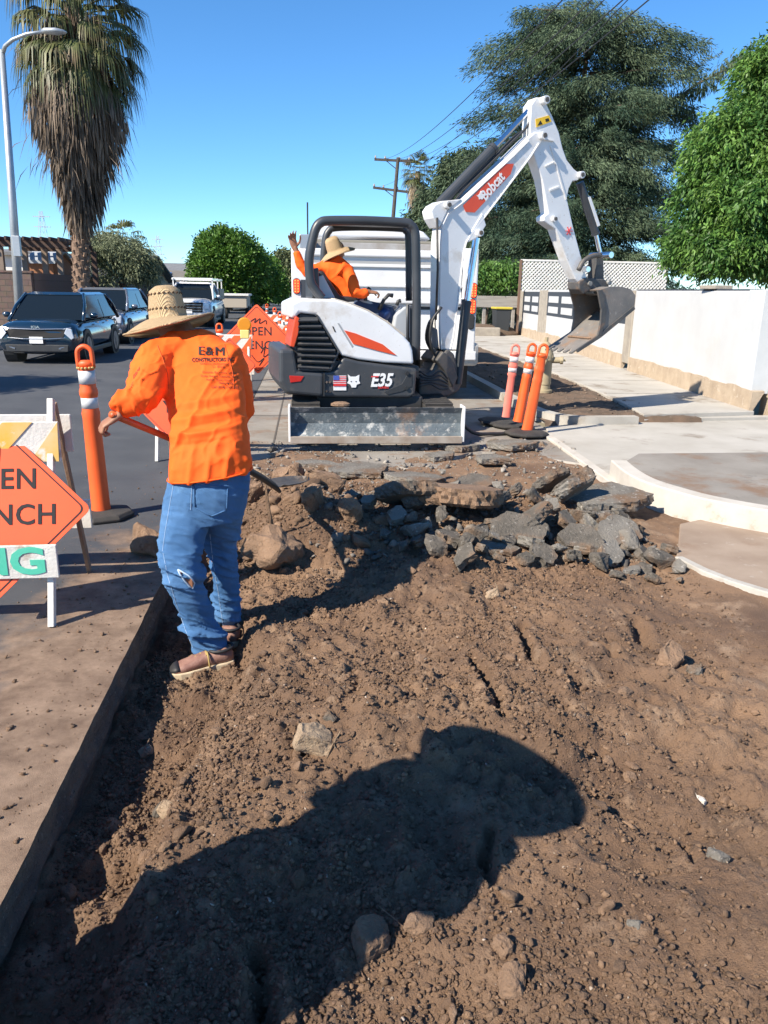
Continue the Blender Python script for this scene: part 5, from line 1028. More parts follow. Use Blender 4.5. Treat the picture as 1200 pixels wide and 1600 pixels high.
for k in range(5):
    a = P0[-1]+NB*(2*W2*(k+.5)/5); b = P0[-2]+NB*(2*W2*(k+.5)/5); dd = (a-b)/np.linalg.norm(a-b); MB().bar(a-dd*.06, a+dd*.07, .06, .025).build('tooth', m_dirtysteel, bk, bevel=.006)
x_ = []; 
for k in range(9):
    f = random.random(); a = P0[-2]*(1-.25)+P0[-1]*.25+NB*2*W2*(.15+.7*k/9); x_.append(a+np.array([0, 0, .02]))
mb = MB()
for a in x_: mb.ball(a, (.04, .04, .018), 4)
mb.build('soil_clumps', m_clodbig, bk)
# blade and undercarriage
bl = MB(); zb0, zb1 = .12, .465; xl, xr = -.19, 1.63; prof2 = [(8.02, zb0), (8.10, zb0+.06), (8.13, (zb0+zb1)/2), (8.11, zb1-.05), (8.05, zb1), (8.03, zb1), (8.07, zb1-.06), (8.09, (zb0+zb1)/2), (8.06, zb0+.08), (7.99, zb0)]
bl.prism([(xl, y, z) for y, z in prof2], (xr-xl, 0, 0)); bl.build('dozer_blade', m_blade, ex)
for x_ in (xl-.02, xr): MB().box2(x_, x_+.022, 7.97, 8.18, zb0-.01, zb1+.02).build('blade_end', m_exw_c, ex, bevel=.004)
MB().box2(xl, xr, 7.965, 8.0, zb0-.025, zb0+.05).build('blade_lip', mat('worn_lip', (.4, .36, .31), (.28, .22, .17), 6, .6, .3), ex, bevel=.005)
for x_ in (.35, .95): MB().bar((x_, 8.1, .28), (x_, 9.0, .35), .1, .12).build('blade_arm', m_exd, ex, bevel=.01)
def track(xc):
    pr = []; r = .2; y0, y1, zc = 8.5, 10.05, .235
    for k in range(9): a = math.pi/2+math.pi*k/8; pr.append((y0+r*math.cos(a), zc+r*math.sin(a)))
    for k in range(9): a = -math.pi/2+math.pi*k/8; pr.append((y1+r*math.cos(a), zc+r*math.sin(a)))
    tb = MB().prism([(xc-.15, y, z) for y, z in pr], (.30, 0, 0)).build('track', m_rub, ex, bevel=.02)
    g = MB(); L = [np.array(q) for q in pr]; 
    per = []; 
    for i in range(len(L)):
        a, b = L[i], L[(i+1) % len(L)]; d_ = np.linalg.norm(b-a); k = max(1, int(d_/.085))
        for j in range(k): q = a+(b-a)*(j+.5)/k; t_ = (b-a)/d_; per.append((q, t_))
    for q, t_ in per: nn = np.array([t_[1], -t_[0]]); c = q+nn*.012; g.bar((xc, c[0]-t_[0]*.018, c[1]-t_[1]*.018), (xc, c[0]+t_[0]*.018, c[1]+t_[1]*.018), .31, .03, up=(0, nn[0], nn[1]))
    g.build('tread', m_rub, tb); MB().box2(xc-.1, xc+.1, 8.5, 10.05, .15, .33).build('track_frame', m_exd, tb)
    for s_ in (-1, 1):
        for yy in (8.5, 10.05): MB().cyl((xc+s_*.151, yy, zc), (xc+s_*.16, yy, zc), .14, 16).build('sprocket', m_steel, tb)
track(-.03); track(1.45)
MB().box2(.1, 1.3, 8.7, 9.9, .25, .5).build('undercarriage', m_black, ex, bevel=.02); MB().cyl((.7, 9.3, .45), (.7, 9.3, .62), .45, 24).build('slew_ring', m_steel, ex)
q = AY(532, 632, 8.3); MB().ball(q, (.11, .07, .035), 5).build('mud_lump', m_clodbig, ex)

# ------------------------------------------------------------------ dump truck behind
m_trw = mat('truck_white', (.70, .71, .72), (.62, .63, .645), 1.2, .4, coat=.2, spot=[((.48, .45, .42), 2.5, .62, .8)])
m_trg = mat('truck_groove', (.3, .31, .32), rough=.6)
TY = 11.8; TP = Plane(0, TY, 0)
tk = thing('dump_truck', (1.15, 13, 0), 'big white dump truck seen from behind with glowing red tail lights', 'truck')
def tp(px, py, off=0): q = TP.p(px, py, off); return q[0], q[2]
def tbox(name, px0, py0, px1, py1, d0, d1, m, parent, bevel=.012):
    x0, _ = tp(px0, (py0+py1)/2, d0); x1, _ = tp(px1, (py0+py1)/2, d0); _, z1 = tp((px0+px1)/2, py0, d0); _, z0 = tp((px0+px1)/2, py1, d0)
    return MB().box2(x0, x1, TY+d0, TY+d1, z0, z1).build(name, m, parent, bevel=bevel)
body = tbox('bed', 458, 394, 744, 500, .12, 4.2, m_trw, tk)
tg = tbox('tailgate', 482, 393, 722, 478, 0, .11, m_trw, tk, .015)
tbox('top_rail', 478, 390, 724, 402, -.05, .12, m_trw, tg, .02); tbox('upper_groove', 482, 408, 722, 413, -.006, .02, m_trg, tg, .002); tbox('upper_rib', 482, 413, 722, 418, -.03, .02, m_trw, tg, .008)
tbox('mid_rib', 482, 444, 722, 449, -.035, .02, m_trw, tg, .01); tbox('bottom_rib', 482, 464, 722, 474, -.05, .02, m_trw, tg, .015); tbox('gap', 482, 475, 722, 482, .05, .115, m_dark, tg, 0)
for a, b in ((456, 481), (722, 745)): tbox('corner_post', a, 388, b, 560, -.04, .3, m_trw, tk, .02)
tbox('lower_panel', 482, 483, 722, 545, .06, .14, m_trw, tk, .01)
tbox('bumper', 458, 548, 744, 562, -.06, .1, m_trw, tk, .015); tbox('hitch', 585, 520, 620, 552, -.05, .1, m_steel, tk, .01)
fd = tbox('fender', 716, 536, 748, 572, -.02, .8, mat('dusty_white', (.55, .53, .5), (.4, .36, .31), 3, .7), tk, .05)
def oval(px, py, w, h, m, parent, name='tail_light'):
    x, z = tp(px, py, -.045); mb = MB(); r = w/2; pts = []
    for k in range(16): a = 2*math.pi*k/16; pts.append((x+r*math.cos(a), TY-.045, z+(h/2-r)*(1 if math.sin(a) >= 0 else -1)+r*math.sin(a)))
    o = mb.prism([(p[0]+.0, p[1]-.02, p[2]) for p in pts], (0, .03, 0)).build(name, m, parent)
    rim = [(x+(p[0]-x)*1.25, p[1], z+(p[2]-z)*1.12) for p in pts]; MB().prism([(p[0], p[1]-.008, p[2]) for p in rim], (0, .02, 0)).build('rim', m_black, o)
    if m is m_lit:
        mled = bpy.data.materials.get('led_hot') or mat('led_hot', (1, .2, .06), emis=(1, .16, .03), estr=2.0)
        for i in range(max(2, int(h/.035))):
            for j in (-.25, .25): MB().cyl((x+j*w, TY-.068, z-h*.38+h*.76*i/max(1, int(h/.035)-1)), (x+j*w, TY-.064, z-h*.38+h*.76*i/max(1, int(h/.035)-1)), .009, 8).build('led', mled, o)
for a, b, h, m_ in ((463.5, 447, .20, m_lit), (463.5, 473, .12, m_lit), (740, 454, .20, m_lit), (738, 479, .20, m_lit), (736, 503, .20, m_black)): oval(a, b, .085, h, m_, tk)
# tarp housing above the bed and load
A0 = AY(484, 388, 14.5); mb = MB(); x0 = AY(483, 370, 12.4)[0]; x1 = AY(676, 370, 12.4)[0]; zc = AY(580, 372, 12.4)[2]; ztp = AY(580, 351, 12.4)[2]
cabp = [(x0, 12.5, zc), (x0+.02, 12.5, ztp-.1), (x0+.12, 12.5, ztp), (x1-.35, 12.5, ztp), (x1-.12, 12.5, ztp-.08), (x1, 12.5, zc)]
MB().prism(cabp, (0, 2.0, 0)).build('tarp_housing', m_trw, tk, bevel=.04, segs=3)
x0b, z_ = tp(478, 377, .3); x1b, _ = tp(722, 377, .3); MB().cyl((x0b, TY+.35, z_), (x1b, TY+.35, z_+.01), .035, 12).build('tarp_bar', mat('olive_bar', (.18, .17, .14), rough=.6), tk)
tbox('roller_bracket', 705, 366, 722, 392, -.02, .2, m_trw, tk, .02)
tbox('step_plate', 468, 366, 486, 388, .0, .3, mat('alu_plate', (.4, .42, .44), rough=.4, metal=.6), tk, .01); tbox('load_panel', 487, 380, 704, 392, .25, .4, mat('grey_inner', (.3, .3, .3), (.22, .2, .18), 4, .9), tk, .01)
x_, z_ = tp(614, 382, .5); mb = MB(); mb.loft([[(x_+w*.9*math.cos(k*.52), TY+.9+w*math.sin(k*.52), z_-.25+h) for k in range(12)] for w, h in ((.85, 0), (.6, .15), (.25, .28), (.05, .32))]); mb.build('load', m_park, tk)
x_, z_ = tp(481, 372, .2); MB().cyl((x_, TY+.8, z_), (x_, TY+.8, z_+.55), .012, 6).build('aerial', m_black, tk)
tbox('side_panel', 470, 437, 481, 466, -.046, -.02, m_dark, tk, .004)
for xx in (.16, 2.2):
    for yy in (12.9, 14.3):
        for s_ in (-.16, .16): w = MB().cyl((xx+s_-.13, yy, .52), (xx+s_+.13, yy, .52), .52, 28).build('tyre', m_rub, tk, bevel=.04); MB().cyl((xx+s_-.135, yy, .52), (xx+s_+.135, yy, .52), .28, 18).build('rim', m_steel, w)
for xx in (-.02, 2.02): MB().box2(xx, xx+.5, 12.18, 12.2, .18, .75).build('mud_flap', m_rub, tk)
MB().box2(.4, 2.0, 12.0, 19.5, .75, 1.02).build('chassis', m_exd, tk); MB().box2(0, 2.35, 16.6, 19.3, .8, 2.62).build('cab', m_trw, tk, bevel=.08)
MB().box2(.08, 2.27, 16.56, 16.6, 1.8, 2.4).build('cab_window', m_dark, tk)
for xx in (-.02, 2.17): w = MB().cyl((xx-.02, 18.7, .52), (xx+.26, 18.7, .52), .52, 28).build('tyre', m_rub, tk, bevel=.04)
# ------------------------------------------------------------------ traffic gear
m_or = mat('orange_plastic', (.80, .12, .022), (.70, .095, .02), 3, .5, spot=[((.45, .12, .06), 5, .62, .8)])
m_orf = mat('faded_orange', (.78, .22, .17), (.7, .18, .13), 3, .6, spot=[((.5, .2, .15), 5, .6, .8)])
m_refl = mat('reflective_band', (.62, .63, .64), (.5, .5, .5), 8, .35, spot=[((.35, .32, .3), 10, .62, .75)])
m_wood = mat('painted_wood', (.70, .69, .65), (.58, .56, .52), 4, .75, bump=.3, spot=[((.33, .27, .21), 7, .60, .72)])
m_bwood = mat('bare_wood', (.32, .21, .14), (.24, .155, .105), 6, .9, bump=.5)
m_yel = mat('stripe_yellow', (.72, .42, .06), (.66, .5, .25), 6, .6, spot=[((.7, .66, .58), 9, .60, .7)])
m_orstripe = mat('stripe_orange', (.75, .13, .035), rough=.5)
m_sign = mat('sign_orange', (.86, .115, .032), (.80, .10, .03), 2, .38, spot=[((.7, .16, .09), 3, .64, .8)])
m_green = mat('green_paint', (.05, .45, .30), (.1, .52, .38), 6, .7, spot=[((.6, .58, .5), 12, .6, .66)])
def local_thing(name, label, cat, group=None): return thing(name, (0, 0, 0), label, cat, group)
def place(o, loc, rz=0.0, rx=0.0, ry=0.0, sc=1.0): o.location = loc; o.rotation_euler = (rad(rx), rad(ry), rad(rz)); o.scale = (sc,)*3; return o
def delineator(label, m=m_or, base=True, h=1.05, r0=.072, r1=.052, bands=((.80, .875), (.66, .73)), group='orange delineator posts around the work zone', flatpost=False):
    t = local_thing('delineator_post', label, 'delineator', group); mb = MB(); n = 18; r0 *= .92
    zs = [.03, .08, .3, .6, .63, .65, .72, .74, .76, .78, .80, .875, .89]; rs = [r0*1.08, r0, r0*.97, r0*.9, r1*1.22, r1*1.1, r1*1.1, r1*1.22, r1*1.22, r1*1.05, r1*1.05, r1*1.0, r1*1.18]
    mb.lathe([(r, z*h/1.05) for r, z in zip(rs, zs)], (0, 0, 0), n, sy=.5 if flatpost else 1); p = mb.build('post', m, t, smooth=False, auto=True)
    for a, b in bands: MB().lathe([(r1*1.12, a*h/1.05), (r1*1.1, b*h/1.05)], (0, 0, 0), n, sy=.5 if flatpost else 1).build('reflective_band', m_refl, t, smooth=True)
    hz = h*.85; loop = [(-r1*.95, 0, hz), (-r1*.95, 0, hz+.09), (-r1*.75, 0, hz+.125), (0, 0, hz+.145), (r1*.75, 0, hz+.125), (r1*.95, 0, hz+.09), (r1*.95, 0, hz)]
    MB().tube(catmull(loop, 4), .017, 8).build('handle', m, t, smooth=True)
    MB().lathe([(r1*.98, hz), (r1*1.02, hz+.03), (r1*.6, hz+.05)], (0, 0, 0), 14, sy=.6).build('neck', m, t, smooth=True)
    if base:
        b = MB(); b.lathe([(.235, 0), (.24, .02), (.215, .045), (.1, .06)], (0, 0, .001), 8, sx=1, sy=.95).build('base', m_rub, t, bevel=.006)
    return t
d1 = delineator('tallest nearest orange post on a black base between barricade and worker', h=1.29); q = G(166, 812); place(d1, (q[0]-.05, q[1]+.08, 0), 0, 0, -1)
ch = MB(); 
for k in range(14): a = k/14*2*math.pi; ch.ball((.056*math.cos(a), .056*math.sin(a), 1.095), .011, 4)
ch.build('rope_ring', mat('gold_cord', (.45, .3, .1), rough=.6), d1)
# leaning cluster by the hydrant
def lean(t, pb, pt, Y, h): a = AY(*pb, Y); b = AY(*pt, Y); an = math.degrees(math.atan2(b[0]-a[0], b[2]-a[2])); t.location = a; t.rotation_euler = (0, rad(an), 0); s = np.linalg.norm(b-a)/h; t.scale = (s, s, s); return t
lean(delineator('faded pink flat post at the left of the three leaning posts', m_orf, False, flatpost=True, r0=.062, r1=.055), (790, 655), (806, 541), 9.3, 1.02)
lean(delineator('orange post with white bands in the middle of the three leaning posts', m_or, False), (809, 662), (833, 536), 9.15, 1.05)
lean(delineator('orange post leaning at the right in front of the hydrant', m_or, False, bands=(), flatpost=True), (823, 676), (851, 537), 8.9, 1.05)
for k, (px, py, a) in enumerate(((800, 668, 10), (822, 682, 30), (778, 664, -20))):
    q = G(px, py, .0); t = tag(MB().lathe([(.26, 0), (.27, .02), (.24, .04), (.09, .055)], (0, 0, 0), 8).build('rubber_base', m_rub, bevel=.005), ['flat black rubber base under the banded leaning post', 'flat black rubber base nearest the driveway corner', 'flat black rubber base left of the leaning posts'][k], 'rubber base'); t.location = (q[0], q[1], .024); t.rotation_euler = (0, rad(3*k-2), rad(a))
# posts further along
for px, Y, lb in ((343, 14.2, 'orange post whose loop handle shows just right of the straw hat'), (438, 22, 'far orange post left of the truck by the barrier'), (449, 19.5, 'orange post closest to the truck tail lights'), (430, 27, 'farthest orange post beyond the diamond signs'), (418, 33, 'small distant orange post behind the diamond sign')):
    t = delineator(lb); q = AY(px, 520, Y); place(t, (q[0], Y, 0))

def barricade(label, w=1.2, top='yellow', low=None, mleg=m_wood, left_cut=False, lowboard=True, group='wooden A frame barricades along the work zone', h=1.02, sp=.40):
    t = local_thing('barricade', label, 'barricade', group)
    for x in (-w/2+.05, w/2-.05):
        MB().bar((x, -sp, .0), (x, -.02, h), .045, .03, up=(1, 0, 0)).build('leg', mleg, t, bevel=.003); MB().bar((x, sp, .0), (x, .02, h-.03), .045, .022, up=(1, 0, 0)).build('leg', m_bwood, t, bevel=.003)
    def yfront(z): return -sp+(sp-.02)*z/h
    z0, z1 = h-.30, h-.10; y0 = yfront((z0+z1)/2)-.03
    b = MB().box((0, y0, (z0+z1)/2), (w, .02, z1-z0)).build('top_board', m_wood, t, bevel=.003)
    hb = z1-z0; ms = m_yel if top == 'yellow' else m_orstripe; k = -w/2-.05
    while k < w/2:
        P = [(k, z0), (k+.14, z0), (k+.14+hb*.95, z1), (k+hb*.95, z1)]; P = [(min(max(x, -w/2), w/2), z) for x, z in P]
        if P[1][0]-P[0][0] > .01 or P[2][0]-P[3][0] > .01: MB().prism([(x, y0-.0115, z) for x, z in P], (0, -.003, 0)).build('stripe', ms, b)
        k += .30
    MB().box((0, -y0-.0, (z0+z1)/2), (w, .02, z1-z0)).build('back_board', m_wood, t, bevel=.003)
    if lowboard:
        z0, z1 = .24, .42; y0 = yfront(.33)-.075; lb = MB().box((0, y0, .335), (w, .02, .17)).build('low_board', m_wood, t, bevel=.003)
        if low: text(low, (w/2-.05, y0-.0125, .335), (1, 0, 0), (0, 0, 1), .19, m_green, lb, offset=.03, align='RIGHT', xs=1.25)
        MB().box((0, -y0, .37), (w, .02, .17)).build('low_back_board', m_wood, t, bevel=.003)
    return t
def diamond_sign(label, s, lines, scr=(), crop=None, group=None):
    """s = half diagonal; faces -Y; lines = (text, x, z, size)"""
    t = local_thing('road_work_sign', label, 'road sign', group); r = s*.07; mb = MB(); pts = []
    for k, (cx, cz) in enumerate(((s-1.414*r, 0), (0, s-1.414*r), (-s+1.414*r, 0), (0, -s+1.414*r))):
        for j in range(5): a = rad(-45+90*k+22.5*j); pts.append((cx+r*math.cos(a), cz+r*math.sin(a)))
    pn = MB().prism([(x, 0, z) for x, z in pts], (0, .006, 0)).build('panel', m_sign, t)
    f1, f2 = .935, .915; n = len(pts); vs = [(x*f1, -.002, z*f1) for x, z in pts]+[(x*f2, -.002, z*f2) for x, z in pts]
    MB().add(vs, [(i, (i+1) % n, n+(i+1) % n, n+i) for i in range(n)]).build('border', m_blackink, pn)
    for tx, x, z, sz in lines: text(tx, (x, -.002, z), (1, 0, 0), (0, 0, 1), sz, m_blackink, pn, offset=.012, xs=.95, extrude=.001, space=1.06)
    for P in scr: MB().tube(catmull([(x, -.004, z) for x, z in P], 6), .006*s/.5, 5).build('scrawl', m_blackink, pn, smooth=True)
    return t
# near barricade, right end seen
bn = barricade('nearest barricade at the left edge with green letters on its lower board', 1.3, 'yellow', 'ING', h=1.09); q = G(78, 982); place(bn, (q[0]-.6-.01, q[1]+.40, 0), 2)
s1 = diamond_sign('nearest orange diamond sign cut off by the left edge of the picture', .455, [('OPEN', .01, .15, .145), ('TRENCH', .01, -.03, .145)], [[(-.05, .34), (.0, .24), (.01, .33)], [(-.2, .2), (-.1, .26), (-.06, .2)]]); q = AY(-6, 797, 3.84); place(s1, q, 2, -20)
# second one behind the worker's arm
b3 = barricade('barricade mostly hidden behind the worker below his bent arm', .8, 'orange', None, lowboard=False, h=.86, sp=.28); q = G(246, 722); place(b3, (q[0]+.36, q[1]+.28, 0), -4)
s3 = diamond_sign('orange sign showing only between the worker arm and waist', .36, [('Y', -.12, .05, .16)]); q = AY(282, 645, 7.35); place(s3, q, -4, -12)
# cluster between worker and excavator
b2 = barricade('barricade with an amber lamp between the straw hat and the excavator', 1.0, 'orange', 'XY', h=1.05, sp=.35); q = G(391, 624); place(b2, (q[0]-.47, q[1]+.35, 0), 0)
s2 = diamond_sign('large open trench diamond sign right of the amber lamp', .56, [('OPEN', .0, .12, .19), ('TRENCH', .0, -.1, .19)], [[(-.12, .27), (-.02, .33), (-.04, .26), (.05, .33), (.04, .25), (.14, .3), (.15, .24)], [(.05, -.22), (.12, -.12), (.1, -.28), (.22, -.2), (.18, -.32)], [(-.1, -.25), (.0, -.36), (.1, -.3), (.02, -.42)], [(.25, -.12), (.3, -.2), (.24, -.22), (.3, -.28)]]); q = AY(402, 530, 12.9); place(s2, q, 0, -6)
s4 = diamond_sign('smaller diamond sign with black paint smeared across it', .40, [('CH', .17, -.1, .14)], [[(-.1, .2), (.0, .1), (.1, .12), (.15, .05)], [(-.05, .15), (.05, .02), (.12, .0), (.1, -.03), (.2, -.02)]]); q = AY(360, 570, 11.7); place(s4, q, 0, -6)
bl_ = MB(); bl_.prism([(-.12+.2*math.cos(a)*(1+.25*math.sin(3*a)), -.005, .1+.13*math.sin(a)*(1+.3*math.cos(2*a))) for a in [k*.35 for k in range(18)]], (0, -.002, 0)); ob = bl_.build('paint_smear', mat('black_spray', (.09, .06, .055), rough=.8), s4)
rg = [(.11+.075*math.cos(k*.35), -.006, .0+.075*math.sin(k*.35)) for k in range(19)]; MB().tube(rg, .014, 5).build('painted_ring', m_blackink, s4)
wl = thing('warning_lamp', AY(382, 520, 11.95), 'round amber flashing lamp on top of the barricade by the signs', 'warning lamp'); c = AY(382, 507, 11.95)
MB().cyl(c+np.array([0, -.035, 0]), c+np.array([0, .035, 0]), .105, 20).build('lens', mat('amber_lens', (.75, .3, .02), rough=.3, coat=.5, trans=.2), wl, bevel=.02); MB().box(c+np.array([0, 0, -.14]), (.13, .08, .13)).build('battery_case', mat('lamp_yellow', (.75, .6, .2), rough=.5), wl, bevel=.012)
b4 = barricade('white and orange barricade beside the counterweight of the excavator', .7, 'orange', None, h=1.0); place(b4, (AY(420, 560, 17)[0], 17, 0), 8)
b5 = barricade('farther striped barricade left of the truck tail lights', 1.2, 'orange', None, h=1.0); place(b5, (AY(437, 520, 24)[0], 24, 0), -10)

# ------------------------------------------------------------------ hydrant
m_hyd = mat('tan_paint', (.36, .30, .19), (.30, .25, .16), 5, .6, spot=[((.22, .16, .1), 6, .62, .75)])
Yh_ = 12.4; hb = AY(848, 612, Yh_); zg = .09; hx = hb[0]; hy = thing('fire_hydrant', (hx, Yh_, zg), 'tan fire hydrant on the verge behind the leaning posts', 'fire hydrant')
ht = AY(852, 528, Yh_)[2]-zg; k = ht/.86
body = MB().lathe([(.15, 0), (.15, .04), (.115, .05), (.11, .12), (.12, .13), (.118, .5), (.135, .52), (.135, .56), (.13, .62), (.10, .70), (.07, .78), (.03, .81), (.03, .88)], (hx, Yh_, zg), 20).build('barrel', m_hyd, hy, auto=True)
for dx, dy, L, r in ((1, -.25, .24, .05), (-.55, -.85, .2, .075), (-1, .3, .2, .05)):
    a = np.array([hx, Yh_, zg+.52]); dd = np.array([dx, dy, 0])/math.hypot(dx, dy); n_ = MB().cyl(a, a+dd*L, r, 14).build('outlet', m_hyd, hy); MB().cyl(a+dd*L, a+dd*(L+.05), r*1.3, 8).build('cap', m_hyd, n_, bevel=.008); MB().cyl(a+dd*(L+.05), a+dd*(L+.09), .018, 5).build('cap_nut', m_hyd, n_)
for kk in range(8): a = kk*math.pi/4; MB().cyl((hx+.13*math.cos(a), Yh_+.13*math.sin(a), zg+.56), (hx+.13*math.cos(a), Yh_+.13*math.sin(a), zg+.60), .013, 6).build('flange_bolt', m_hyd, hy)

# ------------------------------------------------------------------ vehicles
m_glass = mat('car_glass', (.008, .012, .015), rough=.05, spec=.45); m_trimc = mat('bright_trim', (.6, .62, .64), rough=.2, metal=.9); m_lamp = mat('headlamp', (.75, .8, .85), rough=.2, coat=1, spec=.8)
m_grl = mat('grille_black', (.008, .008, .009), rough=.75)
m_tyre = mat('tyre', (.018, .018, .019), rough=.85)
def car(name, label, cat, paint, L=4.6, W=1.90, Hh=1.66, hood=1.04, belt=1.06, cab0=.86, roof0=1.72, roof1=3.9, cab1=4.45, bed=None, group=None, style='suv', grille_m=None, wr=.36):
    t = local_thing(name, label, cat, group); hw = W/2
    def ring(y, w, zb, zt, n=20):
        out = []
        for k in range(n):
            a = 2*math.pi*k/n; cx = math.copysign(abs(math.cos(a))**.45, math.cos(a)); cz = math.copysign(abs(math.sin(a))**.55, math.sin(a)); out.append(np.array([w*cx*(1-.05*max(cz, 0)), y, (zb+zt)/2+(zt-zb)/2*cz]))
        return out
    hz = hood
    st = [(0, hw*.80, .34, hz*.74), (.04, hw*.90, .27, hz*.84), (.14, hw*.965, .23, hz*.93), (.30, hw*.985, .22, hz*.965), (.5, hw*.995, .22, hz*.985), (cab0, hw, .22, belt-.02), (2.2, hw, .22, belt), (L-.9, hw, .22, belt+.02), (L-.25, hw*.96, .28, belt), (L, hw*.86, .38, belt-.15)]
    body = MB().loft([ring(*s_) for s_ in st]).build('body', paint, t, auto=True)
    tb = belt-.06; b = [(-hw*.93, cab0, tb), (hw*.93, cab0, tb), (hw*.93, cab1, tb), (-hw*.93, cab1, tb)]; u = [(-hw*.74, roof0, Hh-.05), (hw*.74, roof0, Hh-.05), (hw*.74, roof1, Hh-.05), (-hw*.74, roof1, Hh-.05)]
    gl = MB().add(b+u, [(3, 2, 1, 0), (4, 5, 6, 7), (0, 1, 5, 4), (1, 2, 6, 5), (2, 3, 7, 6), (3, 0, 4, 7)]).build('windows', m_glass, t, bevel=.03)
    MB().loft([[(x*1.0, y, z) for x, y, z in ((-hw*.76, roof0-.08, Hh-.075), (hw*.76, roof0-.08, Hh-.075), (hw*.76, roof1+.1, Hh-.075), (-hw*.76, roof1+.1, Hh-.075))], [(-hw*.60, roof0+.1, Hh), (hw*.60, roof0+.1, Hh), (hw*.60, roof1, Hh), (-hw*.60, roof1, Hh)]]).build('roof', paint, t, bevel=.05, segs=4)
    for i in range(4): MB().tube([np.array(b[i])+[0, 0, -.02], (np.array(b[i])+np.array(u[i]))/2+[math.copysign(.03, b[i][0]), 0, .03], np.array(u[i])*[1.0, 1, 1]], [.05, .04, .045], 8).build('pillar', paint, t, smooth=True)
    ym = (roof0+roof1)/2+.1
    for s_ in (-1, 1):
        MB().bar((s_*hw*.905, ym, tb), (s_*hw*.715, ym, Hh-.06), .05, .08, up=(0, 1, 0)).build('pillar', m_black, t)
        mr = MB().ball((s_*(hw+.1), cab0+.35, belt+.05), (.11, .07, .075), 6).build('mirror', paint, t, smooth=True)
        MB().box((s_*(hw-.02), cab0+.3, belt-.02), (.16, .05, .04)).build('mirror_stalk', m_black, mr)
        MB().box((s_*(hw-.01), 1.9, belt-.14), (.05, .16, .03)).build('door_handle', m_trimc, t); MB().box((s_*(hw-.01), 2.9, belt-.14), (.05, .16, .03)).build('door_handle', m_trimc, t)
        MB().box((s_*(hw-.012), 2.1, .28), (.05, 2.1, .12)).build('sill', m_black, t, bevel=.02)
        for y in (.88, L-.95):
            ar = MB().cyl((s_*(hw-.28), y, wr+.01), (s_*(hw+.008), y, wr+.01), wr+.075, 28).build('wheel_arch', m_black, t)
            w_ = MB().lathe([(wr*.7, -.115), (wr*.95, -.11), (wr, -.07), (wr, .07), (wr*.95, .11), (wr*.7, .115)], (s_*(hw-.10), y, wr), 28, axis=(1, 0, 0)).build('wheel', m_tyre, t, auto=True)
            rm = MB(); rm.cyl((s_*(hw-.02)+.0, y, wr), (s_*(hw+.012), y, wr), wr*.2, 12)
            for k in range(5): a = k*1.2566; rm.bar((s_*(hw+.0), y, wr), (s_*(hw+.0), y+wr*.66*math.cos(a), wr+wr*.66*math.sin(a)), .03, .06, up=(1, 0, 0))
            rm.lathe([(wr*.62, -.02), (wr*.7, -.02), (wr*.7, .02), (wr*.62, .02)], (s_*(hw+.0), y, wr), 28, axis=(1, 0, 0)); rm.build('rim', mat('alloy', (.25, .26, .28), rough=.3, metal=.8), w_)
    fy = -.012
    gm = grille_m or m_grl
    if style == 'suv':
        MB().prism([(-.62, .02, hz*.60), (.62, .02, hz*.60), (.70, .05, hz*.76), (.45, .03, hz*.80), (-.45, .03, hz*.80), (-.70, .05, hz*.76)], (0, -.04, 0)).build('grille', gm, t, bevel=.01)
        MB().tube([(-.80, .06, hz*.83), (-.62, .0, hz*.80), (0, -.02, hz*.785), (.62, .0, hz*.80), (.80, .06, hz*.83)], .012, 6).build('trim', m_trimc, t); MB().tube([(-.66, .0, hz*.60), (-.3, -.04, hz*.575), (.3, -.04, hz*.575), (.66, .0, hz*.60)], .010, 6).build('trim', m_trimc, t)
        for s_ in (-1, 1):
            MB().prism([(s_*.66, -.01, hz*.70), (s_*.80, .03, hz*.56), (s_*.86, .05, hz*.60), (s_*.82, .03, hz*.80), (s_*.72, .0, hz*.82)], (0, -.05, 0)).build('headlight', m_lamp, t, bevel=.01)
            MB().prism([(s_*.50, .01, .34), (s_*.80, .09, .40), (s_*.84, .12, .50), (s_*.72, .04, .44), (s_*.50, .0, .385)], (0, -.04, 0)).build('bumper_trim', m_trimc, t, bevel=.008)
        MB().prism([(-.70, .02, .30), (.70, .02, .30), (.72, .03, .46), (-.72, .03, .46)], (0, -.045, 0)).build('intake', m_black, t, bevel=.01)
    else:
        MB().prism([(-.58, .02, hz*.52), (.58, .02, hz*.52), (.62, .02, hz*.86), (-.62, .02, hz*.86)], (0, -.05, 0)).build('grille', gm, t, bevel=.02)
        for k in range(3): MB().box((0, -.035, hz*(.58+.1*k)), (1.1, .02, .03)).build('grille_bar', m_trimc, t)
        for s_ in (-1, 1): MB().prism([(s_*.62, -.01, hz*.62), (s_*.86, .05, hz*.62), (s_*.88, .07, hz*.84), (s_*.62, -.01, hz*.84)], (0, -.05, 0)).build('headlight', m_lamp, t, bevel=.02); MB().box((s_*.7, -.01, .38), (.18, .05, .08)).build('fog_lamp', m_lamp, t)
        MB().prism([(-.86, .08, .34), (.86, .08, .34), (.86, .08, .50), (-.86, .08, .50)], (0, -.12, 0)).build('bumper', m_trimc, t, bevel=.03)
    pl_ = MB().box((0, -.035, hz*.545), (.31, .012, .155)).build('number_plate', m_whitedecal, t, bevel=.004)
    return t
m_navy = mat('navy_paint', (.004, .016, .034), (.005, .02, .042), 1, .18, coat=1.0, spec=.6); m_slate = mat('slate_paint', (.20, .22, .26), (.17, .19, .23), 1, .2, .4, coat=1.0); m_carw = mat('car_white', (.72, .73, .74), (.66, .67, .68), 1, .3, coat=.6)
c1 = car('parked_car', 'dark navy blue suv parked facing the camera at the left kerb', 'car', m_navy)
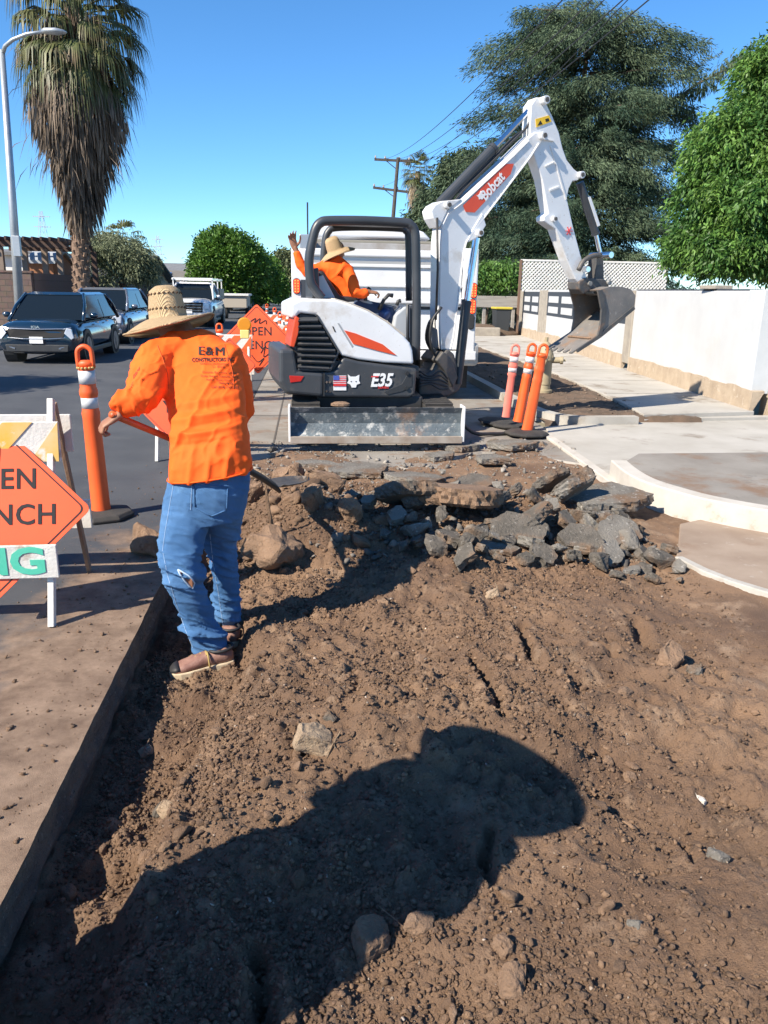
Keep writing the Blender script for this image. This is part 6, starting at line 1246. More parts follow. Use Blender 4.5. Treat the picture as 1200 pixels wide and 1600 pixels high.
text('KIA', (0, -.012, .865), (1, 0, 0), (0, 0, 1), .09, m_trimc, c1, offset=.02, xs=1.4)
place(c1, (-5.76, 17.4, 0), 0, sc=.90)
c2 = car('parked_car', 'slate blue car with a chrome grille parked behind the navy suv', 'car', m_slate, L=4.8, W=1.9, Hh=1.72, hood=1.06, belt=1.1, style='truck'); place(c2, (-6.15, 23.4, 0), 0, sc=.93)
c3 = car('parked_truck', 'white work pickup with a ladder rack parked behind the straw hat', 'truck', m_carw, L=5.8, W=1.98, Hh=1.88, hood=1.2, belt=1.22, cab0=1.3, roof0=1.95, roof1=3.3, cab1=3.6, style='truck', wr=.4); 
for s_ in (-.85, .85):
    for y in (1.7, 3.8, 5.5): MB().bar((s_, y, 1.2), (s_, y, 1.98), .05, .05, up=(0, 1, 0)).build('rack_post', m_carw, c3)
    MB().box((s_, 3.6, 2.0), (.07, 4.2, .07)).build('rack_rail', m_carw, c3)
for y in (1.7, 3.8, 5.5): MB().box((0, y, 2.005), (1.76, .08, .10)).build('rack_bar', m_carw, c3)
MB().box((0, 4.7, 1.35), (1.9, 2.0, .5)).build('utility_box', m_bin, c3, bevel=.02)
place(c3, (-5.05, 34.5, 0), 0)
c4 = car('parked_car', 'small dark far car beyond the white work truck', 'car', mat('grey_paint', (.1, .1, .11), rough=.25, coat=1), group=None); place(c4, (-5.2, 60, 0), 0)
# trailer with stuff behind the white truck
t = thing('equipment_trailer', (AY(365, 490, 44)[0], 44, 0), 'small tan trailer with bins behind the white truck', 'trailer'); x_ = AY(372, 490, 44)[0]
MB().box2(x_-.8, x_+.5, 44, 46.5, .6, 1.25).build('box', mat('tan_box', (.4, .36, .3), rough=.8), t, bevel=.04); MB().box2(x_-.9, x_+.6, 43.9, 46.6, 1.25, 1.35).build('lid', m_cream, t)
for s_ in (-.75, .45): MB().cyl((x_+s_-.1, 45, .35), (x_+s_+.1, 45, .35), .35, 20).build('wheel', m_tyre, t)
# ------------------------------------------------------------------ people
m_skin = mat('skin', (.30, .145, .085), (.24, .11, .065), 12, .55, spec=.4)
def shirt_mat():
    m = mat('orange_shirt', (.98, .135, .016), (.94, .115, .015), 5, .78, bump=.12, bscale=400, spec=.2); return m
m_shirt = shirt_mat(); m_seam = mat('shirt_seam', (.65, .085, .012), rough=.9)
m_jeans = mat('denim', (.055, .145, .31), (.10, .22, .42), 4, .92, bump=.6, bscale=320, contrast=(.35, .65), spot=[((.17, .34, .57), 3.6, .57, .74), ((.022, .065, .17), 3.9, .60, .76), ((.2, .36, .56), 60, .66, .78)], spec=.2)
m_jeans2 = mat('dark_denim', (.03, .05, .1), (.045, .07, .13), 5, .9)
m_stitch = mat('pale_stitch', (.30, .42, .58), rough=.9)
def straw_mat():
    m = bpy.data.materials.new('straw'); m.use_nodes = True; nt = m.node_tree; N = nt.nodes; L = nt.links; b = N['Principled BSDF']; tc = N.new('ShaderNodeTexCoord')
    ck = N.new('ShaderNodeTexWave'); ck.wave_type = 'RINGS'; ck.rings_direction = 'Z'; ck.inputs['Scale'].default_value = 55; ck.inputs['Distortion'].default_value = 2; ck.inputs['Detail'].default_value = 3; ck.inputs['Detail Scale'].default_value = 6; L.new(tc.outputs['Object'], ck.inputs[0])
    n = N.new('ShaderNodeTexNoise'); n.inputs['Scale'].default_value = 90; n.inputs['Detail'].default_value = 5; L.new(tc.outputs['Object'], n.inputs[0])
    x = N.new('ShaderNodeMix'); x.data_type = 'RGBA'; x.inputs[6].default_value = (.40, .26, .13, 1); x.inputs[7].default_value = (.62, .46, .27, 1)
    a = N.new('ShaderNodeMath'); a.operation = 'ADD'; L.new(ck.outputs['Fac'], a.inputs[0]); L.new(n.outputs[0], a.inputs[1]); h = N.new('ShaderNodeMath'); h.operation = 'MULTIPLY'; h.inputs[1].default_value = .6; L.new(a.outputs[0], h.inputs[0]); L.new(h.outputs[0], x.inputs[0]); L.new(x.outputs[2], b.inputs['Base Color'])
    bp = N.new('ShaderNodeBump'); bp.inputs['Strength'].default_value = .8; bp.inputs['Distance'].default_value = .006; L.new(a.outputs[0], bp.inputs['Height']); L.new(bp.outputs[0], b.inputs['Normal']); b.inputs['Roughness'].default_value = .85; return m
m_straw = straw_mat(); m_leather = mat('brown_leather', (.15, .065, .05), (.30, .17, .13), 9, .6, bump=.3, bscale=60, spot=[((.36, .26, .2), 8, .6, .75)]); m_sole = mat('cream_sole', (.50, .42, .29), (.4, .32, .22), 10, .8, spot=[((.2, .13, .09), 6, .58, .7)]); m_dkl = mat('toe_black', (.02, .02, .022), rough=.6); m_lace = mat('lace', (.36, .26, .09), rough=.8); m_hole = mat('braid_hole', (.09, .045, .02), rough=.9)
def nrm(v): v = np.array(v, float); return v/(np.linalg.norm(v)+1e-9)
def ering(L_, R_, dep, n=24, flat_=.0, e=2.4):
    """ellipse ring between left and right 3-D points with half depth dep along the view"""
    L_, R_ = np.array(L_), np.array(R_); c = (L_+R_)/2; u = (R_-L_)/2; w = np.cross(u, [0, 0, 1.0]); w = nrm(w)*dep
    out = []
    for k in range(n):
        a = 2*math.pi*k/n; ca, sa = math.cos(a), math.sin(a); out.append(c+u*math.copysign(abs(ca)**(2/e), ca)+w*math.copysign(abs(sa)**(2/e), sa))
    return out
def px_loft(mb, levels, YO=0.0, inset=0.0, e=2.3):
    rings = []
    for (xl, yl, xr, yr, Y, dep) in levels:
        a, b = AY(xl, yl, Y+YO), AY(xr, yr, Y+YO)
        if inset: v = nrm(b-a); a = a+v*inset; b = b-v*inset
        rings.append(ering(a, b, dep-inset, e=e))
    mb.loft(rings); return mb
def hand(mb, wrist, d, nrml, curl=.6, size=1.0, thumb_side=1, spread=.12, curls=None):
    """palm and five fingers: d = wrist to knuckles, nrml = way the palm faces"""
    d = nrm(d); nrml = nrm(np.array(nrml)-d*(np.array(nrml)@d)); s = np.cross(d, nrml)*thumb_side; w = np.array(wrist, float); S = size
    pc = [w-d*.01*S, w+d*.03*S, w+d*.065*S, w+d*.088*S]
    rings = []
    for q, hw_, th in zip(pc, (.026, .037, .041, .038), (.019, .017, .014, .012)): rings.append([q+s*hw_*S*math.cos(a)+nrml*th*S*math.sin(a) for a in [2*math.pi*k/12 for k in range(12)]])
    mb.loft(rings)
    for i, (off, ln, r) in enumerate(((.030, .92, .0088), (.010, 1.0, .0092), (-.010, .95, .0088), (-.029, .76, .0078))):
        c = curls[i] if curls else curl+.08*i; q = w+d*.082*S+s*off*S; dd = nrm(d+s*spread*off/.03); P = [q]; a = c*.55
        for L_ in (.040, .026, .021):
            a_ = a; v = dd*math.cos(a_)+nrml*math.sin(a_); q = q+v*L_*ln*S; P.append(q); a += c
        mb.tube(P, [r*S*1.12, r*S*1.05, r*S*.95, r*S*.78], 8); mb.ball(P[-1], r*S*.78, 4)
    q = w+d*.022*S+s*.030*S; P = [q, q+(s*.75+d*.55+nrml*.25)*.036*S, q+(s*.8+d*1.0+nrml*.55)*.052*S, q+(s*.65+d*1.35+nrml*.95)*.058*S]; mb.tube(P, [.0145*S, .0125*S, .0105*S, .0085*S], 8); mb.ball(P[-1], .0085*S, 4)
def head(mb, c, f, up, s=1.0):
    """head with face: c = centre, f = way it faces"""
    f = nrm(f); up = nrm(np.array(up)-f*(np.array(up)@f)); r = np.cross(f, up); R_ = np.array([r, f, up]).T; c = np.array(c)
    def L(x, y, z): return c+R_@(np.array([x, y, z])*s)
    mb.ball(c, (.076*s, .095*s, .112*s), 12, R_); mb.ball(L(0, .035, -.062), (.052*s, .055*s, .052*s), 8, R_)
    mb.tube([L(0, .086, .018), L(0, .108, -.018), L(0, .092, -.028)], [.008*s, .015*s, .013*s], 8)
    for sx in (-1, 1):
        mb.ball(L(sx*.076, -.005, -.008), (.012*s, .02*s, .032*s), 5, R_); mb.ball(L(sx*.031, .088, .034), (.022*s, .01*s, .007*s), 5, R_)
    mb.tube([L(-.024, .083, -.057), L(0, .092, -.055), L(.024, .083, -.057)], [.006*s, .008*s, .006*s], 6)
    return L
def hat(parent, c, axis, xdir, rb=.088, rt=.062, hc=.13, R_=.225, drop=lambda a: -.04, name='straw_hat', holes=True):
    ax = nrm(axis); u = nrm(np.array(xdir)-ax*(np.array(xdir)@ax)); w = np.cross(ax, u); c = np.array(c); n = 56
    def ring(r, h, f=None, sy=1.12): return [c+(u*math.cos(a)+w*math.sin(a)*sy)*r+ax*(h+(f(a) if f else 0)) for a in [2*math.pi*k/n for k in range(n)]]
    prof = []
    for t in np.linspace(0, 1, 8): prof.append(ring(R_+(rb-R_)*t, 0, (lambda a, t=t: drop(a)*(1-t)**1.3+.004*math.sin(5*a)*(1-t))))
    for r, h in ((rb*.99, .02), (rb*.97, .05), (rb*.92, .075), (rb*.86, hc*.72), (rb*.80, hc*.86), (rt*1.02, hc*.95), (rt*.8, hc), (rt*.3, hc*.985)): prof.append(ring(r, h))
    und = []
    for r, h in ((rt*.3, hc*.96), (rb*.75, hc*.8), (rb*.9, .05), (rb*.96, .0)): und.append(ring(r-.004, h-.005))
    for t in np.linspace(1, 0, 8): und.append(ring(R_+(rb-R_)*t, -.006, (lambda a, t=t: drop(a)*(1-t)**1.3+.004*math.sin(5*a)*(1-t))))
    mb = MB(); mb.loft(prof+und, cap=True); h_ = mb.build(name, m_straw, parent, smooth=True)
    MB().tube([q for q in ring(R_+.001, -.003, drop)]+[ring(R_+.001, -.003, drop)[0]], .005, 6).build('brim_edge', m_straw, h_, smooth=True)
    if holes:
        for hh, rr, nn in ((.045, rb*.985, 26), (hc*.74, rb*.868, 22)):
            m2 = MB()
            for k in range(nn): a = 2*math.pi*k/nn; q = c+(u*math.cos(a)+w*math.sin(a)*1.12)*rr+ax*hh; o_ = nrm(u*math.cos(a)+w*math.sin(a)); tt = nrm(np.cross(ax, o_)); m2.bar(q-(ax*.6+tt)*.006, q+(ax*.6+tt)*.006, .006, .006, up=tuple(o_))
            m2.build('braid', m_hole, h_)
    return h_
def folds(sc_, amp, seed, dirv=(0, 0, 1), squash=3.0, mask=None):
    dv = nrm(dirv)
    def f(V):
        t = V@dv; Q = V-np.outer(t, dv)*(1-1/1.0); Q = V+np.outer(t, dv)*(squash-1)
        n = noise3(Q, sc_, seed); n2 = noise3(Q+3, sc_*2.3, seed+7); r_ = np.clip(1-np.abs(n)*2.4, 0, 1); r2 = np.clip(1-np.abs(n2)*2.6, 0, 1); d_ = amp*(r_**2.2*1.0-.28)+amp*.30*(r2**2-.25)+amp*.2*n
        return d_*(mask(V) if mask else 1)
    return f
# ---- the worker with the shovel
YO = .18
wk = thing('person', (AY(320, 900, 3.5+YO)[0], 3.5+YO, -.2), 'person in orange long sleeved shirt, torn blue jeans and straw hat bending over a shovel', 'person')
T = [(264, 750, 393, 733, 3.48, .150), (265, 715, 392, 705, 3.50, .152), (264, 680, 390, 672, 3.55, .155), (262, 650, 387, 645, 3.62, .158), (256, 622, 384, 614, 3.70, .158), (246, 594, 378, 584, 3.78, .155), (236, 566, 368, 556, 3.86, .145), (233, 545, 356, 536, 3.92, .125), (243, 528, 338, 523, 3.96, .10), (262, 517, 316, 514, 3.99, .07)]
# flip the sign of depth: the back faces the camera, the waist is nearest
sh = MB(); px_loft(sh, T, YO, e=2.35)
def A(px, py, Y): return AY(px, py, Y+YO)
lsho, lelb, lwri = A(252, 562, 3.84), A(222, 622, 3.52), A(184, 640, 3.50)
sh.tube([A(285, 545, 3.9), lsho, A(236, 592, 3.66), lelb, A(204, 633, 3.50), lwri], [.09, .108, .093, .086, .07, .058], 18)
rsho, relb, rwri = A(354, 565, 3.85), A(376, 640, 3.86), A(352, 688, 4.12)
sh.tube([A(320, 550, 3.9), rsho, A(368, 602, 3.86), relb, A(366, 665, 4.0), rwri], [.09, .10, .088, .075, .06, .05], 18)
me = fuse(sh, .007, 4)
V = co_of(me); hz_ = A(330, 742, 3.48)[2]
def shirt_d(V):
    z = V[:, 2]; x = V[:, 0]; low_ = np.exp(-((z-(hz_+.22))/.13)**2)
    arm_ = np.clip((A(250, 600, 3.6)[0]-x)/.06, 0, 1); sa = np.exp(-((z-(hz_+.47))/.10)**2)*.6
    d_ = folds(4.2, .021, 3, (.75, .1, -.55), 2.6)(V)*(.22+low_*.8+arm_*.75+sa)+folds(8.5, .008, 9, (.3, .2, 1), .8)(V)*(.3+arm_*.6)
    for cz_, am, ph in ((.205, .022, 0), (.24, -.015, .1), (.275, .018, .3), (.165, -.012, .2), (.31, -.01, .2), (.34, .012, .2)):   # the bunched roll of cloth in the small of the back
        xx = x-A(300, 680, 3.5)[0]; line = z-(hz_+cz_)-.10*xx-.35*xx*xx*np.sign(xx); d_ = d_+am*np.exp(-(line/.012)**2)*np.exp(-((xx-.06)/.13)**2)
    for k in range(5):  # vertical drapes near the hem
        xc = A(276+k*27, 735, 3.5)[0]; d_ = d_+.011*np.exp(-((x-xc-.12*(z-hz_))/.014)**2)*np.exp(-((z-hz_-.02)/.11)**2)
    return np.clip(d_, -.012, .035)
shirt = put_fused(me, 'shirt', m_shirt, wk, shirt_d)
MB().tube([q+nrm(q-(A(328, 740, 3.48)))*.004 for q in ering(A(264, 748, 3.48), A(393, 731, 3.48), .150, e=2.35)]+[ering(A(264, 748, 3.48), A(393, 731, 3.48), .150, e=2.35)[0]], .0045, 5).build('hem', m_shirt, shirt, smooth=True)
PV = [(266, 728, 391, 716, 3.49, .135), (263, 745, 391, 735, 3.49, .142), (257, 775, 390, 765, 3.49, .15), (253, 800, 385, 790, 3.50, .15), (251, 818, 380, 808, 3.50, .14)]
LL = [(255, 795, 330, 795, 3.47, .12), (250, 822, 326, 822, 3.44, .112), (247, 850, 320, 850, 3.41, .098), (250, 878, 314, 876, 3.37, .088), (258, 905, 317, 902, 3.36, .082), (268, 930, 323, 928, 3.38, .078), (280, 960, 332, 955, 3.41, .075), (291, 985, 345, 978, 3.43, .075), (299, 1008, 356, 999, 3.45, .075), (302, 1018, 357, 1009, 3.45, .074), (303, 1027, 358, 1018, 3.45, .076)]
RL = [(312, 795, 385, 790, 3.55, .12), (320, 825, 378, 818, 3.60, .105), (322, 852, 370, 848, 3.64, .09), (328, 880, 371, 878, 3.66, .082), (333, 905, 373, 905, 3.68, .078), (332, 935, 375, 935, 3.72, .076), (338, 962, 376, 962, 3.76, .076), (346, 988, 374, 988, 3.79, .074), (347, 996, 375, 996, 3.79, .074)]
jn = MB(); px_loft(jn, PV, YO, e=2.3); px_loft(jn, LL, YO, e=2.2); px_loft(jn, RL, YO, e=2.2); me = fuse(jn, .0068, 3)
kz = A(290, 885, 3.4)[2]; az_ = A(320, 985, 3.4)[2]
def jean_d(V):
    z = V[:, 2]; m_ = .10+.9*np.exp(-((z-kz)/.10)**2)+1.3*np.exp(-((z-az_-.01)/.09)**2); return folds(5, .026, 21, (.45, .1, 1), 3.6)(V)*m_+folds(11, .008, 31, (.2, 0, 1), 2.2)(V)*(.4+m_)
jeans = put_fused(me, 'jeans', m_jeans, wk, jean_d)
# body under the clothes, with hands and head
bd = MB(); px_loft(bd, T, YO, .05); px_loft(bd, PV, YO, .035)
def limb(L_): return [(AY(a, b, Y+YO)+AY(c, d_, Y+YO))/2 for a, b, c, d_, Y, e_ in L_]
bd.tube(limb(LL), [.09, .085, .075, .065, .055, .055, .05, .045, .04, .04, .038], 12); bd.tube(limb(RL), [.09, .08, .07, .062, .058, .052, .045, .042, .04], 12)
bd.tube([lsho, lelb, lwri], [.055, .045, .032], 12); bd.tube([rsho, relb, rwri], [.055, .045, .032], 12)
hc_ = A(272, 505, 4.06); bd.tube([A(292, 530, 3.98), A(284, 515, 4.03), hc_], [.062, .058, .06], 14); head(bd, hc_+np.array([-.015, .03, .0]), (-.45, .75, -.5), (.0, .35, 1))
# shovel line
hA, hB = A(176, 648, 3.44), A(392, 737, 4.25); sd_ = nrm(hB-hA); gR = hA+(hB-hA)*.80
lh = A(186, 645, 3.46); hand(bd, lh+np.array([.0, 0, -.01]), (-.75, -.15, -.45), (.25, .3, -1), curl=1.0, thumb_side=-1)
bd.tube([rwri, gR+np.array([0, -.03, .06])], [.032, .028], 10); hand(bd, gR+np.array([.0, -.05, .07]), (.3, .5, -.8), (0, 1, .1), curl=1.0)
bdm = fuse(bd, .0048, 2); body_w = put_fused(bdm, 'body', m_skin, wk)
# tear in the left knee with pale frayed edge
def on_surface(o, pts, off=.004, dirv=None):
    me = o.data; og = _origin(o.parent) if o.parent else np.zeros(3); V = co_of(me)+og; F = [tuple(p.vertices) for p in me.polygons]; bv = BVHTree.FromPolygons([tuple(v) for v in V], F); out = []
    for (px, py) in pts:
        r = ray(px, py); r = r/np.linalg.norm(r); hit = bv.ray_cast(Vector(O), Vector(r))
        out.append(np.array(hit[0])-r*off if hit[0] is not None else None)
    if all(q is None for q in out): return []
    last = next(q for q in out if q is not None)
    for i, q in enumerate(out):
        if q is None: out[i] = last
        else: last = q
    return out
tear = on_surface(jeans, [(278, 890), (284, 893), (294, 899), (300, 904), (304, 911), (301, 920), (296, 916), (289, 908), (281, 897)], .009)
if tear: MB().add(tear, [tuple(range(len(tear)))]).build('torn_knee', m_skin, jeans); MB().tube(tear+[tear[0]], .0042, 5).build('frayed_edge', mat('frayed', (.36, .47, .6), rough=.9), jeans, smooth=True)
pk = on_surface(jeans, [(303+(356-303)*t, 757+4*t) for t in np.linspace(0, 1, 10)]+[(356-2*t, 761+36*t) for t in np.linspace(0, 1, 8)]+[(354-24*t, 797+10*t) for t in np.linspace(0, 1, 6)]+[(330-26*t, 807-14*t) for t in np.linspace(0, 1, 6)]+[(304-1*t, 793-36*t) for t in np.linspace(0, 1, 8)], .0025)
if pk: MB().tube(pk, .0030, 5).build('back_pocket', m_jeans, jeans, smooth=True)
for pts in ([(300, 752), (299, 775), (298, 800)], [(300, 753), (330, 760), (352, 761)], [(272, 752), (265, 790), (258, 830), (254, 860), (262, 900), (276, 945), (290, 985), (303, 1016)], [(328, 835), (333, 880), (341, 925), (346, 960), (350, 985)]):
    P = []
    for i in range(len(pts)-1):
        for k in range(8): t_ = k/8; P.append((pts[i][0]*(1-t_)+pts[i+1][0]*t_, pts[i][1]*(1-t_)+pts[i+1][1]*t_))
    S_ = on_surface(jeans, P, .0015)
    if S_: MB().tube(S_, .0014, 4).build('stitching', m_stitch, jeans)
for lv, nm in ((LL[-1], 0), (RL[-1], 0)):
    a, b = AY(lv[0], lv[1], lv[4]+YO), AY(lv[2], lv[3], lv[4]+YO); rg = ering(a-nrm(b-a)*.004, b+nrm(b-a)*.004, lv[5]+.004, e=2.2); MB().tube(rg+[rg[0]], .006, 5).build('cuff', m_jeans, jeans, smooth=True)
for pts in ([(246, 540), (254, 560), (262, 585), (264, 612)], [(350, 538), (358, 560), (364, 585), (366, 612)]):
    P = []
    for i in range(len(pts)-1):
        for k in range(6): t_ = k/6; P.append((pts[i][0]*(1-t_)+pts[i+1][0]*t_, pts[i][1]*(1-t_)+pts[i+1][1]*t_))
    S_ = on_surface(shirt, P, .0005)
    if S_: MB().tube(S_, .0026, 5).build('seam', m_seam, shirt, smooth=True)
# lettering on the back, laid onto the cloth
def cloth_text(body, px, py, size_px, xs, m, slant=0.0, off=.0):
    V, F = text_verts(body, 1.0, 0, off); me = shirt.data; SV = co_of(me)+_origin(wk); bv = BVHTree.FromPolygons([tuple(v) for v in SV], [tuple(p.vertices) for p in me.polygons]); vs = []
    for q in V:
        r = ray(px+q[0]*size_px*xs, py-q[1]*size_px+q[0]*size_px*xs*slant); r /= np.linalg.norm(r); h = bv.ray_cast(Vector(O), Vector(r)); vs.append(np.array(h[0])-r*.005 if h[0] is not None else O+r*3.9)
    MB().add(vs, F).build('lettering', m, shirt)
m_ink = mat('shirt_ink', (.03, .02, .02), rough=.9); m_ink2 = mat('shirt_ink_thin', (.25, .05, .02), rough=.9)
[cloth_text(tx, x_+a, y_, 19, 1.1, m_ink, .03, 0) for tx, x_, y_ in (('E', 314, 548.5), ('&', 326.5, 549), ('M', 343, 549.5)) for a in (0, 1.3)]; cloth_text('CONSTRUCTORS INC', 333, 562, 8.4, .80, m_ink, -.01, .03)
for k, (s_, x_, y_) in enumerate((('GENERAL ENGINEERING', 336, 568.5), ('Lic. 800601', 342, 573), ('Concrete, Excavation, Grading', 343, 582), ('Curbs, Gutters, Sidewalks, Paving', 343, 588), ('Asphalt, Sewer, Storm Drain', 347, 593.5))): cloth_text(s_, x_, y_, 4.6, .95, m_ink2 if k < 2 else m_ink, .03)
cloth_text('Felix Ayala', 353, 598.5, 5.2, 1.0, m_ink, .03, .01); cloth_text('Cell (818) 710-1501', 352, 605, 5.4, 1.0, m_ink, .03, .01)
for (x_, y_, s_, tx) in ((213, 583, 9, 'E&M'), (205, 603, 7, 'INC')): cloth_text(tx, x_, y_, s_, .6, m_ink, -1.4)
# hat
hc2 = A(263, 497, 4.07)
def dropw(a): return -.034-.022*math.cos(a-math.pi)*1.0-.028*max(0, math.cos(a-math.pi))+.018*math.cos(2*(a-math.pi/2))*-1
hat(wk, hc2, (-.10, .10, 1), (1, 0, .22), rb=.098, rt=.058, hc=.162, R_=.234, drop=dropw)
# shoes
def shoe(parent, heel, toe, zl=.0, h=.12, w=.056, tall=.12):
    heel = np.array(heel); toe = np.array(toe); d_ = toe-heel; L_ = np.linalg.norm(d_); f = d_/L_; s_ = nrm(np.cross(f, [0, 0, 1.0])); up = np.cross(s_, f)
    def sec(t, hw_, z0, z1, n=14): c = heel+f*L_*t; return [c+s_*hw_*math.cos(a)+up*((z0+z1)/2+(z1-z0)/2*math.copysign(abs(math.sin(a))**.7, math.sin(a))) for a in [2*math.pi*k/n for k in range(n)]]
    up_ = MB().loft([sec(-.0, w*.35, .03, .08), sec(.04, w*.75, .025, .10), sec(.15, w*.85, .022, tall+.02), sec(.32, w*.82, .022, tall+.015), sec(.45, w*.85, .022, .105), sec(.6, w*.95, .022, .085), sec(.78, w*1.0, .022, .072), sec(.92, w*.85, .022, .06), sec(.99, w*.4, .024, .045)]).build('shoe', m_leather, parent, smooth=True)
    out = [(0, .5), (.02, .75), (.12, .9), (.35, .82), (.5, .85), (.7, 1.05), (.85, 1.0), (.95, .75), (1.01, .3)]; P = [heel+f*L_*t+s_*w*k*1.08 for t, k in out]+[heel+f*L_*t-s_*w*k*1.08 for t, k in out[::-1]]
    MB().prism(P, up*.036).build('sole', m_sole, up_, bevel=.005)
    MB().loft([sec(.86, w*.97, .032, .07), sec(.93, w*.86, .03, .064), sec(1.0, w*.42, .03, .05)]).build('toe_cap', m_dkl, up_, smooth=True)
    rc = [heel+f*L_*(.17+.19*math.cos(a))+s_*w*.86*math.sin(a)+up*(tall+.018) for a in [2*math.pi*k/16 for k in range(17)]]; MB().tube(rc, .008, 6).build('collar', m_dkl, up_, smooth=True)
    for k in range(3): c = heel+f*L_*(.42+.08*k)+up*(.105-.012*k); MB().tube([c-s_*.035-up*.012, c+up*.005, c+s_*.035-up*.012], .004, 5).build('lace', m_lace, up_)
    c = heel+f*L_*.40+up*.10; MB().tube(catmull([c, c-s_*.045+up*.0, c-s_*.058-up*.05, c-s_*.05-up*.065], 4), .0045, 5).build('lace', m_lace, up_, smooth=True)
gh = G(366, 1036, -.185); gt = G(262, 1060, -.215); shoe(wk, gh, gh+(gt-gh)/np.linalg.norm(gt-gh)*.315, tall=.085)
gh = G(372, 1010, -.20); gt = G(274, 984, -.21); shoe(wk, gh, gh+(gt-gh)/np.linalg.norm(gt-gh)*.31, tall=.085)
# the shovel
sv = thing('shovel', hA, 'long handled shovel with an orange shaft held by the bending worker', 'shovel')
MB().tube([hA-sd_*.01, hA+(hB-hA)*.5, hA+(hB-hA)*.66], [.0165, .017, .018], 12).build('shaft', mat('shaft_orange', (.62, .12, .025), (.45, .09, .03), 8, .4), sv, smooth=True)
s1_ = hA+(hB-hA)*.66; s2_ = hB; s3_ = A(425, 757, 4.5); s4_ = A(437, 768, 4.6)
MB().tube(catmull([s1_, s2_, s3_, s4_], 6), [.019, .021, .021, .012], 12).build('socket', m_black, sv, smooth=True)
b0_, b1_ = A(430, 762, 4.55), A(478, 752, 4.75); f = nrm(b1_-b0_); s_ = nrm(np.cross(f, [0, 0, 1.0])); up = np.cross(s_, f); rg = []
for t_, w_ in ((0, .07), (.1, .1), (.35, .11), (.6, .1), (.8, .075), (.95, .035), (1.0, .006)): rg.append([b0_+f*.29*t_+s_*w_*x+up*(.028*x*x+z) for x, z in ((-1, 0), (-.5, 0), (0, 0), (.5, 0), (1, 0), (1, .004), (.5, .004), (0, .004), (-.5, .004), (-1, .004))])
MB().loft(rg).build('blade', m_steel, sv, smooth=False, bevel=.001)
# ---- the operator in the excavator seat
op = thing('person', HP.p(545, 470, .8), 'person in orange shirt and straw hat sitting in the excavator with one arm raised', 'person')
def B(px, py, off=.8): return HP.p(px, py, off)
def loft2(mb, levels, inset=0):
    rings = []
    for xl, yl, xr, yr, off, dep in levels:
        a, b = B(xl, yl, off), B(xr, yr, off)
        if inset: v = nrm(b-a); a = a+v*inset; b = b-v*inset
        c = (a+b)/2; u = (b-a)/2; w = HP.n*(dep-inset); rings.append([c+u*math.cos(t)+w*math.sin(t) for t in [2*math.pi*k/20 for k in range(20)]])
    mb.loft(rings)
TO = [(533, 476, 570, 472, .75, .14), (527, 462, 567, 462, .75, .145), (519, 447, 562, 447, .76, .15), (509, 433, 556, 432, .78, .16), (500, 420, 551, 420, .8, .165), (500, 411, 546, 412, .82, .15), (510, 405, 538, 405, .83, .10), (517, 400, 532, 400, .84, .06)]
sh = MB(); loft2(sh, TO); sh.tube([B(512, 417), B(500, 421), B(478, 424, .75), B(470, 414, .75), B(463, 393, .75)], [.085, .075, .062, .058, .042], 14); sh.tube([B(532, 418, .6), B(543, 424, .6), B(552, 444, .5), B(556, 459, .45), B(567, 459, .45), B(575, 456, .45)], [.08, .08, .07, .062, .052, .045], 14)
put_fused(fuse(sh, .014, 3), 'shirt', m_shirt, op, folds(5, .008, 5, (.5, 0, -.8), 2.5))
bd = MB(); loft2(bd, TO, .025); bd.tube([B(524, 404, .84), B(526, 395, .85)], [.055, .055], 10); head(bd, B(527, 392, .88), (.75, .6, -.25), (0, 0, 1))
bd.tube([B(512, 417), B(478, 424, .75), B(463, 392, .75), B(460.5, 386, .75)], [.05, .045, .03, .027], 10); hand(bd, B(460.5, 388, .75), B(456.5, 372, .75)-B(460.5, 388, .75), (.3, -1, .1), curl=.25, size=1.15, thumb_side=1, spread=.25)
bd.tube([B(543, 424, .6), B(556, 459, .45), B(575, 456, .45), B(578, 456, .45)], [.05, .045, .032, .028], 10); hand(bd, B(577, 456, .45), B(586, 457, .45)-B(577, 456, .45), (0, .3, -1), curl=.9, size=1.05)
put_fused(fuse(bd, .008, 1), 'body', m_skin, op)
jn = MB(); loft2(jn, [(535, 486, 575, 484, .75, .17), (533, 474, 571, 472, .75, .15)])
for o_ in (.62, .9): jn.tube([B(550, 478, o_), B(575, 482, o_), B(608, 486, o_), B(618, 510, o_), B(622, 545, o_)], [.1, .09, .075, .062, .05], 14)
put_fused(fuse(jn, .016, 3), 'jeans', m_jeans2, op)
for o_ in (.62, .9): MB().ball(B(628, 551, o_), (.14, .055, .05), 6).build('boot', m_leather, op, smooth=True)
def dropo(a): return -.02-.04*abs(math.cos(a))
hat(op, B(524, 391, .86), (-.42, -.15, 1), (1, -.1, .4), rb=.095, rt=.06, hc=.15, R_=.215, drop=lambda a: -.045-.02*math.cos(2*a), holes=False)
for k in range(6): pass
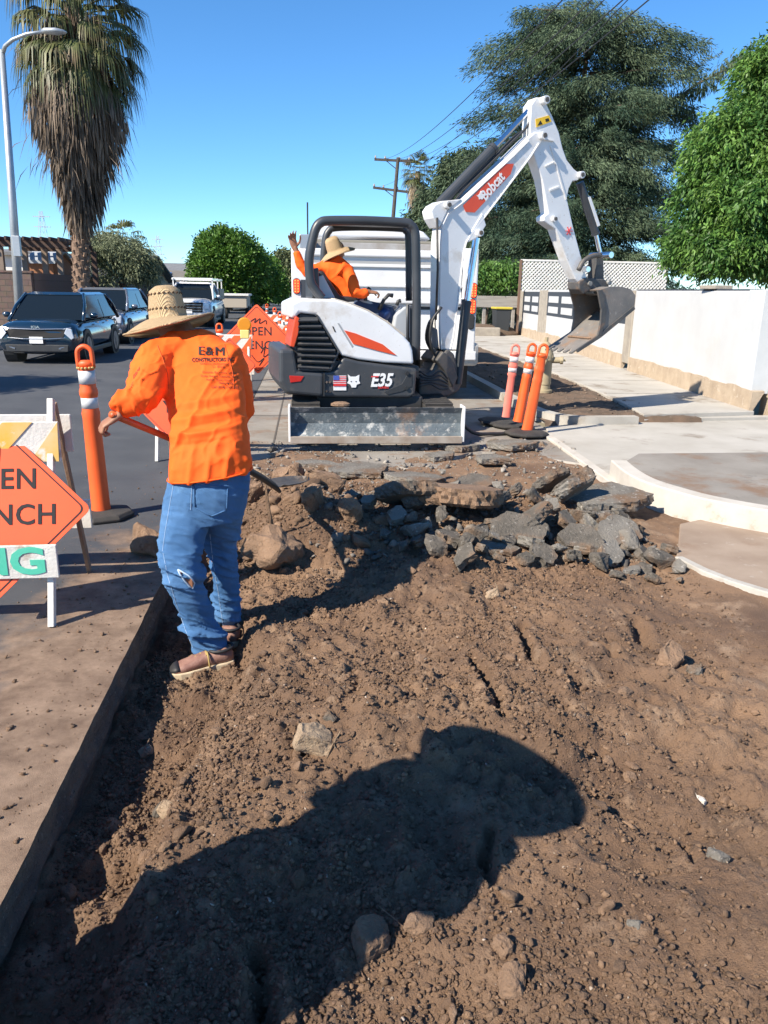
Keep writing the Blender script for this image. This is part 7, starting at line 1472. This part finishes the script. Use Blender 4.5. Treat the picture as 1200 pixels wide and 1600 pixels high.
# ---- the bystander left of the camera whose shadow falls across the dirt
by = thing("person", (-1.0, 1.27, 0), 'person in wide hat, coat shape added to fill the shadow that crosses the foreground dirt', 'person')
def bystander():
    c = np.array([-1.00, 1.27, 0]); d_ = np.array([math.cos(rad(33)), math.sin(rad(33)), 0]); s_ = np.array([-d_[1], d_[0], 0])
    def Pp(f, s, z): return c+d_*f+s_*s+np.array([0, 0, z])
    def ell(s, f, z, hs, hf, n=20): return [Pp(f+hf*math.sin(t), s+hs*math.cos(t), z) for t in [2*math.pi*k/n for k in range(n)]]
    sh = MB(); sh.loft([ell(0, 0, .16, .33, .20), ell(0, 0, .35, .32, .20), ell(0, 0, .62, .31, .20), ell(0, 0, .86, .30, .19), ell(0, 0, 1.0, .28, .19), ell(0, 0, 1.2, .27, .17), ell(0, 0, 1.36, .24, .15), ell(0, 0, 1.46, .21, .13), ell(0, 0, 1.52, .11, .09)])  # coat-length skirt added to close the shadow gap between the legs
    sh.tube([Pp(0, .14, 1.44), Pp(0, .24, 1.40), Pp(.0, .30, 1.26), Pp(.12, .27, 1.16), Pp(.27, .12, 1.26)], [.07, .075, .065, .055, .045], 14); sh.tube([Pp(0, -.14, 1.42), Pp(0, -.24, 1.38), Pp(0, -.30, 1.16), Pp(.12, -.26, 1.04), Pp(.27, -.10, 1.18)], [.07, .075, .065, .055, .045], 14)
    put_fused(fuse(sh, .014, 3), 'shirt', m_shirt, by)
    jn = MB(); jn.loft([ell(0, 0, .95, .185, .13), ell(0, 0, .82, .2, .14)])
    for q in (-.11, .11): jn.tube([Pp(0, q*.8, .88), Pp(0, q*1.5, .5), Pp(-.02, q*1.9, .06)], [.13, .125, .11], 14)
    put_fused(fuse(jn, .014, 2), 'jeans', m_jeans2, by)
    bd = MB(); bd.tube([Pp(0, 0, .9), Pp(0, 0, 1.4)], [.14, .15], 12); bd.tube([Pp(0, 0, 1.4), Pp(.02, 0, 1.56)], [.09, .06], 12); head(bd, Pp(.03, 0, 1.58), tuple(d_), (0, 0, 1))
    for q in (-.11, .11): bd.tube([Pp(0, q*.8, .88), Pp(0, q*1.5, .5), Pp(-.02, q*1.9, .08)], [.08, .055, .04], 12)
    for q, e in ((1, .12), (-1, -.10)): bd.tube([Pp(0, q*.14, 1.4), Pp(0, q*.24, 1.36), Pp(0, q*.3, 1.16), Pp(.12, q*.26, 1.04), Pp(.28, e, 1.17)], [.05, .05, .045, .04, .028], 10); hand(bd, Pp(.28, e, 1.17), (d_*.5+np.array([0, 0, .6])-s_*q*.5), -s_*q, curl=.8, thumb_side=q)
    put_fused(fuse(bd, .009, 1), 'body', m_skin, by)
    for q in (-.21, .21): shoe(by, Pp(-.08, q, .0), Pp(.2, q, .0))
    hat(by, Pp(.03, 0, 1.63), (.05, 0, 1), tuple(d_), rb=.11, rt=.09, hc=.075, R_=.28, drop=lambda a: -.03-.02*math.cos(2*a), holes=False)
bystander()
